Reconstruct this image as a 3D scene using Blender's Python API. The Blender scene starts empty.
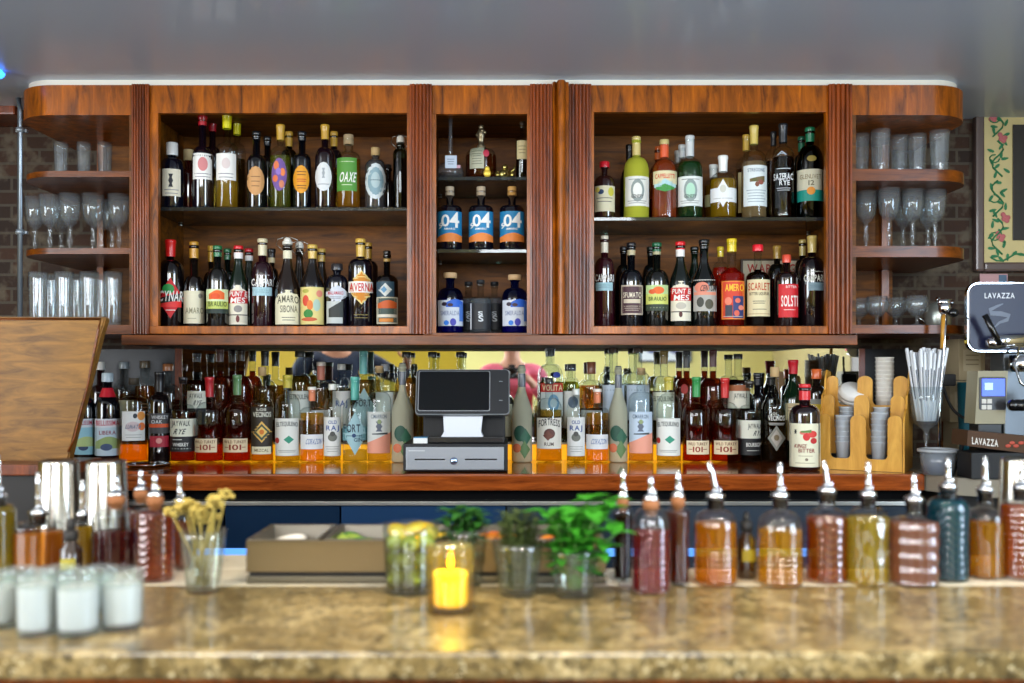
import bpy, bmesh, math, random
from mathutils import Vector, Matrix
random.seed(7)
PI = math.pi
F = 995.0; CX = 512.0; HY = 372.0; CZ = 1.45
def XP(px, Y): return (px-CX)/F*Y
def ZP(py, Y): return CZ-(py-HY)/F*Y
scene = bpy.context.scene
COL = scene.collection

# ------------------------------------------------------------------ materials
def lin(h):
    h = h.lstrip('#'); c = [int(h[i:i+2], 16)/255 for i in (0, 2, 4)]
    return tuple(((v/12.92) if v <= .04045 else ((v+.055)/1.055)**2.4) for v in c)+(1,)
_m = {}
def base_mat(name):
    m = bpy.data.materials.new(name); m.use_nodes = True
    nt = m.node_tree; b = nt.nodes['Principled BSDF']
    return m, nt, b
def mat(hexc, rough=.5, metal=0, coat=0, trans=0, ior=1.45, emis=0, spec=.5, bump=0, bscale=80):
    k = ('p', hexc, rough, metal, coat, trans, ior, emis, spec, bump, bscale)
    if k in _m: return _m[k]
    m, nt, b = base_mat('surface_'+hexc.lstrip('#'))
    b.inputs['Base Color'].default_value = lin(hexc)
    b.inputs['Roughness'].default_value = rough; b.inputs['Metallic'].default_value = metal
    b.inputs['Coat Weight'].default_value = coat; b.inputs['Coat Roughness'].default_value = .08
    b.inputs['Transmission Weight'].default_value = trans; b.inputs['IOR'].default_value = ior
    b.inputs['Specular IOR Level'].default_value = spec
    if emis:
        b.inputs['Emission Color'].default_value = lin(hexc); b.inputs['Emission Strength'].default_value = emis
    if bump:
        tc = nt.nodes.new('ShaderNodeTexCoord'); n = nt.nodes.new('ShaderNodeTexNoise'); n.inputs['Scale'].default_value = bscale
        bp = nt.nodes.new('ShaderNodeBump'); bp.inputs['Strength'].default_value = bump
        nt.links.new(tc.outputs['Object'], n.inputs['Vector']); nt.links.new(n.outputs['Fac'], bp.inputs['Height'])
        nt.links.new(bp.outputs['Normal'], b.inputs['Normal'])
    _m[k] = m; return m
def schlick(nt, f0, mx):
    N = nt.nodes.new; L = nt.links.new
    lw = N('ShaderNodeLayerWeight'); lw.inputs['Blend'].default_value = .5
    pw = N('ShaderNodeMath'); pw.operation = 'POWER'; pw.inputs[1].default_value = 4.0; L(lw.outputs['Facing'], pw.inputs[0])
    ma = N('ShaderNodeMath'); ma.operation = 'MULTIPLY_ADD'; ma.inputs[1].default_value = mx; ma.inputs[2].default_value = f0; L(pw.outputs[0], ma.inputs[0])
    return ma
def glass(tint='#f4f8f8', haze=.0, edge='#c4d0d4', f0=.05):
    k = ('g', tint, haze, edge, f0)
    if k in _m: return _m[k]
    m, nt, b = base_mat('thin_glass'); nt.nodes.remove(b)
    N = nt.nodes.new; L = nt.links.new
    out = nt.nodes['Material Output']
    lw = N('ShaderNodeLayerWeight'); lw.inputs['Blend'].default_value = .35
    mc = N('ShaderNodeMix'); mc.data_type = 'RGBA'
    mc.inputs[6].default_value = lin(tint); mc.inputs[7].default_value = lin(edge)
    p = N('ShaderNodeMath'); p.operation = 'POWER'; p.inputs[1].default_value = 4.0
    L(lw.outputs['Facing'], p.inputs[0]); L(p.outputs[0], mc.inputs[0])
    tr = N('ShaderNodeBsdfTransparent'); L(mc.outputs[2], tr.inputs['Color'])
    gl = N('ShaderNodeBsdfGlossy'); gl.inputs['Roughness'].default_value = .03
    df = N('ShaderNodeBsdfDiffuse'); df.inputs['Color'].default_value = (.8, .85, .9, 1)
    m1 = N('ShaderNodeMixShader'); m1.inputs[0].default_value = haze
    L(tr.outputs[0], m1.inputs[1]); L(df.outputs[0], m1.inputs[2])
    ad = schlick(nt, f0, .75)
    m2 = N('ShaderNodeMixShader'); L(ad.outputs[0], m2.inputs[0]); L(m1.outputs[0], m2.inputs[1]); L(gl.outputs[0], m2.inputs[2])
    L(m2.outputs[0], out.inputs['Surface'])
    _m[k] = m; return m
def liquid(hexc, trans=.8):
    """tinted clear liquid: coloured transparency with a little cloudiness and a fresnel sheen"""
    k = ('l', hexc, trans)
    if k in _m: return _m[k]
    m, nt, b = base_mat('liquid_'+hexc.lstrip('#')); nt.nodes.remove(b); N = nt.nodes.new; L = nt.links.new; c = lin(hexc)
    tr = N('ShaderNodeBsdfTransparent'); tr.inputs['Color'].default_value = tuple(min(1, v**.5) for v in c[:3])+(1,)
    df = N('ShaderNodeBsdfDiffuse'); df.inputs['Color'].default_value = c
    tl = N('ShaderNodeBsdfTranslucent'); tl.inputs['Color'].default_value = c
    m0 = N('ShaderNodeMixShader'); m0.inputs[0].default_value = .5; L(df.outputs[0], m0.inputs[1]); L(tl.outputs[0], m0.inputs[2])
    m1 = N('ShaderNodeMixShader'); m1.inputs[0].default_value = trans; L(m0.outputs[0], m1.inputs[1]); L(tr.outputs[0], m1.inputs[2])
    gl = N('ShaderNodeBsdfGlossy'); gl.inputs['Roughness'].default_value = .05; fr = schlick(nt, .02, .4)
    m2 = N('ShaderNodeMixShader'); L(fr.outputs[0], m2.inputs[0]); L(m1.outputs[0], m2.inputs[1]); L(gl.outputs[0], m2.inputs[2])
    L(m2.outputs[0], nt.nodes['Material Output'].inputs['Surface']); _m[k] = m; return m
def wood(name, dark, light, scale=(1, 1, 1), rough=.3, coat=.5, grain=6, dist=4):
    k = ('w', name)
    if k in _m: return _m[k]
    m, nt, b = base_mat(name); N = nt.nodes.new; L = nt.links.new
    tc = N('ShaderNodeTexCoord'); mp = N('ShaderNodeMapping'); mp.inputs['Scale'].default_value = scale
    L(tc.outputs['Object'], mp.inputs['Vector'])
    n1 = N('ShaderNodeTexNoise'); n1.inputs['Scale'].default_value = grain; n1.inputs['Detail'].default_value = 8; n1.inputs['Roughness'].default_value = .65; n1.inputs['Distortion'].default_value = dist*.2
    n2 = N('ShaderNodeTexNoise'); n2.inputs['Scale'].default_value = grain*.35; n2.inputs['Detail'].default_value = 3
    L(mp.outputs[0], n1.inputs['Vector']); L(tc.outputs['Object'], n2.inputs['Vector'])
    mx = N('ShaderNodeMath'); mx.operation = 'MULTIPLY_ADD'; mx.inputs[1].default_value = .65
    n2m = N('ShaderNodeMath'); n2m.operation = 'MULTIPLY'; n2m.inputs[1].default_value = .35
    L(n2.outputs['Fac'], n2m.inputs[0]); L(n1.outputs['Fac'], mx.inputs[0]); L(n2m.outputs[0], mx.inputs[2])
    cr = N('ShaderNodeValToRGB'); cr.color_ramp.elements[0].position = .36; cr.color_ramp.elements[1].position = .64
    cr.color_ramp.elements[0].color = lin(dark); cr.color_ramp.elements[1].color = lin(light)
    L(mx.outputs[0], cr.inputs[0]); L(cr.outputs[0], b.inputs['Base Color'])
    b.inputs['Roughness'].default_value = rough; b.inputs['Coat Weight'].default_value = coat*.5; b.inputs['Coat Roughness'].default_value = .12; b.inputs['Specular IOR Level'].default_value = .3
    bp = N('ShaderNodeBump'); bp.inputs['Strength'].default_value = .12; bp.inputs['Distance'].default_value = .002
    L(n1.outputs['Fac'], bp.inputs['Height']); L(bp.outputs[0], b.inputs['Normal'])
    _m[k] = m; return m
def granite():
    m, nt, b = base_mat('granite'); N = nt.nodes.new; L = nt.links.new
    tc = N('ShaderNodeTexCoord')
    def noise(s, d, dist=0):
        n = N('ShaderNodeTexNoise'); n.inputs['Scale'].default_value = s; n.inputs['Detail'].default_value = d; n.inputs['Roughness'].default_value = .7
        n.inputs['Distortion'].default_value = dist; L(tc.outputs['Object'], n.inputs['Vector']); return n
    a = noise(9, 6, .6); c1 = N('ShaderNodeValToRGB'); e = c1.color_ramp.elements
    e[0].position = .32; e[0].color = lin('#4c4024'); e[1].position = .68; e[1].color = lin('#ac9a70')
    q = e.new(.5); q.color = lin('#7c6a42')
    L(a.outputs['Fac'], c1.inputs[0])
    s = noise(55, 6, .3); c2 = N('ShaderNodeValToRGB'); c2.color_ramp.elements[0].position = .38; c2.color_ramp.elements[1].position = .55
    L(s.outputs['Fac'], c2.inputs[0])
    mx = N('ShaderNodeMix'); mx.data_type = 'RGBA'; mx.inputs[6].default_value = lin('#3c321c'); L(c2.outputs[0], mx.inputs[0]); L(c1.outputs[0], mx.inputs[7])
    s3 = noise(120, 2); c3 = N('ShaderNodeValToRGB'); c3.color_ramp.elements[0].position = .6; c3.color_ramp.elements[1].position = .7; L(s3.outputs['Fac'], c3.inputs[0])
    m2 = N('ShaderNodeMix'); m2.data_type = 'RGBA'; L(c3.outputs[0], m2.inputs[0]); L(mx.outputs[2], m2.inputs[6]); m2.inputs[7].default_value = lin('#b8ac88')
    L(m2.outputs[2], b.inputs['Base Color']); b.inputs['Roughness'].default_value = .3; b.inputs['Coat Weight'].default_value = .2
    b.inputs['Coat Roughness'].default_value = .1
    return m
def brick(name, c1, c2, mortar, sc=4):
    m, nt, b = base_mat(name); N = nt.nodes.new; L = nt.links.new
    tc = N('ShaderNodeTexCoord'); mp = N('ShaderNodeMapping'); mp.inputs['Rotation'].default_value = (PI/2, 0, 0)
    L(tc.outputs['Object'], mp.inputs[0])
    br = N('ShaderNodeTexBrick'); br.inputs['Scale'].default_value = sc; br.inputs['Color1'].default_value = lin(c1); br.inputs['Color2'].default_value = lin(c2)
    br.inputs['Mortar'].default_value = lin(mortar); br.inputs['Mortar Size'].default_value = .025; L(mp.outputs[0], br.inputs['Vector'])
    n = N('ShaderNodeTexNoise'); n.inputs['Scale'].default_value = 18; n.inputs['Detail'].default_value = 6; L(tc.outputs['Object'], n.inputs['Vector'])
    mx = N('ShaderNodeMix'); mx.data_type = 'RGBA'; cr = N('ShaderNodeValToRGB'); cr.color_ramp.elements[0].position = .5; cr.color_ramp.elements[1].position = .68
    L(n.outputs['Fac'], cr.inputs[0]); L(cr.outputs[0], mx.inputs[0]); L(br.outputs['Color'], mx.inputs[6]); mx.inputs[7].default_value = lin('#5c5244')
    L(mx.outputs[2], b.inputs['Base Color']); b.inputs['Roughness'].default_value = .85
    bp = N('ShaderNodeBump'); bp.inputs['Strength'].default_value = .6; bp.inputs['Distance'].default_value = .01
    L(n.outputs['Fac'], bp.inputs['Height']); L(bp.outputs[0], b.inputs['Normal'])
    return m
W_FACE = wood('mahogany_rail', '#351301', '#c06606', (14, 14, 2.5), .3, .25, 2.2)
W_POST = wood('mahogany_reed', '#401804', '#964410', (9, 9, 1.2), .3, .3, 4)
W_BACK = wood('panel_wood', '#321902', '#8a5006', (1.5, 10, 10), .55, .0, 3)
W_SHELF = wood('shelf_wood', '#361602', '#8a4608', (1.2, 10, 10), .35, .25, 4)
W_TOP = wood('counter_wood', '#4f1d0a', '#a04e1c', (1.2, 12, 12), .08, 1.0, 5)
W_FLAP = wood('flap_wood', '#5a3a10', '#9c6c28', (2.0, 8, 12), .5, .1, 4)
W_BOX = wood('bamboo', '#b07824', '#dca648', (8, 8, 1.5), .35, .4, 4)
GRAN = granite()
CLEAR = glass()
DRINK = glass('#f8fbfc', .05, '#a8b8c0')
GSHELF = glass('#a8c4bc', .02, '#2c5048')
STEEL = mat('#b8b6b0', .28, 1); CHROME = mat('#e4e6ea', .08, 1); BLACK = mat('#0a0a0c', .25, coat=.5); BLKMAT = mat('#101012', .6)
WHITE = mat('#e6e2d8', .5)

# ------------------------------------------------------------------ objects
def tag(o, label=None, cat=None, group=None, kind=None):
    if label: o['label'] = label
    if cat: o['category'] = cat
    if group: o['group'] = group
    if kind: o['kind'] = kind
    return o
def thing(name, label, cat, loc=(0, 0, 0), rot=(0, 0, 0), group=None):
    o = bpy.data.objects.new(name, None); COL.objects.link(o); o.location = loc; o.rotation_euler = rot
    o.empty_display_size = .02
    return tag(o, label, cat, group)
def fin(name, bm, mats, parent=None, world=False, smooth=False, label=None):
    if not isinstance(mats, (list, tuple)): mats = [mats]
    if world and parent is not None:
        p = parent; off = Vector((0, 0, 0))
        while p is not None: off += p.location; p = p.parent
        bmesh.ops.translate(bm, verts=bm.verts, vec=-off)
    me = bpy.data.meshes.new(name)
    if smooth:
        for f in bm.faces: f.smooth = True
    bm.to_mesh(me); bm.free()
    if smooth and len(me.polygons):
        try: me.set_sharp_from_angle(angle=math.radians(45))
        except Exception: pass
    for m in mats: me.materials.append(m)
    o = bpy.data.objects.new(name, me); COL.objects.link(o)
    if parent is not None: o.parent = parent
    if label: o['label'] = label
    return o
def BM(): return bmesh.new()
def box(bm, x0, x1, y0, y1, z0, z1, bev=0, mi=0):
    r = bmesh.ops.create_cube(bm, size=1)
    for v in r['verts']:
        v.co = Vector(((x0+x1)/2+v.co.x*(x1-x0), (y0+y1)/2+v.co.y*(y1-y0), (z0+z1)/2+v.co.z*(z1-z0)))
    fs = list({f for v in r['verts'] for f in v.link_faces})
    for f in fs: f.material_index = mi
    if bev:
        es = list({e for v in r['verts'] for e in v.link_edges})
        r2 = bmesh.ops.bevel(bm, geom=es, offset=bev, segments=2, affect='EDGES', profile=.6)
        for f in r2['faces']: f.material_index = mi
    return bm
def prism(bm, pts, z0, z1, mi=0):
    a = [bm.verts.new((x, y, z0)) for x, y in pts]; b = [bm.verts.new((x, y, z1)) for x, y in pts]
    n = len(pts); fs = [bm.faces.new(a[::-1]), bm.faces.new(b)]
    for i in range(n): fs.append(bm.faces.new((a[i], a[(i+1) % n], b[(i+1) % n], b[i])))
    for f in fs: f.material_index = mi
    bmesh.ops.recalc_face_normals(bm, faces=fs)
    return bm
def extr_xz(bm, pts, y0, y1, mi=0):
    a = [bm.verts.new((x, y0, z)) for x, z in pts]; b = [bm.verts.new((x, y1, z)) for x, z in pts]
    n = len(pts); fs = [bm.faces.new(a[::-1]), bm.faces.new(b)]
    for i in range(n): fs.append(bm.faces.new((a[i], a[(i+1) % n], b[(i+1) % n], b[i])))
    for f in fs: f.material_index = mi
    bmesh.ops.recalc_face_normals(bm, faces=fs)
    return bm
def lathe(bm, prof, segs=28, cx=0, cy=0, cz=0, fn=None, mi=0, sx=1, sy=1):
    rings = []
    for r, z in prof:
        if r < 1e-6: rings.append([bm.verts.new((cx, cy, cz+z))]); continue
        ring = []
        for i in range(segs):
            a = 2*PI*i/segs; rr = r*(fn(a, z, r) if fn else 1)
            ring.append(bm.verts.new((cx+rr*math.cos(a)*sx, cy+rr*math.sin(a)*sy, cz+z)))
        rings.append(ring)
    fs = []
    for p, q in zip(rings, rings[1:]):
        if len(p) == 1 and len(q) == 1: continue
        for i in range(segs):
            j = (i+1) % segs
            if len(p) == 1: f = (p[0], q[j], q[i])
            elif len(q) == 1: f = (p[i], p[j], q[0])
            else: f = (p[i], p[j], q[j], q[i])
            fs.append(bm.faces.new(f))
    for f in fs: f.material_index = mi; f.smooth = True
    return bm
def cyl(bm, r, z0, z1, cx=0, cy=0, segs=24, mi=0, r2=None, bev=.0):
    r2 = r if r2 is None else r2
    if bev: pr = [(0, z0), (r-bev, z0), (r, z0+bev), (r2, z1-bev), (r2-bev, z1), (0, z1)]
    else: pr = [(0, z0), (r, z0), (r2, z1), (0, z1)]
    return lathe(bm, pr, segs, cx, cy, 0, mi=mi)
def tube(bm, pts, r, segs=10, mi=0, r_end=None, caps=True):
    pts = [Vector(p) for p in pts]; n = len(pts); rings = []
    for i, p in enumerate(pts):
        d = (pts[min(i+1, n-1)]-pts[max(i-1, 0)]).normalized()
        u = d.cross(Vector((0, 0, 1)))
        if u.length < .05: u = d.cross(Vector((0, 1, 0)))
        u.normalize(); w = u.cross(d)
        rr = r if r_end is None else r+(r_end-r)*i/(n-1)
        rings.append([bm.verts.new(p+(u*math.cos(2*PI*k/segs)+w*math.sin(2*PI*k/segs))*rr) for k in range(segs)])
    fs = []
    for a, b in zip(rings, rings[1:]):
        for k in range(segs):
            j = (k+1) % segs; fs.append(bm.faces.new((a[k], a[j], b[j], b[k])))
    if caps: fs.append(bm.faces.new(rings[0][::-1])); fs.append(bm.faces.new(rings[-1]))
    for f in fs: f.material_index = mi; f.smooth = True
    bmesh.ops.recalc_face_normals(bm, faces=fs)
    return bm
def ball(bm, c, r, mi=0, s=(1, 1, 1), u=16, v=10, rot=None):
    res = bmesh.ops.create_uvsphere(bm, u_segments=u, v_segments=v, radius=r)
    mt = Matrix.Diagonal((*s, 1))
    if rot: mt = rot.to_4x4() @ mt
    bmesh.ops.transform(bm, matrix=Matrix.Translation(c) @ mt, verts=res['verts'])
    for f in {f for q in res['verts'] for f in q.link_faces}: f.material_index = mi; f.smooth = True
    return bm

# ------------------------------------------------------------------ lettering
_gl = {}
def glyph(ch):
    if ch in _gl: return _gl[ch]
    cu = bpy.data.curves.new('glyph', 'FONT'); cu.body = ch; cu.size = 1; cu.offset = .018; cu.resolution_u = 3
    o = bpy.data.objects.new('glyph', cu); COL.objects.link(o)
    dg = bpy.context.evaluated_depsgraph_get()
    me = bpy.data.meshes.new_from_object(o.evaluated_get(dg))
    vs = [(v.co.x, v.co.y) for v in me.vertices]; fs = [tuple(p.vertices) for p in me.polygons]
    bpy.data.objects.remove(o); bpy.data.curves.remove(cu); bpy.data.meshes.remove(me)
    x0 = min(v[0] for v in vs); x1 = max(v[0] for v in vs)
    _gl[ch] = ([(v[0]-x0, v[1]) for v in vs], fs, x1-x0); return _gl[ch]
for ch in "ABCDEFGHIJKLMNOPQRSTUVWXYZ0123456789": glyph(ch)
def text_pts(s, x0, x1, z0, z1, arc=0, slant=0):
    """all faces of a word fitted to a rectangle; yields (verts2d, faces)"""
    x = 0; V = []; Fc = []; capH = .73
    for ch in s:
        if ch == ' ': x += .35; continue
        g = glyph(ch); o = len(V)
        V += [(x+v[0], v[1]/capH) for v in g[0]]; Fc += [tuple(i+o for i in f) for f in g[1]]; x += g[2]+.09
    x -= .09
    out = []
    for a, b in V:
        u = a/x
        xx = x0+(x1-x0)*u+slant*b*(z1-z0); zz = z0+(z1-z0)*b + arc*(1-(2*u-1)**2)
        out.append((xx, zz))
    return out, Fc
def flat_text(name, s, x0, x1, z0, z1, y, m, parent, arc=0, slant=0):
    V, Fc = text_pts(s, x0, x1, z0, z1, arc, slant); bm = BM()
    vs = [bm.verts.new((a, y, b)) for a, b in V]
    for f in Fc:
        try: bm.faces.new([vs[i] for i in f])
        except ValueError: pass
    r = bmesh.ops.extrude_face_region(bm, geom=list(bm.faces))
    bmesh.ops.translate(bm, verts=[v for v in r['geom'] if isinstance(v, bmesh.types.BMVert)], vec=(0, -.0006, 0))
    bmesh.ops.recalc_face_normals(bm, faces=bm.faces)
    return fin(name, bm, m, parent, world=True)

# ------------------------------------------------------------------ bottles
ROWS = {  # Y, base z, group
 'A': (3.20, ZP(207, 3.14), 'bottles on the glass shelf of the left cabinet'),
 'B': (3.20, ZP(326, 3.08), 'bottles on the floor of the left cabinet'),
 'C1': (3.22, ZP(176.5, 3.14), 'bottles on the top glass shelf of the narrow middle cabinet'),
 'C2': (3.20, ZP(249, 3.14), 'bottles on the lower glass shelf of the narrow middle cabinet'),
 'C3': (3.20, ZP(333, 3.08), 'bottles on the floor of the narrow middle cabinet'),
 'D': (3.20, ZP(217, 3.14), 'bottles on the glass shelf of the right cabinet'),
 'E': (3.20, ZP(326, 3.08), 'bottles on the floor of the right cabinet'),
 'K': (3.35, 1.147, 'front row of bottles on the back counter'),
 'R': (3.475, 1.209, 'rear row of bottles on the lit step'),
}
def rz(prof, z):
    for (r0, z0), (r1, z1) in zip(prof, prof[1:]):
        if z0 <= z <= z1 and z1 > z0: return r0+(r1-r0)*(z-z0)/(z1-z0)
    return prof[-1][0]
CHK = []
class Wrap:
    """maps flat label coordinates (dx, z) onto the bottle's round surface"""
    def __init__(s, prof, face=0, flat=None): s.p = prof; s.flat = flat
    def __call__(s, dx, z, off):
        if s.flat is not None: return Vector((dx, -s.flat-off, z))
        R = max(rz(s.p, z), .004); q = max(-.985, min(.985, dx/R)); a = math.asin(q)
        return Vector(((R+off)*math.sin(a), -(R+off)*math.cos(a), z))
def patch(bm, wr, shape, x0, x1, z0, z1, off, mi, n=12, rows=8):
    cx = (x0+x1)/2; hw = (x1-x0)/2; grid = []
    if shape == 'rect': rows = 4
    for j in range(rows+1):
        t = j/rows
        if shape == 'oval': t = .5-.5*math.cos(PI*t)
        z = z0+(z1-z0)*t; k = abs(2*t-1)
        w = {'rect': 1, 'oval': math.sqrt(max(0, 1-k*k)), 'dia': max(.02, 1-k), 'hex': min(1, 1.35*(1-k)+.0) if k > .3 else 1,
             'shield': .75+.25*math.cos(PI*k*2), 'arch': math.sqrt(max(.02, 1-((t-.65)/.36)**2)) if t > .65 else 1,
             'slantL': 1, 'wave': 1}[shape]
        row = []
        for i in range(n+1):
            u = -1+2*i/n; zz = z
            if shape == 'wave': zz = z0+(z1-z0)*(t*(.55+.45*math.sin((u+1)*PI*.45)))
            if shape == 'slantL': zz = z0+(z1-z0)*t*(.5+.5*(u+1)/2)
            row.append(bm.verts.new(wr(cx+hw*w*u, zz, off)))
        grid.append(row)
    for a, b in zip(grid, grid[1:]):
        for i in range(n):
            f = bm.faces.new((a[i], a[i+1], b[i+1], b[i])); f.material_index = mi; f.smooth = True
PAPER = lambda h: mat(h, .55)
def labels_on(root, wr, cx, Y, dec, base_dz, holder=None):
    """dec: list of (shape,x0,x1,y0,y1,colour) patches and ('T',word,x0,x1,y0,y1,colour) words in photo pixels"""
    if not dec: return
    bm = BM(); mats = []; tb = None; tm = []
    X = lambda p: (p-cx)/F*Y
    Z = lambda q: ZP(q, Y)-base_dz
    k = 0; lab = None
    words = []
    for d in dec:
        if d[0] == 'T': words.append(d); continue
        sh, x0, x1, y0, y1, c = d[:6]
        if c not in mats: mats.append(c)
        k += 1
        if sh == 'lines':    # rows of small print
            nrow = d[6] if len(d) > 6 else 3
            for i in range(nrow):
                t = (i+.5)/nrow; yy = y0+(y1-y0)*t; ins = .12*((i*37) % 5)/5*(x1-x0)
                patch(bm, wr, 'rect', X(x0+ins), X(x1-ins), Z(yy+.35), Z(yy-.35), .0004+.00012*k, mats.index(c), 6)
        else: patch(bm, wr, sh, X(x0), X(x1), Z(y1), Z(y0), .0004+.00012*k, mats.index(c))
    lab = None
    if mats: lab = fin('label', bm, [PAPER(c) for c in mats], root)
    else: bm.free()
    for c in dict.fromkeys(w[6] for w in words):
        tb = BM()
        for w in words:
            if w[6] != c: continue
            ex = w[7] if len(w) > 7 else {}
            V, Fc = text_pts(w[1], X(w[2]), X(w[3]), Z(w[5]), Z(w[4]), ex.get('arc', 0)/F*Y, ex.get('slant', 0))
            vs = [tb.verts.new((a, 0, b)) for a, b in V]
            for f in Fc:
                try: tb.faces.new([vs[i] for i in f])
                except ValueError: pass
        if wr.flat is None:      # cut the letters into narrow strips so that they follow the round glass
            R_ = max(r for r, z in wr.p); xs_ = [v.co.x for v in tb.verts]; c_ = min(xs_)
            while c_ < max(xs_):
                c_ += R_*.14; bmesh.ops.bisect_plane(tb, geom=list(tb.verts)+list(tb.edges)+list(tb.faces), plane_co=(c_, 0, 0), plane_no=(1, 0, 0))
        for v in tb.verts: v.co = wr(v.co.x, v.co.z, .0006+.00012*k)
        fin('lettering', tb, PAPER(c), lab or root)
def make_profile(R, H, zs, zn, rn, curve):
    p = [(R*.82, 0), (R*.95, .0015), (R, .005), (R, zs)]
    n = 7
    for i in range(1, n+1):
        t = i/n
        if curve == 'r': r = rn+(R-rn)*(math.cos(t*PI/2)**.9 if t < 1 else 0); z = zs+(zn-zs)*math.sin(t*PI/2)
        elif curve == 'c': r = R+(rn-R)*(t*t*(3-2*t)*.6+t*.4); z = zs+(zn-zs)*t
        else: r = R+(rn-R)*(t**2.2*.35+.65*(1-math.cos(t*PI/2))) if False else (R-(R-rn)*(1-(1-t)**.5)); z = zs+(zn-zs)*(1-(1-t)**2.5)
        if z <= p[-1][1]: z = p[-1][1]+1e-4
        p.append((r, z))
    p.append((rn*.96, H))
    return p
def B(row, x, top, w, gl, cap, dec, desc, ysh=None, ynk=None, nw=8, curve='r', liq=None, lvl=None, base=None, dY=0, fn=None, name='bottle', box_=False, ltr=.8, cat='bottle'):
    Y, z0, grp = ROWS[row]; Y += dY
    X = XP(x, Y); zt = ZP(top, Y); H = zt-z0; basepx = HY+(CZ-z0)/Y*F; hp = basepx-top
    ysh = ysh or top+.42*hp; ynk = ynk or top+.3*hp
    R = w/2/F*Y; rn = nw/2/F*Y*.9
    for c in CHK:     # neighbours never touch
        if c[0] == row: R = max(min(R, math.hypot(c[1]-X, c[2]-Y)-c[3]-.0006), R*.86)
    k = F/Y
    H0 = H
    if cap and cap[0] == 'swing': H = H-.019
    prof = make_profile(R, H-.003, ZP(ysh, Y)-z0, ZP(ynk, Y)-z0, rn, curve)
    root = thing(name, desc, cat, (X, Y, z0), (0, 0, -math.atan2(X, Y)), grp)
    root['group'] = grp
    kind = gl[0] if isinstance(gl, tuple) else gl
    if kind == 'dark': gm = mat(gl[1], .06, coat=1.0, spec=.7)
    elif kind == 'frost': gm = mat(gl[1], .45, trans=.45, ior=1.1)
    elif kind == 'tint': gm = glass(gl[1], .0, gl[2] if len(gl) > 2 else '#203018')
    else: gm = CLEAR
    bm = BM(); segs = 40 if fn else 28
    pr = [(0, .004)]+prof
    if fn:
        pr2 = [(0, .004), prof[0], prof[1], prof[2]]; zz = prof[2][1]; top_z = prof[3][1]
        for i in range(1, 25): pr2.append((R, zz+(top_z-zz)*i/24))
        pr = pr2+prof[4:]
    lathe(bm, pr+[(0, H-.003)], segs, fn=fn)
    # lip ring
    if kind != 'dark' or True: lathe(bm, [(rn, H-.022), (rn*1.18, H-.02), (rn*1.18, H-.013), (rn, H-.011)], 20)
    fin('bottle_body', bm, gm, root)
    if liq:
        zl = (ZP(lvl, Y)-z0) if lvl else ZP(ysh, Y)-z0
        lp = [(0, .006)]
        for r, z in pr[1:]:
            if z < .006: z = .006
            if z >= zl: break
            lp.append((max(.002, r-.002), z))
        lp.append((max(.002, rz(prof, zl)-.002), zl)); lp.append((0, zl))
        bm = BM(); lathe(bm, lp, segs, fn=fn); fin('liquid', bm, liquid(liq, ltr), root)
    if cap:
        ck, cc, cyb = cap[:3]; zb = ZP(cyb, Y)-z0; cw = (cap[3]/2/F*Y) if len(cap) > 3 else rn*1.2
        bm = BM(); mm = mat(cc, .35, coat=.3)
        if ck == 'cap':
            lathe(bm, [(cw, zb), (cw*1.02, zb+.002), (cw*1.0, H-.002), (cw*.92, H), (0, H)], 24); fin('cap', bm, mm, root)
        elif ck == 'capsule':
            lathe(bm, [(max(rn*1.04, cw*.9), zb), (max(rn*1.05, cw*.94), (zb+H)/2), (cw, H-.012), (cw*1.06, H-.01), (cw*1.06, H-.003), (cw*.98, H), (0, H)], 24); fin('capsule', bm, mm, root)
        elif ck == 'cork':
            lathe(bm, [(cw*.8, zb), (cw, zb+.0008), (cw, H-.002), (cw*.93, H), (0, H)], 24); fin('stopper', bm, mat(cc, .6, bump=.2, bscale=400), root)
        elif ck == 'swing':
            ball(bm, Vector((0, 0, H+.006)), .0125, s=(1, 1, .95)); cyl(bm, rn*1.15, H-.006, H+.004, segs=18); fin('stopper', bm, mm, root)
            bm = BM(); r = rn*1.5
            H += .018
            for s in (-1, 1):
                tube(bm, [(s*r*.6, 0, H-.045), (s*r*1.7, -.004, H-.026), (s*r*1.5, -.004, H-.008), (s*.004, 0, H+.002)], .0015, 6)
            tube(bm, [(r*1.2, 0, H-.02), (r*2.1, -.006, H-.045), (r*2.6, -.006, H-.07)], .0011, 6)
            fin('wire_bail', bm, STEEL, root)
        if len(cap) > 4:      # collar
            c2, ya, yb = cap[4:7]; bm = BM(); za, zb2 = ZP(yb, Y)-z0, ZP(ya, Y)-z0
            lathe(bm, [(max(rz(prof, za), rn)*1.06, za), (max(rz(prof, zb2), rn)*1.1, zb2)], 24); fin('neck_band', bm, mat(c2, .4), root)
    labels_on(root, Wrap(prof), x, Y, dec, z0)
    CHK.append((row, X, Y, R, x, desc))
    return root
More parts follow.
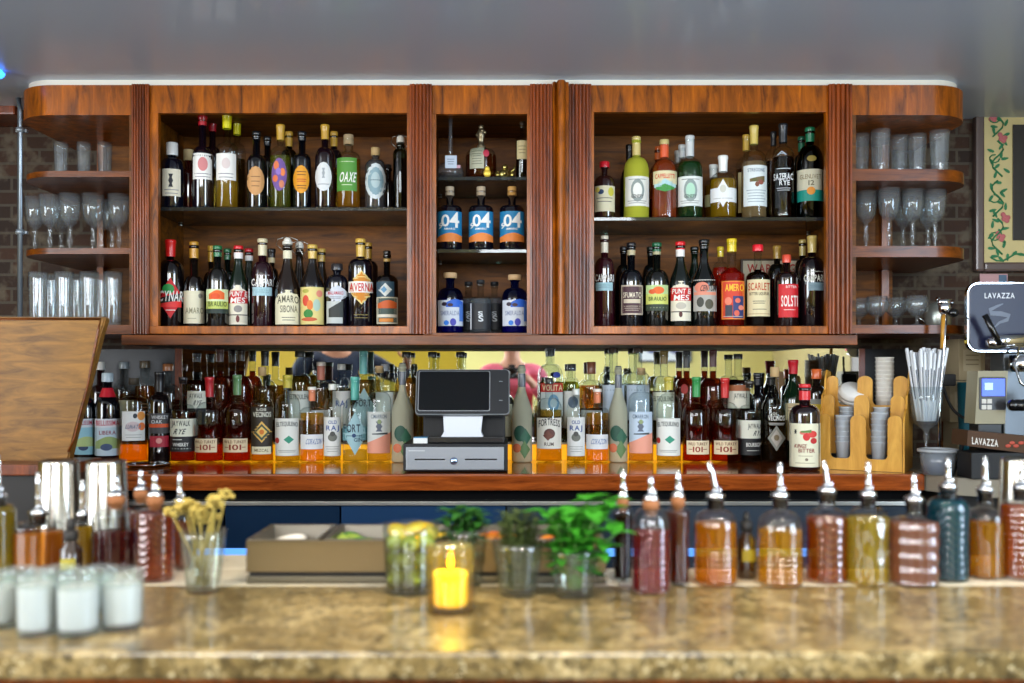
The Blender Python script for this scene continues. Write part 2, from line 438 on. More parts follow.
# ================================================================== SETTING
def struct(name, bm, m): o = fin(name, bm, m); o['kind'] = 'structure'; return o
WALL = 3.58; ZC = ZP(78, 3.08)
XL, XR = -3.4, 2.7; YB = -3.2; FZ = 0.0; RC = 3.1
struct('floor', box(BM(), XL, XR, YB, WALL+.1, -.05, 0), mat('#3a3028', .5))
PL = mat('#b8c6dc', .35, coat=.2, bump=.03, bscale=3)
struct('ceiling', box(BM(), XL, XR, YB, 1.1, RC, RC+.05), mat('#d5d3cc', .7))
struct('trim_2', box(BM(), XL, XR, 1.1, WALL, ZC, RC+.05), PL)            # the lowered soffit over the bar
BRK = brick('old_brick', '#2a1c14', '#40281a', '#4a4238', 5)
struct('wall_back', box(BM(), XL, XR, WALL, WALL+.1, 0, RC), BRK)
YEL = mat('#b9a038', .6); YEL2 = mat('#b8942c', .7)
bm = BM()
# opposite wall with two window openings high up (seen only in the mirror)
wx = [(-2.3, -.9), (-.3, 1.15)]; wz0, wz1 = 1.76, 2.95
box(bm, XL, XR, YB-.1, YB, 0, wz0); box(bm, XL, XR, YB-.1, YB, wz1, RC)
for a, b in ((XL, wx[0][0]), (wx[0][1], wx[1][0]), (wx[1][1], XR)): box(bm, a, b, YB-.1, YB, wz0, wz1)
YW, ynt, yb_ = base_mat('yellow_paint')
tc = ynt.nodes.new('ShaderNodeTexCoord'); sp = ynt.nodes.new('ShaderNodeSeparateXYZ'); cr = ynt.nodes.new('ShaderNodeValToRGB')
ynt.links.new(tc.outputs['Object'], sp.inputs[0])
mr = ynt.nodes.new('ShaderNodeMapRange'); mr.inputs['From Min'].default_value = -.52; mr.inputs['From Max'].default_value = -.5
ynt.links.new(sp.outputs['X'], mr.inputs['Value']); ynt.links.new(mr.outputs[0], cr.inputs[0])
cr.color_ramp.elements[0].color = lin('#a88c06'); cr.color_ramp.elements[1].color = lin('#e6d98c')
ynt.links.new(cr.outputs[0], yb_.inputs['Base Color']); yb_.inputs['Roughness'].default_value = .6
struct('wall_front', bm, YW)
for i, (a, b) in enumerate(wx):
    bm = BM(); t = .05
    box(bm, a-t, b+t, YB, YB+.04, wz0-t, wz0); box(bm, a-t, b+t, YB, YB+.04, wz1, wz1+t)
    box(bm, a-t, a, YB, YB+.04, wz0, wz1); box(bm, b, b+t, YB, YB+.04, wz0, wz1)
    for k in (1, 2): box(bm, a+(b-a)*k/3-.015, a+(b-a)*k/3+.015, YB, YB+.03, wz0, wz1)
    struct('window_%d' % (i+1), bm, mat('#d8d4c8', .5))
t = thing('framed_picture', 'white and blue picture on the far yellow wall, reflected in the mirror', 'picture', (1.6, YB, 1.55))
fin('picture_frame', box(BM(), 1.31, 1.86, YB+.001, YB+.02, 1.55, 2.05, .004), mat('#2c3448', .5), t, True)
fin('picture_sheet', box(BM(), 1.33, 1.84, YB+.0202, YB+.022, 1.57, 2.03), mat('#e8ecf4', .5), t, True)
for xx in (1.45, 1.68):
    bm = BM(); lathe(bm, [(0, 0), (.08, 0), (.08, .002), (0, .002)], 24); bmesh.ops.rotate(bm, verts=bm.verts, cent=(0, 0, 0), matrix=Matrix.Rotation(-PI/2, 3, 'X')); bmesh.ops.translate(bm, verts=bm.verts, vec=(xx, YB+.0222, 1.72)); fin('printed_circle', bm, mat('#7c88c0', .6), t, True)
# side walls: left one with a big shop window
ly0, ly1, lz0, lz1 = -2.2, 1.0, .9, 2.8
bm = BM(); box(bm, XL-.1, XL, YB, ly0, 0, RC); box(bm, XL-.1, XL, ly1, WALL, 0, RC); box(bm, XL-.1, XL, ly0, ly1, 0, lz0); box(bm, XL-.1, XL, ly0, ly1, lz1, RC)
struct('wall_left', bm, YEL2)
bm = BM()
for yy in (ly0, (ly0+ly1)/2-.02, ly1-.04): box(bm, XL-.03, XL+.03, yy, yy+.04, lz0, lz1)
box(bm, XL-.03, XL+.03, ly0, ly1, lz0, lz0+.04); box(bm, XL-.03, XL+.03, ly0, ly1, lz1-.04, lz1)
struct('window_3', bm, mat('#3a2a1c', .5))
ry0, ry1, rz0_, rz1_ = -.75, .75, .8, 2.7
bm = BM(); box(bm, XR, XR+.1, YB, ry0, 0, RC); box(bm, XR, XR+.1, ry1, WALL, 0, RC); box(bm, XR, XR+.1, ry0, ry1, 0, rz0_); box(bm, XR, XR+.1, ry0, ry1, rz1_, RC)
struct('wall_right', bm, mat('#b8a878', .7))
bm = BM()
for yy in (ry0, ry1-.04): box(bm, XR-.03, XR+.03, yy, yy+.04, rz0_, rz1_)
box(bm, XR-.03, XR+.03, ry0, ry1, rz0_, rz0_+.04); box(bm, XR-.03, XR+.03, ry0, ry1, rz1_-.04, rz1_)
struct('window_4', bm, mat('#3a2a1c', .5))
# white crown board following the cabinets, round at both ends
def rounded(xa, xb, yf, yb, r, left=True, right=True, n=10):
    pts = [(xa, yb)]
    if left: pts += [(xa+r-r*math.cos(PI/2*i/n), yf+r-r*math.sin(PI/2*i/n)) for i in range(n+1)]
    else: pts.append((xa, yf))
    if right: pts += [(xb-r+r*math.sin(PI/2*i/n), yf+r-r*math.cos(PI/2*i/n)) for i in range(n+1)]
    else: pts.append((xb, yf))
    pts.append((xb, yb)); return pts
YF = 3.08; ZTOP = ZP(85, YF); ZBOT = ZP(345, YF)
def xf(p): return XP(p, YF)
struct('trim_1', prism(BM(), rounded(XP(31, 3.2), XP(955, 3.2), YF+.02, WALL, .11), ZTOP, ZC), mat('#e4e0d2', .45))
# conduit on the brick at the far left
t = thing('conduit_pipe', 'thin grey steel conduit running up the dark brick left of the cabinets', 'pipe', (XP(20, 3.3), 3.3, ZP(320, 3.3)))
bm = BM(); tube(bm, [(0, 0, 1.1475-ZP(320, 3.3)), (0, 0, ZP(112, 3.3)-ZP(320, 3.3)), (-.004, 0, ZC-ZP(320, 3.3)-.002)], .008, 12); fin('pipe', bm, mat('#7f8a94', .3, .6), t)
for q in (130, 232):
    bm = BM(); cyl(bm, .012, -.008, .008); box(bm, -.018, .018, .006, .02, -.005, .005, .001); bmesh.ops.translate(bm, verts=bm.verts, vec=(0, 0, ZP(q, 3.3)-ZP(320, 3.3))); fin('clamp', bm, mat('#9aa4ac', .4, .5), t)

# ------------------------------------------------------------------ cabinets
YBK = 3.48
def fluted(name, parent, p0, p1, z0=None, z1=None, n=5, yf=YF-.012, m=None):
    """reeded post: vertical half-round reeds between two square fillets"""
    z0 = ZP(334, YF) if z0 is None else z0; z1 = ZTOP if z1 is None else z1
    x0, x1 = xf(p0), xf(p1); bm = BM(); e = (x1-x0)*.09; w = (x1-x0-2*e)/n
    pts = [(x0, YF+.03), (x0, yf), (x0+e, yf)]
    for i in range(n):
        for k in range(7):
            a = PI*k/6; pts.append((x0+e+w*(i+.5)-w*.46*math.cos(a), yf+.004-math.sin(a)*w*.5))
    pts += [(x1-e, yf), (x1, yf), (x1, YF+.03)]
    prism(bm, pts, z0, z1)
    return fin(name, bm, m or W_POST, parent, world=True)
def cabinet(label, pA, pB, oA, oB, ytop, ybot, lowrail=True, wl=.02, wr=.02):
    """wall cabinet from pixel column pA..pB with opening oA..oB"""
    t = thing('wall_cabinet', label, 'cabinet', (xf((pA+pB)/2), YF, ZBOT), group='wood cabinets over the back bar')
    a, b = xf(pA), xf(pB); u, v = xf(oA), xf(oB)
    zt, zb = ZP(ytop, YF), ZP(ybot, YF)
    fin('top_rail', box(BM(), a, b, YF, YF+.022, zt, ZTOP, .002), W_FACE, t, True)
    bm = BM(); box(bm, a, u, YF+.001, YF+.022, zb, zt); fin('stile', bm, W_FACE, t, True)
    bm = BM(); box(bm, v, b, YF+.001, YF+.022, zb, zt); fin('stile', bm, W_FACE, t, True)
    ztop2 = zt+.02
    u -= wl; v += wr
    fin('side_panel', box(BM(), u-.02, u-.001, YF+.022, YBK, zb, ztop2), W_BACK, t, True)
    fin('side_panel', box(BM(), v+.001, v+.02, YF+.022, YBK, zb, ztop2), W_BACK, t, True)
    fin('back_panel', box(BM(), u-.02, v+.02, YBK, YBK+.012, ZBOT+.01, ZTOP), W_BACK, t, True)
    fin('top_panel', box(BM(), u-.02, v+.02, YF+.022, YBK, ztop2, ztop2+.018), W_BACK, t, True)
    fin('cabinet_floor', box(BM(), u-.02, v+.02, YF+.002, YBK, zb-.02, zb), W_SHELF, t, True)
    if lowrail: fin('bottom_rail', box(BM(), a, b, YF-.004, YF+.02, ZP(334, YF)+.0005, zb-.0005, .0015), W_FACE, t, True)
    return t
def gshelf(t, oA, oB, ypx, wl=.018, wr=.018):
    z = ZP(ypx, 3.14); fin('glass_shelf', box(BM(), xf(oA)-wl, xf(oB)+wr, 3.14, YBK-.012, z-.012, z-.0004, .001), GSHELF, t, True)
    for p in (oA, oB):
        s = 1 if p == oA else -1; x_ = xf(p)-(wl if s > 0 else -wr)
        for yy in (3.2, 3.42): bm = BM(); tube(bm, [(x_, yy, z-.016), (x_+s*.012, yy, z-.016)], .003, 8); fin('shelf_pin', bm, STEEL, t, True)
cl = cabinet('large wooden cabinet left of the middle, amaro and liqueur bottles on glass', 150, 410, 158, 407, 113, 326, True, .052, .02)
fluted('fluted_pilaster', cl, 133, 150)
gshelf(cl, 158, 407, 207, .05, .018)
cm = cabinet('narrow middle wooden cabinet with two glass shelves and blue bottles', 432, 530, 436, 527, 114, 333, False)
gshelf(cm, 436, 527, 176.5); gshelf(cm, 436, 527, 249)
fluted('fluted_pilaster', cm, 410, 432)
fluted('fluted_pilaster', cm, 530, 552)
cr_ = cabinet('large wooden cabinet right of the middle with green and red capped bottles', 591, 828, 594, 826, 112, 326, True, .03, .055)
gshelf(cr_, 594, 826, 217, .028, .053)
fluted('fluted_pilaster', cr_, 569, 591, n=5)
fluted('fluted_pilaster', cr_, 828, 851, n=4)
bm = BM(); x0, x1 = xf(552.5), xf(568.5)
prism(bm, [(x0, YF+.03), (x0, YF-.01), (x0+.006, YF-.016), (x0+.012, YF-.01), (x0+.014, YF-.024)]+[(x0+.014+.011*(1-math.cos(PI*k/8))*1.1, YF-.024-.012*math.sin(PI*k/8)) for k in range(1, 9)]+[(x1-.008, YF-.01), (x1, YF-.012), (x1, YF+.03)], ZP(334, YF), ZP(83, YF))
fin('door_post', bm, W_FACE, cr_, True)
# long lower boards shared by the three cabinets
t = thing('valance_board', 'long plain wooden board running under the three cabinets, above the mirror', 'board', (xf(490), YF, ZBOT))
fin('face_board', box(BM(), xf(122), xf(857), YF-.006, YF+.02, ZBOT, ZP(335, YF), .002), W_SHELF, t, True)
fin('under_board', box(BM(), xf(122), xf(857), YF+.0205, WALL-.03, ZBOT+.001, ZBOT+.012), mat('#1c110a', .6), t, True)
# open shelf units with rounded ends
def shelf_unit(label, pa, pb, left, shelves, pband):
    t = thing('shelf_unit', label, 'shelf', (xf((pa+pb)/2), YF, ZBOT), group='round ended open shelf units')
    a, b = (XP(pa, 3.2) if left else xf(pa)), (xf(pb) if left else XP(pb, 3.2)); Rr = .145
    kw = dict(left=left, right=not left)
    fin('top_band', prism(BM(), rounded(a, b, YF, WALL-.005, Rr, **kw), ZP(pband, YF), ZTOP), W_FACE, t, True, smooth=True)
    ins = .012
    for k, (yy, th, yf) in enumerate(shelves):
        z = ZP(yy, yf); aa = a+ins if left else a; bb = b if left else b-ins*(0 if k < 1 else .0)
        fin('curved_shelf', prism(BM(), rounded(aa, bb, yf, WALL-.005, Rr-.01, **kw), z-th, z), W_SHELF, t, True, smooth=True)
    zb = ZP(shelves[-1][0], YF)-.02
    if left:
        fin('back_panel', box(BM(), xf(42), b, YBK+.03, YBK+.045, zb, ZP(pband, YF)), W_BACK, t, True)
        bm = BM(); box(bm, xf(43), xf(50), YBK, YBK+.03, zb, ZP(pband, YF)); fin('back_stile', bm, W_FACE, t, True)
        fin('side_panel', box(BM(), b-.012, b-.0005, YF+.001, YBK+.03, zb, ZP(pband, YF)), W_BACK, t, True)
    else:
        fin('back_panel', box(BM(), a, xf(952)-.02, YBK+.03, YBK+.045, zb, ZP(pband, YF)), W_BACK, t, True)
        bm = BM(); box(bm, xf(930), xf(938), YBK, YBK+.03, zb, ZP(pband, YF)); fin('back_stile', bm, W_FACE, t, True)
        fin('side_panel', box(BM(), a+.0005, a+.014, YF+.001, YBK+.03, zb, ZP(pband, YF)), W_BACK, t, True)
    return t
shelf_unit('open wooden shelf unit with round left end, tumblers and goblets inside', 25, 133, True, [(171, .018, YF), (248, .018, YF), (325, .028, YF)], 115)
shelf_unit('open wooden shelf unit with round right end beside the framed painting', 851.5, 962, False, [(169, .036, YF), (246, .034, YF), (325, .026, YF)], 115)

# ------------------------------------------------------------------ mirror, step, back counter
ZE_ = 1.1475
mirror_m = mat('#dfe3df', .015, 1)
t = thing('wall_mirror', 'long low mirror behind the bottles reflecting the yellow room', 'mirror', (XP(515, 3.56), 3.56, 1.21))
fin('mirror_glass', box(BM(), XP(183, 3.56), XP(858, 3.56), 3.552, 3.5615, 1.2095, ZBOT), mirror_m, t, True)
bm = BM(); box(bm, XP(176, 3.56), XP(183, 3.56), 3.548, 3.56, 1.2095, ZBOT, .001); fin('mirror_edge', bm, W_POST, t, True); bm = BM(); box(bm, XP(858, 3.56), XP(864, 3.56), 3.548, 3.56, 1.2095, ZBOT, .001)
fin('mirror_edge', bm, W_POST, t, True)
t = thing('splash_panel', 'long dark panel on the wall behind the mirror and the bottles', 'panel', (0, 3.565, 1.21))
fin('panel_board', box(BM(), -1.75, 1.42, 3.562, WALL-.001, ZE_, ZBOT-.002), mat('#0e1018', .4), t, True)
t = thing('bottle_step', 'low glowing yellow step behind the front row of bottles', 'step', (XP(440, 3.42), 3.42, 1.147))
fin('step_top', box(BM(), XP(-20, 3.42), XP(778, 3.42), 3.418, 3.55, 1.201, 1.209, .001), mat('#c8c0a0', .2, coat=.6), t, True)
fin('step_body', box(BM(), XP(-18, 3.42), XP(776, 3.42), 3.44, 3.55, 1.1472, 1.2008), mat('#30200c', .6), t, True)
fin('backlit_panel', box(BM(), XP(118, 3.42), XP(728, 3.42), 3.43, 3.4395, 1.1475, 1.2005), mat('#ffb014', .4, emis=.95), t, True, label='glowing amber light strip')
t = thing('back_counter', 'glossy reddish wooden counter carrying the rows of bottles', 'counter', (0, 3.2, 0))
ZE = 1.147; YE = 2.955; xr = XP(925, 2.955)
fin('countertop', box(BM(), -2.2, xr, YE, WALL-.001, ZE-.05, ZE, .006), W_TOP, t, True)
fin('apron', box(BM(), -2.2, xr, YE+.05, YE+.08, ZE-.0545, ZE-.0502), mat('#15100c', .5), t, True)
t = thing('bar_fridge', 'dark under-counter fridge with steel top edge below the back counter', 'fridge', (0, 3.05, 0))
zf = ZP(503, 3.0)
fin('cabinet_body', box(BM(), -2.0, 1.22, 3.04, 3.5, .0, ZE-.055), mat('#08080a', .8, spec=.1), t, True)
fin('steel_edge', box(BM(), -1.9, 1.22, 2.985, 3.039, zf-.006, zf+.006, .001), STEEL, t, True)
for i, (a, b, c) in enumerate([(-1.6, -.87, '#101c28'), (-.865, -.52, '#1c3450'), (-.515, -.02, '#2a4a72'), (-.015, .5, '#3a4654'), (.505, 1.1, '#4a5664'), (1.105, 1.21, '#3a4450')]):
    fin('door', box(BM(), a, b, 3.0, 3.038, .4, zf-.008, .002), mat(c, .18, .5, coat=.5), t, True)
fin('blue_glow_bar', box(BM(), -.95, .95, 2.99, 2.999, ZP(556, 3.0), ZP(548, 3.0), .002), mat('#5a9cf0', .4, emis=.9), t, True, label='glowing bar put in for a line of blue light')  # emissive bar added to draw a line of blue light across the doors

# ------------------------------------------------------------------ front bar
ZF = 1.085; YN, YFAR = 1.297, 1.705
t = thing('bar_counter', 'speckled tan granite bar counter in the foreground', 'counter', (0, 1.5, 0))
fin('granite_slab', box(BM(), -1.7, 1.7, YN, YFAR, ZF-.038, ZF, .006), GRAN, t, True)
fin('front_panel', box(BM(), -1.7, 1.7, YN+.06, YN+.09, .02, ZF-.039), W_POST, t, True)
fin('support_body', box(BM(), -1.7, 1.7, YN+.1, YFAR-.05, .02, ZF-.039), mat('#120c08', .7), t, True)
t = thing('bar_ledge', 'white stone ledge behind the granite where the syrup bottles stand', 'ledge', (0, 1.8, 0))
fin('ledge_top', box(BM(), -1.7, 1.7, YFAR+.0005, 1.85, ZF-.03, ZF-.0005, .002), mat('#cfc8b4', .3, coat=.3), t, True)
fin('ledge_support', box(BM(), -1.7, 1.7, YFAR+.02, 1.83, .02, ZF-.031), mat('#1a1814', .7), t, True)
for a, b in ((-1.7, -.42), (.86, 1.7)):
    fin('ledge_extension', box(BM(), a, b, 1.8505, 1.99, ZF-.03, ZF-.0005, .002), mat('#cfc8b4', .3, coat=.3), t, True)
    fin('extension_bracket', box(BM(), a+.02, b-.02, 1.835, 1.95, ZF-.2, ZF-.031), mat('#1a1814', .7), t, True)

# tall lifted counter flap at the left
YP = 2.75
t = thing('counter_flap', 'big plain wooden flap standing upright at the far left', 'flap', (XP(20, YP), YP, ZP(461, YP)))
bm = BM()
pts = [(XP(-60, YP), ZP(461, YP)), (XP(68, YP), ZP(461, YP)), (XP(73, YP), ZP(440, YP)), (XP(88, YP), ZP(385, YP)), (XP(100, YP), ZP(336, YP)), (XP(105.5, YP), ZP(318.5, YP)), (XP(104, YP), ZP(317, YP)), (XP(-60, YP), ZP(316.5, YP))]
extr_xz(bm, pts, YP, YP+.035)
es = [e for e in bm.edges if abs(e.verts[0].co.y-e.verts[1].co.y) < 1e-6]
bmesh.ops.bevel(bm, geom=es, offset=.004, segments=2, affect='EDGES')
fin('board', bm, W_FLAP, t, True)
bm = BM(); e = [(XP(70.5, YP), ZP(452, YP)), (XP(76, YP), ZP(440, YP)), (XP(90, YP), ZP(386, YP)), (XP(100.5, YP), ZP(330, YP)), (XP(103, YP), ZP(319, YP))]
tube(bm, [(x-.006, YP-.001, z) for x, z in e]+[(XP(-60, YP), YP-.001, ZP(319, YP))], .0035, 8)
fin('edge_bead', bm, W_SHELF, t, True)
t = thing('side_cabinet', 'low dark cabinet under the upright wooden flap', 'cabinet', (XP(20, YP), YP, 0))
fin('cabinet_top', box(BM(), -2.3, XP(84, YP), YP-.1, YP+.12, ZP(461, YP)-.03, ZP(461, YP)-.0005, .003), W_POST, t, True)
fin('cabinet_body', box(BM(), -2.3, XP(80, YP), YP-.07, YP+.1, .02, ZP(461, YP)-.031), mat('#120d0a', .5), t, True)

# ================================================================== CAMERA, LIGHT
cam = bpy.data.cameras.new('camera'); co = bpy.data.objects.new('camera', cam); COL.objects.link(co)
co.location = (0, 0, CZ); co.rotation_euler = (PI/2, 0, 0)
cam.sensor_width = 36; cam.lens = F/1024*36; cam.shift_y = (HY-341.5)/1024; cam.clip_start = .05
cam.dof.use_dof = True; cam.dof.focus_distance = 3.25; cam.dof.aperture_fstop = 2.2
scene.camera = co
def area(name, loc, rot, sx, sy, power, color, spread=180):
    l = bpy.data.lights.new(name, 'AREA'); l.shape = 'RECTANGLE'; l.size = sx; l.size_y = sy; l.energy = power; l.color = color
    l.spread = math.radians(spread)
    o = bpy.data.objects.new(name, l); COL.objects.link(o); o.location = loc; o.rotation_euler = rot; return o
DAY = (.90, .95, 1.0)
for i, (a, b) in enumerate(wx):
    area('window_daylight', ((a+b)/2, YB-.03, (wz0+wz1)/2), (PI/2, 0, 0), b-a, wz1-wz0, 120, DAY)
area('shop_window_daylight', (XL-.06, (ly0+ly1)/2, (lz0+lz1)/2), (0, -PI/2, 0), lz1-lz0, ly1-ly0, 240, DAY)
area('side_window_daylight', (XR+.06, (ry0+ry1)/2, (rz0_+rz1_)/2), (0, PI/2, 0), rz1_-rz0_, ry1-ry0, 190, (.66, .82, 1.0))
# warm downlights in the room ceiling just in front of the soffit, and two over the bottles
for x in (-1.5, -.5, .5, 1.5):
    t = thing('ceiling_downlight', 'round recessed ceiling light over the bar stools', 'ceiling light', (x, .55, RC-.001), group='ceiling downlights over the bar stools')
    t['label'] = {-1.5: 'leftmost', -.5: 'second from left', .5: 'third from left', 1.5: 'rightmost'}[x]+' recessed ceiling light over the bar stools'
    bm = BM(); lathe(bm, [(.06, 0), (.075, -.004), (.078, 0)], 28); fin('trim_ring', bm, WHITE, t)
    bm = BM(); lathe(bm, [(0, -.001), (.058, -.001)], 28); fin('lens', bm, mat('#ffe2b0', .4, emis=6), t)
    l = bpy.data.lights.new('downlight', 'SPOT'); l.energy = 150; l.spot_size = math.radians(120); l.spot_blend = .8; l.color = (1, .86, .66); l.shadow_soft_size = .06
    o = bpy.data.objects.new('downlight', l); COL.objects.link(o); o.location = (x, .55, RC-.02); o.rotation_euler = (math.radians(38), 0, 0)
w = bpy.data.worlds.new('world'); scene.world = w; w.use_nodes = True
w.node_tree.nodes['Background'].inputs[0].default_value = (.6, .75, 1, 1); w.node_tree.nodes['Background'].inputs[1].default_value = .6
scene.view_settings.view_transform = 'Standard'; scene.view_settings.look = 'None'; scene.view_settings.gamma = 1; scene.view_settings.use_curve_mapping = False
scene.view_settings.exposure = -0.06
scene.cycles.transparent_max_bounces = 32; scene.cycles.max_bounces = 12; scene.cycles.caustics_reflective = False; scene.cycles.caustics_refractive = False
scene.cycles.sample_clamp_indirect = 6
# ================================================================== CABINET BOTTLES
CRM = '#ded6c0'; WHT = '#e8e6e0'; DK = '#1c1c24'; RED = '#c8141c'; GOLD = '#c09430'
D = lambda c: ('dark', c)
# --- left cabinet, glass shelf
B('A', 172, 143, 23, D('#0a0c18'), ('cap', '#d8d8d4', 156, 11.5), [('rect', 163, 180, 171, 198, CRM), ('shield', 168.5, 173, 176, 189, DK), ('lines', 165, 178, 190, 197, '#7a7a80', 2)], 'short dark bottle with white cap and cream label, first on the left cabinet glass shelf', ysh=170, ynk=159, nw=9, curve='q')
B('A', 188.5, 150, 19, D('#3a0f0c'), ('cork', '#c8b488', 161, 10), [], 'half hidden reddish bottle with pale cork behind the short white capped one', dY=.1)
B('A', 202.5, 115.5, 20, D('#120a14'), ('capsule', '#b01020', 126, 9), [('rect', 193.5, 211.5, 155, 181, WHT), ('oval', 198, 207.5, 159, 173, '#cf8080'), ('lines', 195, 210, 174, 180, '#70707a', 2)], 'tall dark bottle with red wax top and a pink flower on its white label', ysh=160, ynk=147, nw=8)
B('A', 212.5, 122, 17, D('#1a0c10'), ('capsule', '#a01020', 132, 8), [], 'dark red capped bottle half hidden behind the pink flower label bottle', ysh=160, ynk=147, nw=7, dY=.1)
B('A', 227, 113.5, 22, 'clear', ('capsule', '#d8d010', 129, 9.5), [('rect', 217, 235.5, 155.5, 182, WHT), ('oval', 222, 230, 160, 171, '#d8c8c4'), ('lines', 219, 233, 174, 181, '#70707a', 2)], 'clear bottle of pale yellow wine with bright yellow top and white label', ysh=152, ynk=143, nw=8, liq='#e4b834', lvl=160, ltr=.65)
B('A', 237, 121, 17, 'clear', ('capsule', '#c8c010', 135, 8), [], 'second yellow topped bottle half hidden behind the first yellow topped one', ysh=154, ynk=144, nw=7, liq='#806010', lvl=160, dY=.1)
B('A', 256.5, 132, 18.5, D('#080a10'), ('capsule', '#101418', 140, 8.5), [('oval', 247.3, 264, 168, 197, '#c8945c'), ('lines', 251, 260, 176, 190, '#6a4424', 3)], 'black bottle with tan oval label on the left cabinet glass shelf', ysh=164, ynk=155, nw=8)
B('A', 267.5, 137, 16, D('#08080c'), ('capsule', '#101014', 146, 7.5), [], 'plain black bottle behind the tan oval label one', ysh=166, ynk=156, nw=7, dY=.1)
B('A', 280.5, 125, 21, 'clear', ('capsule', GOLD, 140.5, 8.5), [('oval', 272, 286.5, 160, 193, '#6a4a90'), ('oval', 274, 279, 163, 172, '#d87040'), ('oval', 280, 285, 170, 178, '#e07a40'), ('oval', 273, 278, 177, 184, '#d86a3c'), ('oval', 279, 284, 182, 190, '#c87858'), ('oval', 276, 281, 170, 177, '#8a6ab8')], 'olive glass bottle with gold top and purple and orange patterned label', ysh=158, ynk=147, nw=7.5, liq='#98982c', lvl=157, ltr=.65)
B('A', 289, 132, 17, ('tint', '#7a8030', '#1c2008'), ('capsule', GOLD, 147, 7.5), [], 'olive bottle with gold top behind the purple patterned label one', ysh=160, ynk=150, nw=7, liq='#4a4a10', lvl=160, dY=.1)
B('A', 302, 132, 18, D('#06080e'), ('capsule', '#0c1018', 141, 8.5), [('oval', 293.5, 309, 167, 195, '#dc9418'), ('lines', 297, 306, 172, 178, '#3a1a08', 2), ('lines', 297, 306, 180, 184, '#b02a10', 2), ('lines', 297, 306, 186, 191, '#3a1a08', 2)], 'black bottle with bright orange oval label on the left cabinet glass shelf', ysh=162, ynk=154, nw=8)
B('A', 325, 125, 20, D('#160a12'), ('capsule', GOLD, 140, 8.5), [('oval', 315.5, 331.5, 164, 193, '#d6d8d8'), ('shield', 322, 325, 170, 180, '#9aa0a4'), ('lines', 318, 329, 184, 188, '#7a8084', 1)], 'dark wine red bottle with gold top and white oval label', ysh=160, ynk=148, nw=7.5)
B('A', 334, 132, 17, D('#0c0810'), ('capsule', GOLD, 147, 7.5), [], 'dark gold topped bottle half hidden behind the white oval label one', ysh=162, ynk=150, nw=7, dY=.1)
B('A', 348.5, 135, 24, 'clear', ('cork', '#a08a68', 145, 10), [('rect', 337.5, 356.5, 160, 193, '#4d8a30'), ('lines', 340, 354, 162, 166, '#c8d8b0', 1), ('T', 'OAXE', 339.5, 355, 174, 184, WHT, {'slant': .15}), ('lines', 342, 352, 186, 188, '#c8d8b0', 1)], 'squat golden bottle with grass green label and wooden cork', ysh=160, ynk=153, nw=10, curve='q', liq='#e09c20', lvl=160, ltr=.65)
B('A', 375.5, 148, 21, D('#3a3a3c'), ('cork', '#b89a68', 156, 9), [('oval', 365.5, 386, 165, 201, '#c6cfd0'), ('oval', 368, 383.5, 169, 197, '#7f9ba4'), ('oval', 371, 380, 174, 190, '#a4b8ba'), ('lines', 370, 381, 180, 184, '#3c5058', 1)], 'small ornate bottle with pale blue oval label and light cork', ysh=168, ynk=160, nw=8)
B('A', 388, 165, 13, D('#0c0a0a'), ('cap', '#141414', 172, 7), [], 'small black bottle in shadow behind the pale blue oval label one', dY=.12)
B('A', 400.5, 135, 15, ('tint', '#7a8a70', '#101c10'), ('swing', '#d0ccc0', 150), [], 'dark green swing top bottle at the right end of the left glass shelf', ysh=156, ynk=149, nw=8, liq='#2a3418', lvl=160)
# --- left cabinet, floor
B('B', 170.5, 240, 27, D('#0a0608'), ('capsule', '#d01818', 257, 10.5), [('dia', 157.5, 183, 279, 319, RED), ('oval', 163, 174, 285, 295, '#1c8a3c'), ('slantL', 159, 181, 293.5, 305, '#1a1a14'), ('slantL', 161, 180.5, 301, 308, '#e0302c'), ('T', 'CYNAR', 159.5, 182, 291.5, 302, WHT, {'slant': .1}), ('lines', 166, 175, 310, 312, WHT, 1)], 'big dark bottle with red cap and red diamond label, first on the left cabinet floor', ysh=275, ynk=260, nw=8)
B('B', 194, 242, 23, D('#120c0a'), ('capsule', '#c08a28', 258.5, 8.5), [('rect', 183.5, 204.5, 291.5, 324, '#d8d0b4'), ('oval', 198, 202, 294, 299, '#8a8478'), ('T', 'AMARO', 186, 203, 308, 314, '#8a8468'), ('lines', 188, 196, 318, 320, '#a09880', 1)], 'slim necked dark bottle with orange gold foil and plain cream label', ysh=291, ynk=276, nw=9.5)
B('B', 211, 246, 15, D('#140c08'), ('capsule', GOLD, 262, 6.5), [], 'dark bottle with gold foil half hidden beside the plain cream label one', ysh=285, ynk=272, nw=6, dY=.1)
B('B', 217.5, 246, 21.5, D('#0a0c0c'), ('capsule', '#1a6a3c', 257, 8.5), [('rect', 207, 227.5, 290, 312, '#b8c460'), ('rect', 207, 227.5, 290, 302, '#d0dca8'), ('wave', 209.5, 224, 291, 300, '#e06018'), ('oval', 211, 220, 294, 300, '#d84c14'), ('rect', 207, 227.5, 309.5, 314, '#23322a'), ('T', 'BRAULIO', 209, 226, 302, 307, '#4a5a20')], 'dark bottle with green cap and yellow green orange label in the left cabinet', ysh=283, ynk=268, nw=8.5, dY=-.02)
B('B', 227.5, 249, 18, D('#080c0a'), ('capsule', '#155a34', 260, 7.5), [], 'green capped dark bottle peeking out behind its twin in the left cabinet', ysh=283, ynk=270, nw=7, dY=.1)
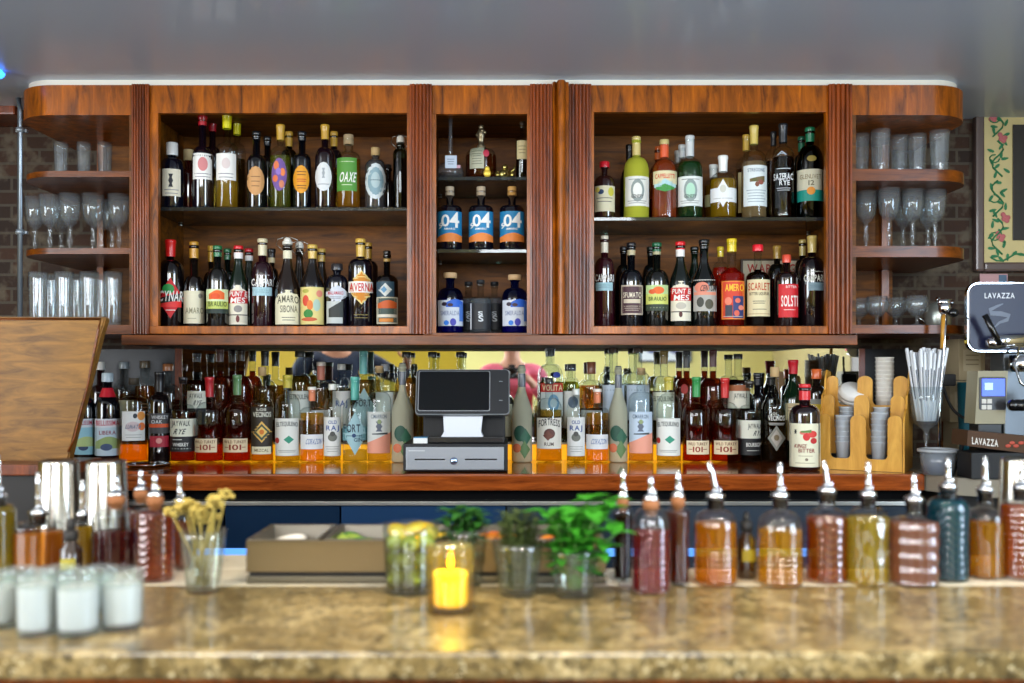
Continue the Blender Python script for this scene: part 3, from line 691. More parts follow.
B('B', 238.5, 246, 20, ('dark', '#0c1c10'), ('capsule', '#cc1420', 253, 9, '#e4e0dc', 253, 259), [('arch', 228.5, 247, 286, 325, CRM), ('rect', 228.5, 247, 291.5, 304, '#c01c20'), ('T', 'PUNT E', 230, 246, 292, 297, WHT, {'slant': .1}), ('T', 'MES', 231, 244.5, 298, 303.5, WHT, {'slant': .1}), ('oval', 234, 242, 306, 313, '#8a8480'), ('rect', 229, 247, 316, 323, '#cfc8b4'), ('rect', 229, 247, 315, 316, '#3a3434'), ('oval', 236, 239.5, 316, 323, '#6a2a28')], 'green bottle with red cap, white collar and red banded label in the left cabinet', ysh=286, ynk=263, nw=9, curve='c')
B('B', 249, 249, 17, ('dark', '#0c1a10'), ('capsule', '#b01420', 256, 8, '#d8d4d0', 256, 261), [], 'red capped green bottle peeking out behind its twin in the left cabinet', ysh=286, ynk=266, nw=8, curve='c', dY=.1)
B('B', 262.5, 239, 21.5, ('dark', '#230a14'), ('capsule', '#c8bc98', 256, 9.5), [('T', 'CAMPARI', 252.2, 273, 279.5, 286.5, WHT), ('rect', 253, 271.5, 288, 296.5, '#9fc0c8'), ('lines', 255, 269, 290, 294, '#7a98a0', 2), ('lines', 256, 269, 275, 277, '#a8a0a0', 1)], 'dark red bottle with pale gold foil and light blue band label in the left cabinet', ysh=277, ynk=262, nw=9)
B('B', 271.5, 249, 15, ('dark', '#0c0808'), ('capsule', '#14100e', 258, 8, '#c8b890', 258, 263), [], 'black capped dark bottle behind the light blue band label one', ysh=280, ynk=268, nw=7, dY=.1)
B('B', 287.5, 237, 25.5, ('dark', '#1e140e'), ('swing', '#e0dcd0', 250), [('arch', 275.8, 299.5, 291, 325, '#ddd6b8'), ('T', 'AMARO', 278, 298, 297.5, 304.5, '#55503c', {'arc': 1.5}), ('T', 'SIBONA', 280.5, 297, 306, 313, '#76705a'), ('lines', 282, 295, 317, 322, '#3c3a30', 2), ('rect', 282.5, 293, 251, 259, '#ddd6b8')], 'dark conical swing top bottle with big cream label', ysh=293, ynk=260, nw=9.5, curve='c')
B('B', 299.5, 241, 20, ('dark', '#1a120c'), ('swing', '#d8d4c8', 254), [], 'second swing top bottle half hidden behind the one with the big cream label', ysh=293, ynk=262, nw=8, curve='c', dY=.1)
B('B', 312.5, 245, 24, ('dark', '#141010'), ('capsule', '#c8a448', 259, 9.5), [('rect', 301, 323.5, 288, 325, '#d8c67c'), ('oval', 303, 309, 296, 307, '#d04428'), ('oval', 307, 313, 301, 311, '#d8742c'), ('oval', 304, 313, 310, 319, '#2c7a2c'), ('oval', 313, 320, 300, 312, '#a8c0b0'), ('oval', 316, 322, 291, 298, '#d8846c'), ('oval', 302, 317, 318, 322, '#c0562c'), ('oval', 303, 309, 290, 294, '#a8a440')], 'conical dark bottle with gold cap and colourful yellow picture label', ysh=287, ynk=262, nw=9, curve='c')
B('B', 321.5, 249, 16, ('dark', '#141010'), ('capsule', '#b89440', 262, 8), [], 'gold capped bottle peeking out behind the yellow picture label one', ysh=287, ynk=266, nw=8, curve='c', dY=.1)
B('B', 337, 264, 22, ('dark', '#0c0c18'), ('cap', '#2a2628', 270.5, 11.5), [('hex', 326.5, 348, 286, 303, '#c8ccd4'), ('rect', 327, 342.5, 302, 324, '#b8bcb8'), ('slantL', 329, 343, 301, 318, '#2c302c'), ('T', 'MALAMARO', 328.5, 343, 292, 295.5, '#b83c4c'), ('lines', 330, 341, 297, 300, '#8a8c94', 2)], 'short dark bottle with grey faceted label and dark stopper', ysh=284, ynk=275, nw=9)
B('B', 360.5, 239, 27, ('dark', '#0c0812'), ('capsule', '#c8a040', 257, 9.5), [('hex', 349, 374, 271.5, 305.5, '#d8c078'), ('hex', 350, 373, 273, 304, '#c87c10'), ('rect', 349, 374, 282.5, 293.5, '#e8e4dc'), ('T', 'AVERNA', 350, 373, 283.8, 292.2, '#c01820'), ('lines', 357, 366, 276, 280, '#e8d080', 1), ('lines', 354, 368, 314, 320, '#7a6a30', 2)], 'tall dark bottle with gold foil and golden lozenge label with white band', ysh=267, ynk=259, nw=9)
B('B', 368.5, 243, 19, ('dark', '#0a0810'), ('capsule', '#b89038', 259, 7), [], 'gold foiled bottle peeking out behind the golden lozenge label one', ysh=268, ynk=261, nw=7, dY=.1)
B('B', 387, 251, 22, ('dark', '#0a080a'), ('capsule', '#141210', 258, 7, '#a08040', 259, 262), [('rect', 377, 394, 282.5, 297.5, '#2c4858'), ('dia', 378.5, 392, 284, 297.5, '#c8ccc8'), ('dia', 381, 387, 287, 294, '#5c8cb0'), ('rect', 377, 397.5, 297.8, 324.5, '#c8c0a8'), ('rect', 378, 396.5, 299, 323, '#40504a'), ('wave', 378, 396.5, 301, 309, '#c85a24'), ('rect', 378, 396.5, 315, 318, '#d8d0c0'), ('rect', 379.5, 393, 319, 322.5, '#d88838')], 'black necked bottle with landscape label and white diamond, last on the left cabinet floor', ysh=283, ynk=275, nw=7.5)
# --- middle cabinet, top
t = thing('decanter', 'clear round flat decanter with very long thin neck on the top middle shelf', 'decanter', (XP(450.5, 3.22), 3.22, ROWS['C1'][1]), group=None)
def pz(y, row, Y): return ZP(y, Y)-ROWS[row][1]
s = 3.22/F; h = pz(115, 'C1', 3.22)
pr = [(0, .001), (9*s, .001), (12.5*s, 3*s), (13.5*s, 8*s), (12.5*s, 13*s), (9*s, 17*s), (4*s, 20*s), (2.2*s, 24*s), (2*s, 34*s), (1.7*s, 56*s), (2.6*s, h-.006), (2.6*s, h-.002), (0, h)]
fin('decanter_body', lathe(BM(), pr, 32), DRINK, t)
fin('stopper', ball(BM(), Vector((0, 0, h+.004)), .008), DRINK, t)
fin('liquid', lathe(BM(), [(0, .004), (8*s, .004), (11.5*s, 3*s), (12.2*s, 7*s), (0, 7*s)], 28), liquid('#4a2a14'), t)
fin('neck_ring', lathe(BM(), [(2.0*s, 20*s), (3.4*s, 21*s), (3.4*s, 22.5*s), (2.0*s, 23.5*s)], 20), mat('#c08a50', .3, .6), t)
labels_on(t, Wrap(pr, flat=13.2*s), 450.5, 3.22, [('rect', 446, 457.5, 158.5, 171, '#c8d4e4'), ('lines', 448, 455, 161, 168, '#7a8aa0', 3), ('rect', 457.5, 461, 168, 171, '#c89aa8')], ROWS['C1'][1])
r_ = B('C1', 481, 147, 31, 'clear', ('capsule', '#8a7a60', 152, 8), [('rect', 470, 484, 150, 171.5, '#a8a890'), ('lines', 472, 482, 153, 168, '#6a6a58', 6), ('oval', 483, 489, 152.5, 160, '#b83448')], 'round amber bottle with figure stopper and grey label on the top middle shelf', ysh=157, ynk=149.5, nw=9, curve='q', liq='#8a3a10', lvl=156)
hh = pz(147, 'C1', 3.22)
bm = BM(); lathe(bm, [(0, hh), (.013, hh), (.013, hh+.004), (.009, hh+.006), (.008, hh+.02), (.0125, hh+.03), (.014, hh+.045), (.009, hh+.056), (0, hh+.058)], 14, fn=lambda a, z, r: 1+.18*math.sin(3*a+z*120))
ball(bm, Vector((0, 0, hh+.063)), .0085); ball(bm, Vector((.012, -.003, hh+.046)), .006); ball(bm, Vector((-.012, .002, hh+.038)), .006); ball(bm, Vector((.004, -.009, hh+.05)), .006)
fin('figure_stopper', bm, mat('#8c8066', .35, .8), r_)
bm = BM(); ball(bm, Vector((.02, -.05, .016)), .012, s=(1, .5, 1.1)); ball(bm, Vector((.02, -.05, .03)), .008, s=(1, .5, 1)); fin('wax_seal', bm, mat('#d8b840', .3, .3), r_, label='gold seal')
t = thing('ornament', 'small gilt figure ornament sitting on the top middle shelf', 'ornament', (XP(505, 3.2), 3.2, ROWS['C1'][1]))
bm = BM(); gm = mat('#a89a5a', .25, .9)
ball(bm, Vector((0, 0, .018)), .018, s=(1.2, .8, 1)); ball(bm, Vector((0, 0, .04)), .010); ball(bm, Vector((-.024, 0, .016)), .009); ball(bm, Vector((.024, 0, .016)), .009)
tube(bm, [(.018, 0, .024), (.03, 0, .034), (.032, 0, .046)], .004, 8); tube(bm, [(-.018, 0, .024), (-.03, 0, .03), (-.032, 0, .02), (-.02, 0, .01)], .003, 8); ball(bm, Vector((0, -.012, .018)), .008)
fin('figure', bm, gm, t)
bm = BM(); cyl(bm, .018, 0, .004, segs=24); fin('base', bm, BLACK, t)
B('C1', 522.5, 122, 14, 'clear', ('capsule', '#3a2818', 128, 6), [('rect', 517, 527, 142, 160.5, '#c8b888'), ('lines', 518.5, 526, 146, 156, '#7a6c48', 3)], 'tall slim bottle with tan label at the right edge of the top middle shelf', ysh=142, ynk=136, nw=5.5, liq='#2a1408', lvl=142)
# --- three 904 bottles
for i, (x, cc, nm) in enumerate(((449.7, '#b0a088', 'leftmost of the three blue and orange labelled bottles, pale cork'), (481, '#b09c80', 'middle one of the three blue and orange labelled bottles'), (512, '#c0904c', 'rightmost of the three blue and orange labelled bottles, golden cork'))):
    o = x-449.7
    B('C2', x, 187, 25, D('#0c0a14'), ('cork', cc, 196, 9), [('rect', 437.8+o, 461.6+o, 213, 243, '#1878a8'), ('wave', 437.8+o, 461.6+o, 234.5, 243.2, '#d87c34'),
      ('T', '9', 438.5+o, 442.5+o, 224, 230, WHT, {'slant': .2}), ('T', '0', 441.5+o, 449.5+o, 216, 228, WHT), ('T', '4', 449.5+o, 459+o, 213.5, 229, WHT), ('T', 'AMARO', 444+o, 455+o, 229.5, 231.5, WHT)], nm, ysh=210, ynk=206, nw=8.5, curve='q')
for i, (x, tp, nm) in enumerate(((450.2, 273, 'blue bottle with wooden cap and white label, left end of the lowest middle shelf'), (514.8, 275, 'blue bottle with wooden cap and white label, right end of the lowest middle shelf'))):
    o = x-450.2
    B('C3', x, tp, 26.5, ('tint', '#4a78e8', '#10248c'), ('cork', '#c8a478', tp+5.5, 13.5), [('rect', 438.2+o, 462.8+o, 301, 326.5, '#ccd2dc'), ('wave', 446+o, 462.5+o, 300, 308, '#2c62c8'), ('oval', 442+o, 447+o, 303, 307, '#2a1c30'), ('oval', 447.5+o, 453+o, 304, 307.5, '#3a2030'), ('rect', 459+o, 462.8+o, 305, 322, '#4c78c8'), ('oval', 444+o, 449+o, 321, 326, '#2a78d8'), ('oval', 450+o, 456+o, 319, 326.5, '#4040a8'), ('T', 'SMERALDA', 441+o, 459+o, 311.5, 316, '#8a94b0')], nm, ysh=300, ynk=288, nw=9.5, liq='#1c44c0', lvl=300, ltr=.6)
for i, (x, tp, w, dY, nm) in enumerate(((468.5, 282, 19, .1, 'clear square shouldered bottle with black label, left and behind its twin'), (480.6, 280, 22, -.02, 'clear square shouldered bottle with black label in front of its two twins'), (494.5, 282, 20, .1, 'clear square shouldered bottle with black label, right and behind its twin'))):
    B('C3', x, tp, w, 'clear', ('cork', '#141416', tp+4, 8), [('rect', x-w*.46, x+w*.42, 304, 330, '#16161a'), ('T', 'S', x-2.6, x+2.2, 312, 316, '#c8ccd0'), ('T', 'S', x-2.2, x+2.8, 316, 322, '#c8ccd0'), ('rect', x-w*.46, x-w*.40, 304, 330, '#c8ccd0')], nm, ysh=300, ynk=297, nw=7, curve='q', liq='#b8c0c8', lvl=299, dY=dY)
# --- right cabinet, glass shelf
B('D', 604.5, 162, 21, D('#2a1414'), ('cap', '#c81828', 168, 10), [('rect', 595, 614.5, 187.5, 213, '#d8d0b0'), ('oval', 598, 604, 191, 196, '#243c60'), ('oval', 608, 613.5, 189, 198, '#c8c040'), ('oval', 595.5, 600, 189, 194, '#d8c860'), ('lines', 597, 612, 198, 205, '#5a5a5a', 2)], 'small dark bottle with red cap and cream label, first on the right glass shelf', ysh=186, ynk=176, nw=7, curve='r')
B('D', 629, 145, 18, D('#100c0c'), ('capsule', '#141414', 160, 6.5), [], 'black topped bottle half hidden behind the lime green one', ysh=186, ynk=168, nw=6, dY=.12)
B('D', 636.3, 137, 25, ('frost', '#ccd044'), ('capsule', '#d0bc74', 156, 8.5), [('rect', 625.5, 649, 178.5, 208, '#dcdcd4'), ('oval', 631, 644, 181, 204, '#8a9490'), ('oval', 633, 642, 185, 200, '#e0e0d8'), ('lines', 629, 646, 180, 183, '#7a7e7c', 1), ('T', 'GENEPY', 631.5, 643.5, 196.5, 200, '#5c5c58'), ('lines', 628, 646, 202, 206, '#8a8c88', 2)], 'cloudy lime green bottle with cream capsule and white wreath label', ysh=172, ynk=158, nw=9)
B('D', 658, 147, 19, D('#5a2010'), ('capsule', '#d86a30', 160, 6), [('rect', 650, 660, 175, 200, '#c87c30')], 'orange collared brown bottle half hidden behind the amber one', ysh=182, ynk=165, nw=7, dY=.12)
B('D', 664.3, 140, 25, 'clear', ('cap', '#c8b878', 145, 9.5, '#d8582c', 145, 158), [('rect', 653.5, 676.5, 173, 186, '#d8cca0'), ('hex', 654.5, 675.5, 181, 194, '#a8ccd0'), ('hex', 656, 674, 186, 194, '#3c8c3c'), ('T', 'CAPPELLETTI', 655.5, 674.5, 176, 180.5, '#c83c24')], 'amber orange bottle with gold cap, orange collar and green blue label', ysh=172, ynk=160, nw=9, liq='#d8622c', lvl=160, ltr=.6, fn=lambda a, z, r: 1+(.03*math.sin(12*a) if z < .12 else 0))
B('D', 677.5, 151, 16, 'clear', ('capsule', '#c8c4bc', 163, 6), [], 'hindmost clear topped bottle left of the dark green one', ysh=186, ynk=170, nw=6, dY=.2, liq='#3a4a20', lvl=186)
B('D', 682, 145, 19, 'clear', ('capsule', '#c8c8c4', 158, 7), [], 'clear topped bottle half hidden behind the dark green one', ysh=182, ynk=165, nw=7, dY=.1, liq='#3a5a24', lvl=182)
B('D', 689.8, 136, 25.5, 'clear', ('capsule', '#c4c8c8', 157, 8.8), [('rect', 678.3, 702, 178.5, 208, '#d8dcd8'), ('oval', 684, 697, 181, 204, '#8a9894'), ('oval', 686, 695, 185, 200, '#a8d0b8'), ('lines', 682, 699, 180, 183, '#7a7e7c', 1), ('T', 'GENEPY', 684.5, 696.5, 196.5, 200, '#4c5c54'), ('lines', 681, 699, 202, 206, '#8a8c88', 2)], 'dark green bottle with silvery top and white wreath label', ysh=172, ynk=159, nw=9, liq='#2c6c34', lvl=163, ltr=.6)
B('D', 713.5, 165, 18, 'clear', ('capsule', '#e0e0dc', 178, 8.5), [('rect', 705, 711, 196, 208, '#d8d8a0')], 'white capped yellow bottle half hidden left of its front twin', ysh=188, ynk=180, nw=8, liq='#c89418', lvl=186, dY=.1, ltr=.6)
B('D', 723, 156, 26, 'clear', ('capsule', '#e8e8e4', 172, 9.5), [('rect', 710.8, 735.8, 190, 204, '#e0e2e2'), ('dia', 715, 731, 181.5, 209, '#e0e2e2'), ('oval', 720, 726, 187, 195, '#c4c4b8'), ('lines', 714, 732, 199, 202, '#a8a8a4', 1)], 'short round yellow bottle with white cap and star shaped white label', ysh=183, ynk=173, nw=8, liq='#dcb01c', lvl=180, ltr=.6)
B('D', 746, 135, 20, 'clear', ('capsule', '#c09838', 151, 7), [('rect', 738.5, 746, 174, 214, '#d0c090')], 'gold topped amber bottle half hidden behind the olive branch label one', ysh=170, ynk=157, nw=7, liq='#7a3c0c', lvl=170, dY=.1)
B('D', 754, 126, 25, 'clear', ('capsule', '#cdb458', 144.5, 8.8), [('rect', 744, 767.5, 167.5, 208, '#d4dcdc'), ('slantL', 750, 764, 178, 184, '#6a5a34'), ('oval', 752, 757, 180, 184, '#5a5a2c'), ('oval', 758, 763, 182, 187, '#8a4a3c'), ('oval', 755, 759, 184, 189, '#7a4a34'), ('T', 'STREGONE', 748, 764, 170.5, 174, '#7a8894'), ('lines', 747, 765, 191, 205, '#8a98a4', 5)], 'tall clear bottle of pale liqueur with olive branch on its big white label', ysh=163, ynk=151, nw=8, liq='#e4c490', lvl=163, ltr=.65)
B('D', 773.5, 132, 17, 'clear', ('capsule', '#26262a', 146, 6), [], 'dark capped bottle half hidden left of the silver lettered one', ysh=160, ynk=150, nw=6, liq='#3a1a0c', lvl=162, dY=.1)
B('D', 783, 124, 21, 'clear', ('capsule', '#202226', 143, 8.8), [('lines', 777, 790, 169.5, 171.5, '#d0d4d8', 1), ('T', 'SAZERAC', 774.2, 792.5, 175, 181.5, '#dfe2e4'), ('T', 'RYE', 779.5, 789.5, 182, 187, '#dfe2e4'), ('lines', 777, 790, 189, 193, '#b0b4b8', 2), ('T', 'A', 777, 787, 153, 157, '#a8b0b8')], 'tall faceted bottle with black top and silver lettering straight on the glass', ysh=158, ynk=147, nw=8, liq='#241008', lvl=158, fn=lambda a, z, r: 1+.035*math.cos(10*a))
B('D', 801.5, 137, 17, D('#0c1410'), ('capsule', '#1c6a4c', 152, 7), [], 'green topped bottle half hidden behind the teal labelled one', ysh=168, ynk=155, nw=7, dY=.1)
B('D', 810, 128, 26, ('tint', '#3a5038', '#040c08'), ('capsule', '#16704c', 142.5, 9.5), [('rect', 797.8, 823, 171.5, 193, '#c8c4ac'), ('rect', 797.8, 823, 192, 203, '#148a7c'), ('oval', 807, 815, 189, 197, '#d88c2c'), ('T', 'GLENLIVET', 800.5, 820.5, 176.5, 181, '#8a7c60'), ('T', '12', 808.5, 814, 182.5, 187.5, '#6a644c'), ('oval', 807, 816, 158, 164, '#8a7a34')], 'green bottle with cream and teal label, right end of the right glass shelf', ysh=166, ynk=146, nw=9, liq='#2c4020', lvl=166)
# --- right cabinet, floor
B('E', 604.5, 236, 20, ('dark', '#300c14'), ('capsule', '#d8d0bc', 253, 7.5), [('T', 'CAMPARI', 595.3, 613.5, 275, 282, WHT), ('rect', 596, 612.5, 283.2, 291.5, '#a0c4cc'), ('lines', 598, 610, 285, 289, '#7a9aa4', 2)], 'dark red bottle with white foil and light blue label, first on right cabinet floor', ysh=270, ynk=258, nw=8)
B('E', 623.5, 247, 17, D('#0a0808'), ('capsule', '#141012', 254, 7), [], 'black capped bottle half hidden behind the brown and cream label one', ysh=280, ynk=265, nw=7, dY=.1)
B('E', 631.2, 243, 23.5, D('#080a10'), ('capsule', '#1c181c', 250.5, 9, '#b8ac88', 250.5, 255.5), [('rect', 621.5, 642.5, 286, 315.5, '#c4b4a0'), ('rect', 622.5, 641.5, 287.5, 314, '#4a2c34'), ('T', 'SFUMATO', 623.5, 641, 293, 298.5, '#dcd0b8'), ('rect', 624, 640, 300, 304, '#cdbfa6'), ('lines', 624, 640, 306, 312, '#b0a08c', 3)], 'black bottle with brown and cream striped label in the right cabinet', ysh=283, ynk=270, nw=8.5)
B('E', 650.5, 247, 17, D('#0a0a0a'), ('capsule', '#14201a', 256, 7), [], 'dark capped bottle half hidden behind the green capped one in the right cabinet', ysh=280, ynk=265, nw=7, dY=.1)
B('E', 656.8, 243, 24, D('#0c0e0c'), ('capsule', '#125c38', 252, 9, '#a8a078', 252, 255), [('rect', 646.3, 667.8, 286, 305, '#c8cc68'), ('rect', 646.3, 667.8, 286, 295, '#b8d090'), ('oval', 653, 664, 287.5, 295, '#e06420'), ('oval', 649, 656, 290, 295, '#d4541c'), ('rect', 646.3, 667.8, 305, 311.5, '#2c3828'), ('lines', 648, 666, 307, 310, '#8a9470', 1), ('T', 'BRAULIO', 649, 666, 297.5, 301.5, '#58682c')], 'dark bottle with green cap and yellow green orange label in the right cabinet', ysh=283, ynk=270, nw=8.5)
B('E', 680.3, 242, 22, ('dark', '#0c1410'), ('capsule', '#d81c24', 250, 9.5, '#e4e0dc', 250, 257), [('arch', 671, 690.5, 282, 321.5, CRM), ('rect', 671, 690.5, 288.5, 301.5, '#c4201c'), ('T', 'PUNT E', 672.5, 689.5, 289.5, 294.5, WHT, {'slant': .1}), ('T', 'MES', 674, 688.5, 295.5, 301, WHT, {'slant': .1}), ('oval', 676, 686, 303, 310, '#b8b0a0'), ('rect', 671.5, 690.5, 312, 313, '#3c3434'), ('oval', 679, 682.5, 312, 318, '#502420')], 'green bottle with red cap, white collar and red banded label in the right cabinet', ysh=284, ynk=260, nw=9, curve='c')
B('E', 694.5, 247, 18, ('dark', '#0c180e'), ('capsule', '#101210', 254, 8), [], 'black capped green bottle peeking out behind the coral label one', ysh=284, ynk=262, nw=7.5, curve='c', dY=.1)
B('E', 704, 240, 26, ('dark', '#0a0e0e'), ('capsule', '#141618', 249, 10), [('rect', 693.8, 716, 280.5, 312, '#a8a49c'), ('oval', 695, 709, 283, 294, '#d88068'), ('rect', 694.5, 715.5, 293, 296, '#d88a70'), ('oval', 697, 704, 298, 308, '#3c3c34'), ('oval', 705, 713, 300, 310, '#4c4838'), ('T', 'CENTUM', 700, 715, 286, 292, '#2c2c2c', {'slant': .25})], 'black capped bottle with grey and coral pink label in the right cabinet', ysh=284, ynk=262, nw=9.5, curve='c')
B('E', 720.5, 247, 17, 'clear', ('capsule', '#d8b818', 257, 6.5), [], 'yellow capped orange bottle left and behind its twin', ysh=275, ynk=262, nw=6.5, liq='#e03010', lvl=268, dY=.1, ltr=.6)
B('E', 731.7, 239, 25.5, 'clear', ('capsule', '#e0c01c', 252, 9.5), [('rect', 722, 744, 282, 320, '#e08028'), ('rect', 723, 743, 283, 319, '#d03c20'), ('T', 'AMERO', 725.5, 743, 285, 292, '#f0b828'), ('rect', 733, 743, 297, 319, '#2c3468'), ('oval', 725, 732, 298, 306, '#e07c60'), ('rect', 725.5, 732.5, 306, 318, '#343440'), ('oval', 735, 740, 299, 304, '#e06850'), ('oval', 738, 743, 306, 311, '#e0806c'), ('oval', 734, 739, 311, 317, '#d86048'), ('lines', 724, 742, 316, 318.5, '#b8a8a0', 1)], 'orange red bottle with yellow cap and lively orange and navy label', ysh=275, ynk=268, nw=10, curve='c', liq='#dc2414', lvl=268, ltr=.65)
B('E', 757.8, 245, 23.5, 'clear', ('cap', '#e02030', 251.5, 10.5), [('rect', 747.7, 770, 280.5, 317, '#d8caa0'), ('T', 'SCARLET', 748.8, 769, 283.5, 291, '#b4421c'), ('T', 'BITTER LIQUEUR', 750, 768.5, 293, 296, '#5a4830'), ('lines', 753, 765, 301, 305, '#4c4438', 2), ('lines', 753, 766, 309, 311, '#5c5448', 1), ('rect', 748, 769.8, 314, 315, '#b8a47c')], 'dark bottle with bright red cap and tan label beside the little sign', ysh=279, ynk=272, nw=8.5, liq='#200c0c', lvl=270)
B('E', 777, 246, 20, D('#0c0a08'), ('capsule', '#a88438', 259, 8), [], 'gold foiled black bottle behind the red labelled one', ysh=280, ynk=264, nw=7, dY=.1)
B('E', 786.5, 255, 23, ('dark', '#180c0c'), ('cap', '#d84c34', 263, 8.5), [('rect', 779, 797.5, 285, 318, '#c81c24'), ('T', 'BITTER', 786, 796, 286.5, 289, '#e8c8c0'), ('T', 'SOLSTI', 781.5, 797, 296, 307, '#e8e0d8'), ('lines', 784, 795, 309.5, 311.5, '#e8c0b8', 1)], 'short dark bottle with orange red cap and plain red label', ysh=279, ynk=272, nw=8, dY=-.01)
B('E', 802.5, 240, 17, D('#0c0808'), ('capsule', '#b09c58', 256, 7), [('T', 'C', 797.5, 800.5, 282, 288, WHT)], 'gold foiled dark bottle half hidden behind the last one of the right cabinet floor', ysh=274, ynk=260, nw=7, dY=.1)
B('E', 812, 236, 25.5, D('#12080c'), ('capsule', '#b8a058', 253, 9.5), [('T', 'CAMPARI', 804.5, 823.5, 275.5, 282.5, '#d8d8cc'), ('lines', 808, 822, 272, 273.5, '#a8a89c', 1), ('rect', 808.5, 823, 283.5, 291.5, '#7c94a0'), ('lines', 810, 822, 285.5, 289, '#5c7884', 2)], 'tall black bottle with gold foil and grey blue label, last on right cabinet floor', ysh=271, ynk=257, nw=8.5)
t = thing('framed_sign', 'small cream sign with red letters propped behind the red capped bottle', 'sign', (XP(769, 3.4), 3.4, ROWS['E'][1]))
fin('frame', box(BM(), XP(741, 3.4), XP(802, 3.4), 3.4, 3.41, ROWS['E'][1], ZP(259, 3.4), .002), mat('#3c2c20', .5), t, True)
fin('sign_face', box(BM(), XP(743, 3.4), XP(800, 3.4), 3.3975, 3.4, ROWS['E'][1]+.006, ZP(261, 3.4)), mat('#b8ac94', .6), t, True)
flat_text('lettering', 'WARNING', XP(747, 3.4), XP(795, 3.4), ZP(273, 3.4), ZP(264, 3.4), 3.3972, mat('#a02820', .6), t)

# ================================================================== BACK COUNTER, FRONT ROW
def whisk(x, top, capc, dl, lx0, lx1, ly, y_=0):
    B('K', x, top, 28, 'clear', ('capsule', capc, top+20, 8.5), [('rect', lx0, lx1, ly, ly+13.5, '#dcc8a4'), ('T', 'WILD TURKEY', lx0+1.5, lx1-1.5, ly+1.5, ly+4.5, '#6a3c20'), ('T', '101', lx0+6, lx1-6, ly+5.5, ly+11, '#8a2c1c'), ('lines', lx0+2, lx0+5.5, ly+8, ly+9, '#8a2c1c', 1), ('lines', lx1-5.5, lx1-2, ly+8, ly+9, '#8a2c1c', 1)], dl, ysh=416, ynk=402, nw=8, liq='#a02408', lvl=425, ltr=.9)
def tequila(row, x, top, dl, k=1.0, o=0, lvl=None):
    B(row, x, top, 24.5*k, 'clear', ('capsule', '#b8a83c', top+13, 9.5), [('rect', x-12+o, x+11+o, 418, 455, '#dcdcd4'), ('T', 'ELTEQUILENO', x-10.5+o, x+9.5+o, 422, 426.5, '#3c4440', {'arc': 1.2}), ('dia', x-4+o, x+6+o, 435, 443, '#2c8c70'), ('oval', x-12+o, x-8+o, 437, 443, '#a8342c'), ('lines', x-9+o, x+8+o, 449, 452, '#9a9c94', 2)], dl, ysh=407, ynk=394, nw=9, liq='#c8bc6c', lvl=lvl or 442, ltr=.95)
def oldraj(x, top, w, dl):
    B('K', x, top, w, 'clear', ('cap', '#dcdcd4', top+6, 7.5), [('rect', x-8.6, x+8.6, 417, 455.5, '#dcdcd8'), ('T', 'OLD', x-4, x+4, 420, 423.5, '#28488c'), ('T', 'RAJ', x-6, x+6, 425, 430, '#28488c'), ('oval', x-4.5, x+4.5, 433, 441, '#6a6c64'), ('oval', x-2.5, x+2.5, 431, 436, '#4c4c48'), ('lines', x-6.5, x+6.5, 445, 452, '#a0a09c', 3)], dl, ysh=412, ynk=398, nw=7, liq='#bcb040', lvl=428, ltr=.95)
def corazon(x, top, w, dl):
    B('K', x, top, w, 'clear', ('cap', '#e4dcd0', top+3, 8.5, '#d87c54', top+3, top+14), [('rect', x-11, x+10.5, 434, 448.5, '#dcdcdc'), ('T', 'CORAZON', x-6.5, x+8.5, 438, 443.5, '#6a80a8', {'slant': .3})], dl, ysh=412, ynk=407, nw=7, liq='#eaae3c', lvl=413, ltr=.95, fn=lambda a, z, r: 1+.012*math.sin(24*a)*math.sin(z*420))
def bird(x, top, w, dl, c1='#c8d4dc', pink=True):
    B('K', x, top, w, 'clear', ('cork', '#b89468', top+7, 8), [('rect', x-11.5, x+10.8, 411.5, 452.5, c1), ('slantL', x-11.5, x+10.8, 432, 452.5, '#e09880'), ('shield', x-3.5, x+3, 421, 431, '#5c6474'), ('oval', x-2, x+2, 419, 423.5, '#8a9a6a'), ('slantL', x-7, x+8, 432, 434, '#3c4448'), ('T', 'CIMARRON', x-8, x+7, 414, 418, '#5c6c7c')], dl, ysh=402, ynk=392, nw=10, liq='#d0c090' if not pink else '#d8b080', lvl=440, ltr=.95)
def frosty(x, top, w, dl):
    B('K', x, top, w, ('frost', '#c8c6ac'), ('capsule', '#50545c', top+22, 5.5), [('oval', x-8, x+4, 425, 441, '#244c3c'), ('dia', x-2, x+9, 428, 446, '#2c5c44'), ('dia', x-3, x+8, 440, 458, '#5c7848'), ('oval', x-9, x-1, 443, 452, '#c86c48')], dl, ysh=412, ynk=388, nw=7.5, curve='c')
B('K', 85, 385, 21, D('#0a1018'), ('capsule', '#b8c4cc', 393, 10), [('rect', 75.5, 95, 418.5, 454, '#86b4c0'), ('rect', 75.5, 95, 418.5, 427, '#c4ccd0'), ('T', 'BELLISSIMA', 76.5, 94, 420, 424.5, '#a02c40'), ('oval', 79, 88, 444, 450, '#2c3c5c'), ('wave', 76, 95, 436, 446, '#a8b878')], 'dark bottle with pale blue label touching the edge of the upright flap', ysh=412, ynk=398, nw=9)
B('K', 107.5, 373, 24, D('#0a0a10'), ('cap', '#bccad0', 382, 11, '#c81c2c', 388, 397), [('rect', 96, 119, 418.5, 455, '#b4c4cc'), ('rect', 96, 119, 418.5, 427, '#d0d0d4'), ('T', 'BELLISSIMA', 97, 118, 420, 425, '#b42c40'), ('wave', 96.5, 118.5, 436, 448, '#8a9c60'), ('T', 'LIBERA', 100, 115, 430, 434, '#8a3c4c'), ('oval', 101, 112, 443, 450, '#3c4c6c')], 'dark bottle with white cap, red neck band and pale blue label', ysh=408, ynk=396, nw=10)
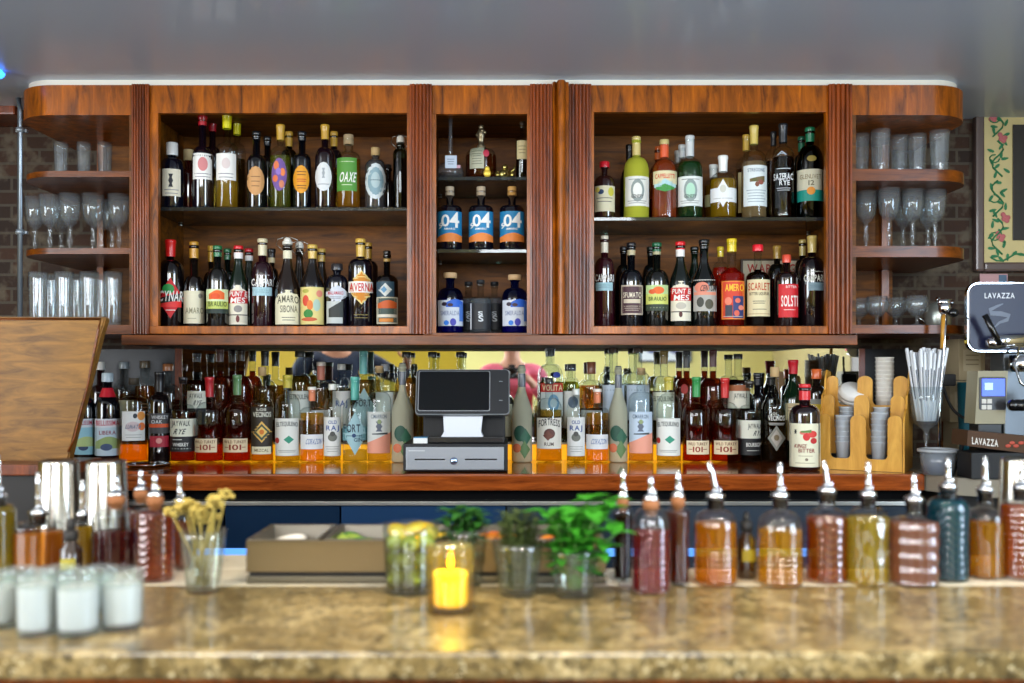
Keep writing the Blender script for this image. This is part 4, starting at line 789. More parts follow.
B('K', 134, 378, 27, 'clear', ('cork', '#3c3428', 385, 10), [('rect', 123, 144, 411, 440, '#d4d4d0'), ('oval', 126, 140, 421, 431, '#c8b4b4'), ('oval', 137, 144, 411, 420, '#d88c3c'), ('oval', 138, 144, 422, 430, '#d8743c'), ('oval', 133, 137, 413, 418, '#2c343c'), ('T', 'LUNATA', 126, 140, 424, 428, '#5c6c84', {'slant': .3}), ('lines', 126, 141, 433, 438, '#a4a4a0', 2)], 'clear amber bottle with white floral label near the round tray', ysh=402, ynk=396, nw=9, liq='#e08c10', lvl=440, ltr=.95)
B('K', 159.5, 372, 22, D('#120c0c'), ('capsule', '#141418', 392, 9.5), [('rect', 150, 169.5, 413, 433, '#3c3a3c'), ('T', 'WHISKEY', 152, 167.5, 415, 418.5, '#c8c8c8'), ('T', 'OAK', 152, 162, 419.5, 423, '#c8c8c8'), ('rect', 150, 168.5, 423.5, 427, '#c84c1c'), ('rect', 150.5, 168, 435.5, 446.5, '#a01c30'), ('oval', 156, 162, 437.5, 443, '#d08c84')], 'black bottle with charcoal orange and red labels left of the black and white rye label', ysh=406, ynk=394, nw=8.5)
B('K', 183, 377, 26, 'clear', ('capsule', '#1c1418', 384, 8), [('rect', 171, 195.5, 418.5, 436, '#dcdcc8'), ('rect', 171, 195.5, 436, 451, '#18181a'), ('T', 'JAYWALK', 172.5, 189.5, 420, 425.5, '#1c1c1c'), ('T', 'RYE', 174, 184, 428, 433.5, '#1c1c1c', {'slant': .4}), ('T', 'WHISKEY', 173.5, 188, 442, 445.5, WHT), ('lines', 173, 190, 447, 449, '#c0c0b8', 1), ('lines', 173.5, 182, 438.5, 439.5, '#d0d0c8', 1)], 'whiskey bottle with half white half black label, left side of the front row', ysh=413, ynk=404, nw=7.5, liq='#7a1c08', lvl=412, ltr=.9)
whisk(209.5, 377, '#b01c28', 'amber whiskey bottle with red capsule, left of the green topped one on the left side', 194.5, 216.5, 438)
whisk(237.3, 375, '#5c8458', 'amber whiskey bottle with green capsule on the left side of the register', 223.5, 247, 438)
B('K', 262.3, 367, 24.5, 'clear', ('cork', '#b09468', 376, 8), [('rect', 251.5, 272, 406.5, 452, '#2c2418'), ('T', 'LOS', 257, 266, 408, 410.5, '#d8d8c8'), ('T', 'VECINOS', 253.5, 270.5, 411.5, 416.5, '#d8d8c8'), ('dia', 252, 271.5, 421, 442, '#d8ac54'), ('dia', 254, 269.5, 423.5, 440, '#3c4c3c'), ('dia', 256.5, 267, 426, 437, '#d8b45c'), ('oval', 259.5, 264, 429, 434, '#c86c1c'), ('rect', 252.5, 270.5, 446, 453.5, '#dcd4b4'), ('T', 'MEZCAL', 255, 268, 448, 451, '#6c5c34')], 'golden bottle with black label and orange diamond, left of the register', ysh=406, ynk=398, nw=7.5, liq='#c88c18', lvl=406, ltr=.92)
tequila('K', 287.7, 375, 'clear tequila bottle with white label and green agave, left of the register')
corazon(312, 387, 25, 'golden textured bottle with peach collar and script label, left of the register')
oldraj(332.5, 384, 19.5, 'slim pale yellow bottle with tall white label, left of the register')
B('K', 355, 377, 24.5, 'clear', ('capsule', '#58b0a4', 400, 8.5), [('rect', 343, 367, 426, 440, '#5c8c94'), ('dia', 343, 367, 412, 454, '#98bcc4'), ('T', 'FORT', 344, 360, 423.5, 431.5, '#1c2c3c'), ('oval', 352, 356, 433, 437, '#1c3c6c'), ('T', 'GIN', 354, 362, 437, 441, '#3c5464'), ('lines', 347, 362, 434.5, 436, '#3c5464', 1)], 'clear bottle with teal capsule and light blue diamond label', ysh=412, ynk=398, nw=9, liq='#c4c49c', lvl=450, ltr=.95)
bird(379.3, 366, 25, 'clear bottle with bird on a pale pink label, just left of the register', '#ccd0cc', False)
frosty(402.5, 363, 22, 'frosted conical bottle with green leaf print, partly behind the left of the register')
frosty(522, 365, 20.5, 'frosted conical bottle with green leaf print, just right of the register')
B('K', 549, 378, 26, 'clear', ('cap', '#141416', 384, 8.5), [('rect', 537.2, 561, 417.5, 448, '#dcd8cc'), ('T', 'FORTRESS', 539, 559.5, 420, 427, '#1c1c1c', {'arc': 2.5}), ('oval', 544, 555, 428, 438, '#5c342c'), ('dia', 543, 553, 430, 440, '#6c3c30'), ('T', 'RUM', 544.5, 553.5, 441.5, 445, '#4c3c34')], 'bottle with black cap and white label with brown emblem, right of the register', ysh=410, ynk=398, nw=8.5, liq='#d8b050', lvl=410, ltr=.95)
oldraj(576, 389, 19, 'slim pale yellow bottle with tall white label, right of the register')
corazon(597.3, 389, 24.5, 'golden textured bottle with peach collar and script label, right of the register')
frosty(618.3, 366, 21, 'frosted conical bottle with green leaf print between the script and bird label bottles')
bird(641, 368, 25, 'clear bottle with bird on a blue and pink label, right of the register', '#b8c8d8')
tequila('K', 668.8, 377, 'clear tequila bottle with white label and green agave, right of the register')
whisk(696.3, 377, '#2c8c44', 'amber whiskey bottle with green capsule on the right side of the register', 687, 708.5, 440)
whisk(725, 378, '#c02424', 'amber whiskey bottle with red capsule on the right side of the register', 714.5, 737.5, 440)
B('K', 749.5, 381, 25, 'clear', ('capsule', '#2a2420', 388, 8), [('rect', 736.5, 761.5, 420, 438, '#dcdccc'), ('rect', 736.5, 761.5, 438, 454.5, '#18181a'), ('T', 'JAYWALK', 748, 761, 423, 428, '#1c1c1c'), ('T', 'RYE', 753, 760.5, 430, 435, '#1c1c1c', {'slant': .4}), ('T', 'BOURBON', 746.5, 761, 442, 446, WHT), ('lines', 747, 760, 449, 451, '#c0c0b8', 1)], 'whiskey bottle with half white half black label, right side of the front row', ysh=413, ynk=405, nw=8, liq='#1c0c08', lvl=416, ltr=.9)
B('K', 774.7, 367, 26, 'clear', ('cork', '#c8a878', 377, 9), [('T', 'LOS', 771, 777, 412, 414.5, '#d8d8c8'), ('T', 'VECINOS', 768.5, 784, 415, 420, '#e0e0d8'), ('lines', 769, 784, 422, 425, '#b8b8b0', 2), ('dia', 768, 785, 425, 450, '#8a8a80'), ('dia', 771, 782, 429, 446, '#b4aca0'), ('oval', 774, 779, 434, 440, '#7c6c50')], 'clear bottle with pale cork and grey diamond emblem beside the wooden cup holder', ysh=408, ynk=398, nw=8, liq='#7c5c2c', lvl=420, ltr=.95)
B('R', 757.5, 373, 13, D('#0c0c10'), ('capsule', '#141418', 385, 8), [], 'black topped bottle standing left of the pale cork clear bottle', ysh=404, ynk=394, nw=7.5)
B('R', 771.5, 373, 13, D('#0a0a0e'), ('capsule', '#141418', 385, 8), [], 'slim black topped bottle hidden behind the pale cork clear bottle', ysh=404, ynk=394, nw=7.5)
B('K', 793, 360, 21, ('dark', '#0e2414'), ('capsule', '#c81828', 374, 10), [('rect', 786, 800, 403, 440, '#c8b48c'), ('lines', 788, 798, 406, 412, '#7c5c3c', 2)], 'green necked bottle with round red top behind the red flower label one', ysh=400, ynk=380, nw=9, dY=.05, curve='c')
B('K', 816.5, 369, 18, D('#1c1410'), ('cap', '#d8642c', 379, 10), [('rect', 811, 823, 399, 440, '#c8a828'), ('rect', 811, 823, 399, 404, '#8c8c84')], 'dark bottle with orange cap and yellow label left of the cup holder', ysh=396, ynk=386, nw=8, dY=.03)
B('K', 804.8, 384, 30, D('#1a0c10'), ('capsule', '#cc2028', 400, 11), [('rect', 790.5, 819.5, 423, 466, '#dcd8bc'), ('oval', 803, 810, 432, 440, '#c82828'), ('oval', 808, 816, 430, 437, '#d03830'), ('oval', 810, 816, 437, 443, '#b82424'), ('oval', 800, 805, 430, 434, '#d06c60'), ('slantL', 801, 811, 429, 432, '#5c7c3c'), ('T', 'KINGS', 795, 806, 443, 447, '#8c4438', {'slant': .2}), ('T', 'BITTER', 799, 814, 447.5, 451.5, '#8c4438'), ('lines', 799, 812, 454, 456, '#a89c80', 1), ('oval', 805, 808, 457, 460, '#7c6c5c'), ('lines', 796, 814, 461.5, 462.5, '#a89c80', 1), ('shield', 795, 797.5, 429, 433, '#2c2c2c')], 'dark bottle with red cap and red flowers on its big cream label', ysh=415, ynk=405, nw=12, dY=-.27)
# ================================================================== REAR ROW ON THE LIT STEP
RDIM = '#c8c4b8'
def RR(x, top, w, gl, cap, dec, desc, **k): B('R', x, top, w, gl, cap, dec, desc, **k)
RR(100.5, 362, 22, D('#200c0c'), ('cap', '#c8c4bc', 370, 9), [], 'dark red bottle with white cap behind the pale blue label bottles', ysh=396, ynk=385, nw=8)
RR(124, 362, 22, 'clear', ('cap', '#6c7478', 369, 10), [('rect', 114, 133, 400, 425, '#c8b890')], 'bottle with grey cap behind the white floral label bottle', ysh=394, ynk=380, nw=9, liq='#a05c18', lvl=394)
RR(145, 361, 20, 'clear', ('cap', '#544838', 368, 10), [('lines', 136, 154, 402, 416, '#8a5a28', 4)], 'golden amber bottle with brown cap behind the black charcoal label one', ysh=390, ynk=376, nw=10, liq='#c06c14', lvl=386)
RR(168, 364, 24, 'clear', ('cap', '#8a5430', 371, 10), [], 'bottle with copper cap behind the half black half white label one', ysh=396, ynk=384, nw=8, liq='#7c3818', lvl=400)
RR(197, 353, 24, 'clear', ('capsule', '#1c1c20', 362, 8), [('rect', 188, 205.5, 391, 408, '#d8d8c8'), ('T', 'JAYWALK', 189, 202, 393, 398, '#2c2c2c'), ('T', 'RYE', 193, 200, 400, 405, '#2c2c2c', {'slant': .4}), ('rect', 188, 205.5, 408, 424, '#18181a')], 'raised whiskey bottle with half white half black label at the left end of the mirror', ysh=386, ynk=378, nw=7.5, liq='#4c1008', lvl=380)
RR(220, 349, 20, 'clear', ('capsule', '#4a1c14', 362, 7.5), [], 'dark amber long necked bottle behind the red capsule whiskey on the left', ysh=388, ynk=376, nw=7.5, liq='#8c2c0c', lvl=371)
RR(241, 350, 21, 'clear', ('capsule', '#2c1810', 361, 7.5), [], 'dark amber long necked bottle behind the green capsule whiskey on the left', ysh=388, ynk=376, nw=7.5, liq='#8c2c0c', lvl=371)
RR(265, 351, 24, 'clear', ('capsule', '#1c2024', 366, 8), [], 'black capped golden bottle behind the orange diamond label one', ysh=392, ynk=380, nw=8, liq='#8c6418', lvl=386)
RR(300, 351, 22, 'clear', ('cap', '#3c3c38', 357, 10), [('rect', 289, 311, 391, 420, '#d0d4cc'), ('T', 'ELTEQUILENO', 290, 310, 394, 399, '#3c4440')], 'tall clear bottle with dark cap and white label behind the left green agave bottle', ysh=385, ynk=374, nw=9.5, liq='#c8a028', lvl=376, ltr=.95)
RR(321, 362, 20, 'clear', ('cap', '#c8bcb0', 366, 8.5, '#b86c58', 366, 380), [('rect', 310, 332, 410, 424, '#d0d0cc')], 'golden textured bottle with rose collar behind the left script label one', ysh=388, ynk=382, nw=8, liq='#e0a838', lvl=389, ltr=.95)
RR(341.5, 364, 19, 'clear', ('cap', '#a8a8a0', 370, 8), [('rect', 333, 350, 391, 428, '#d4d4d0'), ('T', 'RAJ', 336, 347, 400, 406, '#28488c')], 'raised slim pale yellow bottle behind the left tall white label one', ysh=388, ynk=378, nw=7.5, liq='#b0a030', lvl=390, ltr=.95)
RR(363.5, 351, 24, 'clear', ('capsule', '#5ca8a4', 374, 8), [('dia', 352, 376, 388, 430, '#98b8bc'), ('T', 'FORT', 356, 371, 399, 406, '#1c2c3c')], 'raised bottle with teal capsule behind the light blue diamond label one', ysh=386, ynk=374, nw=8.5, liq='#c4a844', lvl=380, ltr=.95)
RR(385, 364, 19.5, 'clear', ('cap', '#8c8c90', 371, 8), [('rect', 375, 396, 392, 430, '#ccd0c8')], 'raised clear bottle behind the left bird label one', ysh=388, ynk=378, nw=9, liq='#c8a850', lvl=396, ltr=.95)
RR(406.5, 352, 24, 'clear', ('cap', '#18181a', 357, 9), [], 'tall clear bottle with black cap behind the left frosted one', ysh=386, ynk=374, nw=8, liq='#d0a440', lvl=378, ltr=.95)
RR(432.5, 352, 24, 'clear', ('cap', '#18181a', 357, 9), [], 'tall clear bottle with black cap behind the left part of the register screen', ysh=386, ynk=374, nw=8, liq='#d0a440', lvl=378, ltr=.95)
RR(460.5, 352, 24, 'clear', ('cap', '#18181a', 357, 9), [], 'tall clear bottle with black cap behind the middle of the register screen', ysh=386, ynk=374, nw=8, liq='#d0a440', lvl=378, ltr=.95)
RR(503, 384, 22, D('#2c2c24'), ('cap', '#141416', 390, 9), [('rect', 494, 512, 404, 436, '#b8b89c')], 'bottle with black cap and pale label just behind the right edge of the register screen', ysh=402, ynk=396, nw=9)
RR(550.8, 347, 25, 'clear', ('capsule', '#1c2428', 356, 8.5), [('rect', 541, 562.5, 383, 392, '#b8241c'), ('rect', 541, 562.5, 392, 416, '#c4ccc8'), ('T', 'VOLITA', 542.5, 562, 384.5, 390.5, '#e8d8a8'), ('oval', 548, 559, 394, 412, '#6c98b4'), ('oval', 550, 557, 398, 408, '#b8c8cc'), ('oval', 553, 560, 372, 378, '#28388c')], 'tall raised bottle with red banded label behind the brown emblem one', ysh=380, ynk=364, nw=8, liq='#9c8c50', lvl=382, ltr=.9)
RR(571.5, 364, 18, 'clear', ('cap', '#242428', 371, 9), [('rect', 563, 580, 391, 428, '#d4d4cc'), ('oval', 568, 578, 396, 408, '#5c6c80')], 'raised yellow green bottle with black cap right of the red banded label one', ysh=388, ynk=378, nw=9, liq='#a8a814', lvl=382, ltr=.95)
RR(591.3, 362, 20.5, 'clear', ('cap', '#7c4428', 374, 9), [('rect', 581, 602, 410, 424, '#d0d0cc')], 'raised golden textured bottle with copper cap behind the right script label one', ysh=388, ynk=380, nw=8, liq='#e09c30', lvl=386, ltr=.95)
RR(613.3, 348, 25, 'clear', ('cap', '#4c3c30', 353, 10), [('rect', 603, 624, 385, 420, '#b8c4d0'), ('lines', 605, 622, 388, 392, '#5c6c7c', 1)], 'tall clear bottle with brown cap and grey blue label behind the right frosted one', ysh=382, ynk=372, nw=9.5, liq='#c8ccd0', lvl=384, ltr=.95)
RR(638, 348, 25, 'clear', ('cap', '#4c3c30', 353, 10), [('rect', 627, 649, 385, 420, '#b8c4d0'), ('lines', 629, 647, 388, 392, '#5c6c7c', 1)], 'tall clear bottle with brown cap and grey blue label behind the right bird label one', ysh=382, ynk=372, nw=9.5, liq='#c8ccd0', lvl=384, ltr=.95)
RR(664, 351, 22, 'clear', ('capsule', '#7c6420', 364, 8.5), [('rect', 653, 674, 392, 420, '#d0d0b8'), ('T', 'ELTEQUILENO', 654, 673, 396, 401, '#4c4c3c')], 'raised tequila bottle with olive gold capsule behind the right green agave one', ysh=386, ynk=376, nw=8.5, liq='#c4b040', lvl=392, ltr=.95)
RR(686.5, 351, 23, 'clear', ('capsule', '#101014', 368, 7.5), [('oval', 681, 688, 384, 394, '#8c1c14')], 'dark amber long necked bottle with black capsule behind the right green capsule whiskey', ysh=388, ynk=378, nw=7.5, liq='#8c2c0c', lvl=371)
RR(713, 350, 27, 'clear', ('capsule', '#4c1418', 367, 7.5), [], 'dark amber long necked bottle with maroon capsule between the two right whiskeys', ysh=388, ynk=378, nw=7.5, liq='#8c2c0c', lvl=371)
RR(738, 354, 24, 'clear', ('cap', '#1c1c1c', 359, 9), [('rect', 728, 749, 391, 408, '#d8d0bc'), ('T', 'JAYWALK', 734, 747, 393, 398, '#2c2c2c'), ('rect', 728, 749, 385, 391, '#a0582c')], 'raised whiskey bottle with cream label behind the right red capsule whiskey', ysh=386, ynk=376, nw=8, liq='#38100a', lvl=380)
# ================================================================== GLASSWARE IN THE OPEN UNITS
ORD = ['leftmost', 'second from left', 'third from left', 'fourth from left', 'fifth from left', 'sixth from left', 'seventh from left', 'eighth from left', 'ninth from left', 'tenth from left']
def tumbler_bm(r0, r1, h, fl=0, n=12):
    bm = BM(); th = .0016
    pr = [(0, 0), (r0-.001, 0), (r0, .002)]+[(r0+(r1-r0)*t/8, .002+(h-.002)*t/8) for t in range(1, 9)]
    inn = [(r1-th, h)]+[(r0+(r1-r0)*t/8-th, .002+(h-.002)*t/8) for t in range(7, 0, -1)]+[(0, .010)]
    return lathe(bm, pr+inn, 32, fn=(lambda a, z, r: 1+fl*math.cos(n*a)) if fl else None)
def goblet_bm(rb, h, hs, rf, fl=0):
    bm = BM(); th = .0015
    pr = [(0, 0), (rf, 0), (rf, .0025), (rf*.35, .006), (.0055, .012), (.005, hs*.30), (.0095, hs*.42), (.0095, hs*.55), (.0055, hs*.66), (.009, hs*.82), (.006, hs*.94),
          (rb*.55, hs+.004), (rb*.82, hs+(h-hs)*.22), (rb*.93, hs+(h-hs)*.5), (rb, h), (rb-th, h), (rb*.9-th, hs+(h-hs)*.5), (rb*.78-th, hs+(h-hs)*.22), (rb*.45, hs+.009), (0, hs+.007)]
    return lathe(bm, pr, 32, fn=(lambda a, z, r: 1+(fl*math.cos(14*a) if z > hs else 0)) if fl else None)
def coupe_bm(rb, h):
    return lathe(BM(), [(0, 0), (rb*.8, 0), (rb*.8, .002), (.006, .008), (.005, h*.3), (rb*.5, h*.36), (rb*.95, h*.55), (rb*1.05, h*.72), (rb*.9, h), (rb*.9-.0015, h), (rb*1.05-.002, h*.72), (rb*.9, h*.56), (rb*.45, h*.4), (0, h*.38)], 32)
def glass_row(items, kind, zb, Y, where, grp, w, top, nm='drinking_glass'):
    me = None; first = None
    for i, it in enumerate(items):
        x, dy = it[0], it[1]; yy = Y+dy; X = XP(x, yy)
        h = ZP(top, Y)-zb
        t = thing(nm, (ORD[i]+' '+kind+' '+where), 'glass', (X, yy, zb), group=grp)
        if first is None:
            r = w/2/F*Y
            bm = {'t': lambda: tumbler_bm(r*.82, r, h), 'e': lambda: tumbler_bm(r*.85, r, h, .012, 16), 'g': lambda: goblet_bm(r, h, h*.5, r*.75, .02), 'c': lambda: coupe_bm(r, h)}[it[2]]()
            first = fin('glass_body', bm, DRINK, t)
        else:
            c = first.copy(); COL.objects.link(c); c.parent = t
zl1, zl2, zl3 = ZP(171, YF), ZP(248, YF), ZP(325, YF)
glass_row([(61, .1, 't'), (84, .1, 't'), (105, .1, 't')], 'plain tumbler', zl1, 3.2, 'on the top shelf of the left open unit', 'tumblers on the left unit top shelf', 14.5, 136)
glass_row([(35, .14, 'g'), (50, .1, 'g'), (61, .23, 'g'), (70, .08, 'g'), (93, .08, 'g'), (101, .2, 'g'), (112, .2, 'g'), (119, .09, 'g')], 'cut glass goblet', zl2, 3.2, 'on the middle shelf of the left unit', 'goblets on the left unit middle shelf', 22, 190)
glass_row([(38, .08, 'e'), (52, .17, 'e'), (64, .07, 'e'), (78, .16, 'e'), (89, .07, 'e'), (102, .16, 'e'), (113, .07, 'e')], 'etched tall glass', zl3, 3.2, 'on the bottom shelf of the left unit', 'etched glasses on the left unit bottom shelf', 18.5, 270)
zr1, zr2, zr3 = ZP(169, YF), ZP(246, YF), ZP(325, YF)
glass_row([(860, .08, 't'), (880.5, .02, 't'), (899, .1, 't'), (917, .08, 't'), (939.5, .03, 't')], 'clear tall tumbler', zr1, 3.18, 'on the top shelf of the right open unit', 'tumblers on the right unit top shelf', 19.5, 129)
glass_row([(866, .05, 'g'), (889, .0, 'g'), (903, .16, 'g'), (912.5, .02, 'g'), (928, .16, 'g'), (935, .03, 'g')], 'cut glass goblet', zr2, 3.18, 'on the middle shelf of the right open unit', 'goblets on the right unit middle shelf', 22, 189)
glass_row([(859, .1, 'c'), (877, .02, 'c'), (896, .08, 'c'), (917, .0, 'c')], 'round short stemmed glass', zr3, 3.18, 'on the bottom shelf of the right unit', 'stemmed glasses on the right unit bottom shelf', 22, 296)
# silver pot with clip lamp at the right end of the bottom shelf
t = thing('teapot', 'small silver pot at the right end of the right unit bottom shelf', 'pot', (XP(938, 3.3), 3.3, zr3))
fin('pot_body', lathe(BM(), [(0, 0), (.035, 0), (.042, .012), (.042, .05), (.034, .075), (.012, .085), (0, .086)], 28), mat('#b8bcb4', .3, .7), t)
fin('lid_knob', ball(BM(), Vector((0, 0, .094)), .009), CHROME, t)
fin('handle', tube(BM(), [(-.04, 0, .06), (-.062, 0, .06), (-.066, 0, .035), (-.04, 0, .015)], .004, 8), CHROME, t)
t = thing('draught_lever', 'chrome lever head with black knob and long thin rod beside the silver pot', 'lever', (XP(945, 3.02), 3.02, ZE))
zz = ZP(312, 3.02)-ZE
fin('rod', tube(BM(), [(-.02, 0, 0), (-.015, 0, zz*.4), (-.003, 0, zz*.8), (.004, 0, zz)], .004, 10), CHROME, t)
bm = BM(); ball(bm, Vector((0, 0, zz+.012)), .02, s=(1, .8, 1.1)); tube(bm, [(-.02, 0, zz+.03), (.02, 0, zz+.03)], .01, 12); fin('lever_head', bm, CHROME, t)
fin('knob', ball(BM(), Vector((.016, -.02, zz-.004)), .017, s=(1, .9, .8)), BLACK, t)
fin('wood_grip', tube(BM(), [(-.006, .004, zz-.11), (-.002, .004, zz-.01)], .007, 10), W_BOX, t)

# ================================================================== REGISTER
YR = 2.99
t = thing('cash_register', 'black and silver till with tablet screen and cash drawer between the bottles', 'cash register', (XP(456, YR), YR, ZE))
zt = ZP(444, YR)
fin('drawer_housing', box(BM(), XP(403, YR), XP(507.5, YR), YR, YR+.29, ZE+.004, zt, .004), BLKMAT, t, True)
fin('drawer_front', box(BM(), XP(406, YR), XP(504, YR), YR-.006, YR-.0005, ZP(470, YR), ZP(447, YR), .002), mat('#8c9096', .35, .7), t, True)
for a, b in ((415, 445), (465, 497)):
    fin('slot', box(BM(), XP(a, YR), XP(b, YR), YR-.0072, YR-.0062, ZP(460, YR), ZP(458.6, YR)), BLACK, t, True)
bm = BM(); lathe(bm, [(0, .004), (.010, .004), (.0115, 0)], 24); bmesh.ops.rotate(bm, verts=bm.verts, cent=(0, 0, 0), matrix=Matrix.Rotation(PI/2, 3, 'X')); bmesh.ops.translate(bm, verts=bm.verts, vec=(XP(454, YR), YR-.0065, ZP(461, YR)))
fin('lock', bm, mat('#a8b8d8', .2, .9), t, True)
fin('drawer_mark', box(BM(), XP(409, YR), XP(425, YR), YR-.0070, YR-.0062, ZP(451.2, YR), ZP(450.2, YR)), mat('#b0b4b8', .5), t, True)
fin('printer_block', box(BM(), XP(423, 3.08), XP(505, 3.08), 3.09, 3.24, zt+.0005, ZP(412, 3.08), .004), BLKMAT, t, True)
fin('plinth', box(BM(), XP(427, YR), XP(504, YR), YR+.02, YR+.088, zt+.0005, ZP(437.5, YR), .003), BLACK, t, True)
bm = BM(); Y0 = YR+.035
pts = [(XP(440, Y0), ZP(438.5, Y0)), (XP(484, Y0), ZP(438.5, Y0)), (XP(481, Y0), ZP(432, Y0)), (XP(483, Y0), ZP(412, Y0)), (XP(443, Y0), ZP(412, Y0)), (XP(444, Y0), ZP(432, Y0))]
extr_xz(bm, pts, Y0, Y0+.045); fin('pedestal', bm, mat('#c8ccd4', .35, .2), t, True)
# tilted screen
def tab(bm, x0, x1, z0, z1, r, y0, y1):
    pts = []
    for (cx, cz, a0) in ((x1-r, z1-r, 0), (x0+r, z1-r, PI/2), (x0+r, z0+r, PI), (x1-r, z0+r, 3*PI/2)):
        pts += [(cx+r*math.cos(a0+PI/2*k/6), cz+r*math.sin(a0+PI/2*k/6)) for k in range(7)]
    return extr_xz(bm, pts, y0, y1)
YS = 3.0; sx = lambda p: XP(p, YS)
scr = thing('cash_register_screen_pivot', None, None, (0, 0, 0)); bpy.data.objects.remove(scr)
def tilt(bm):
    bmesh.ops.rotate(bm, verts=bm.verts, cent=(0, YS, ZP(414, YS)), matrix=Matrix.Rotation(-math.radians(18), 3, 'X')); return bm
zb_, zt_ = ZP(414.5, YS), ZP(367, YS)
shell = fin('screen_housing', tilt(tab(BM(), sx(415), sx(509.5), zb_, zt_, .012, YS+.003, YS+.022)), mat('#8c9094', .3, .6), t, True)
fin('screen_bezel', tilt(tab(BM(), sx(415.8), sx(508.7), zb_+.002, zt_-.002, .011, YS, YS+.003)), mat('#16181c', .4), t, True)
fin('display_rim', tilt(tab(BM(), sx(417.5), sx(490), zb_+.010, zt_-.006, .006, YS-.001, YS-.0001)), mat('#a0a4a8', .3, .7), t, True)
fin('display', tilt(tab(BM(), sx(418.3), sx(489.2), zb_+.012, zt_-.0075, .005, YS-.002, YS-.0011)), mat('#040506', .12, coat=.3), t, True)
for q in (380, 400):
    fin('indicator', tilt(box(BM(), sx(499), sx(502.5), YS-.0012, YS-.0002, ZP(q, YS)-.001, ZP(q, YS)+.001)), mat('#7c8288', .4), t, True)
t = thing('booklet', 'small blue edged booklet lying on the till left of the screen stand', 'booklet', (XP(425, YR), YR+.01, zt+.0008))
fin('pages', box(BM(), XP(413, YR), XP(427, YR), YR+.012, YR+.055, zt+.001, zt+.017), mat('#d8d8d4', .6), t, True)
fin('cover', box(BM(), XP(413, YR), XP(427, YR), YR+.010, YR+.056, zt+.0172, zt+.0195, .0005), mat('#2c78a0', .4), t, True)

# ================================================================== RIGHT END
t = thing('stone_counter', 'grey stone counter end at the right carrying the coffee equipment', 'counter', (XP(970, 2.9), 2.9, 0))
pts = [(xr+.004, WALL-.01), (xr+.004, 2.97), (xr+.05, 2.85), (xr+.16, 2.77), (xr+.4, 2.74), (2.2, 2.74), (2.2, WALL-.01)]
fin('slab', prism(BM(), pts, ZE-.05, ZE), mat('#8c8474', .3, coat=.4, bump=.1), t, True)
fin('support', box(BM(), xr+.05, 2.15, 2.98, 3.5, .02, ZE-.051), mat('#14120f', .6), t, True)
# wooden cup and lid holder, turned a little to the left
YO = 3.05; XO = XP(860, YO); TH = -.5; DP = .19
t = thing('cup_holder', 'bamboo three tier holder full of paper and plastic cups', 'cup holder', (XO, YO, ZE), (0, 0, TH))
LX = lambda p: (p-860)/F*YO*.93
LZ = lambda q, d: ZP(q, YO+d)-ZE
def tier(d, ytop, ynotch, zb, th=.009):
    """front board with two U notches, between the side boards"""
    a, n1, n2, n3, n4, b = [LX(q) for q in (817, 829, 850, 866, 888, 902.5)]; zt, zn = LZ(ytop, d), LZ(ynotch, d)
    def top_round(x0, x1):
        r = (x1-x0)/2; return [((x0+x1)/2-r*math.cos(PI*k/8), zt-r*.8+r*.8*math.sin(PI*k/8)) for k in range(9)]
    def notch(x0, x1):
        r = min((x1-x0)/2, .014); return [(x0+r-r*math.cos(PI/2*k/5), zn+r-r*math.sin(PI/2*k/5)) for k in range(6)]+[(x1-r+r*math.sin(PI/2*k/5), zn+r-r*math.cos(PI/2*k/5)) for k in range(6)]
    pts = [(a, zb)]+top_round(a, n1)+notch(n1, n2)+top_round(n2, n3)+notch(n3, n4)+top_round(n4, b)+[(b, zb)]
    bm = BM(); extr_xz(bm, pts, d, d+th); fin('front_board', bm, W_BOX, t)
tier(0, 415, 459, .0005); tier(.062, 395, 430, .05); tier(.124, 376, 405, .10)
for s_, px in ((0, 815), (1, 905)):
    X0 = LX(px); th = .0055
    prof = [(.0, 0), (DP, 0), (DP, LZ(372, DP)), (.135, LZ(370, .13)), (.115, LZ(378, .11)), (.105, LZ(390, .1)), (.065, LZ(396, .06)), (.053, LZ(408, .05)), (.012, LZ(416, 0)), (0, LZ(422, 0))]
    bm = BM(); va = [bm.verts.new((X0, y, z)) for y, z in prof]; vb = [bm.verts.new((X0+(-th if s_ else th), y, z)) for y, z in prof]
    bm.faces.new(va); bm.faces.new(vb[::-1])
    for i in range(len(prof)): j = (i+1) % len(prof); bm.faces.new((va[i], vb[i], vb[j], va[j]))
    bmesh.ops.recalc_face_normals(bm, faces=bm.faces); fin('side_board', bm, W_BOX, t)
fin('divider', box(BM(), LX(858)-.003, LX(858)+.003, .01, DP-.01, .012, .13), W_BOX, t)
fin('base_board', box(BM(), LX(817), LX(903), .0095, DP-.0005, .0005, .01), W_BOX, t)
fin('shelf_board', box(BM(), LX(817), LX(903), .0715, .1235, .045, .0495), W_BOX, t)
fin('shelf_board', box(BM(), LX(817), LX(903), .1335, DP, .095, .0995), W_BOX, t)
PAPC = mat('#e2dfd8', .55); PLAS = glass('#f4f6f8', .5, '#d4dce0', .1)
RT = Matrix.Rotation(TH, 3, 'Z')
def cup(name, label, grp, p, r0, r1, h, m, rot, cat='cup', lid=False):
    t = thing(name, label, cat, p, rot, group=grp); bm = BM()
    if lid: lathe(bm, [(0, h), (r1*.8, h), (r1*.88, h*.8), (r1, h*.45), (r1, 0), (r1-.002, 0), (r1*.86, h*.6), (0, h*.7)], 28)
    else: lathe(bm, [(0, .003), (r0, .0), (r1-.001, h-.003), (r1+.0012, h-.002), (r1+.0012, h), (r1-.001, h), (r0-.001, .006), (0, .006)], 28)
    fin('cup_wall' if not lid else 'lid_shell', bm, m, t)
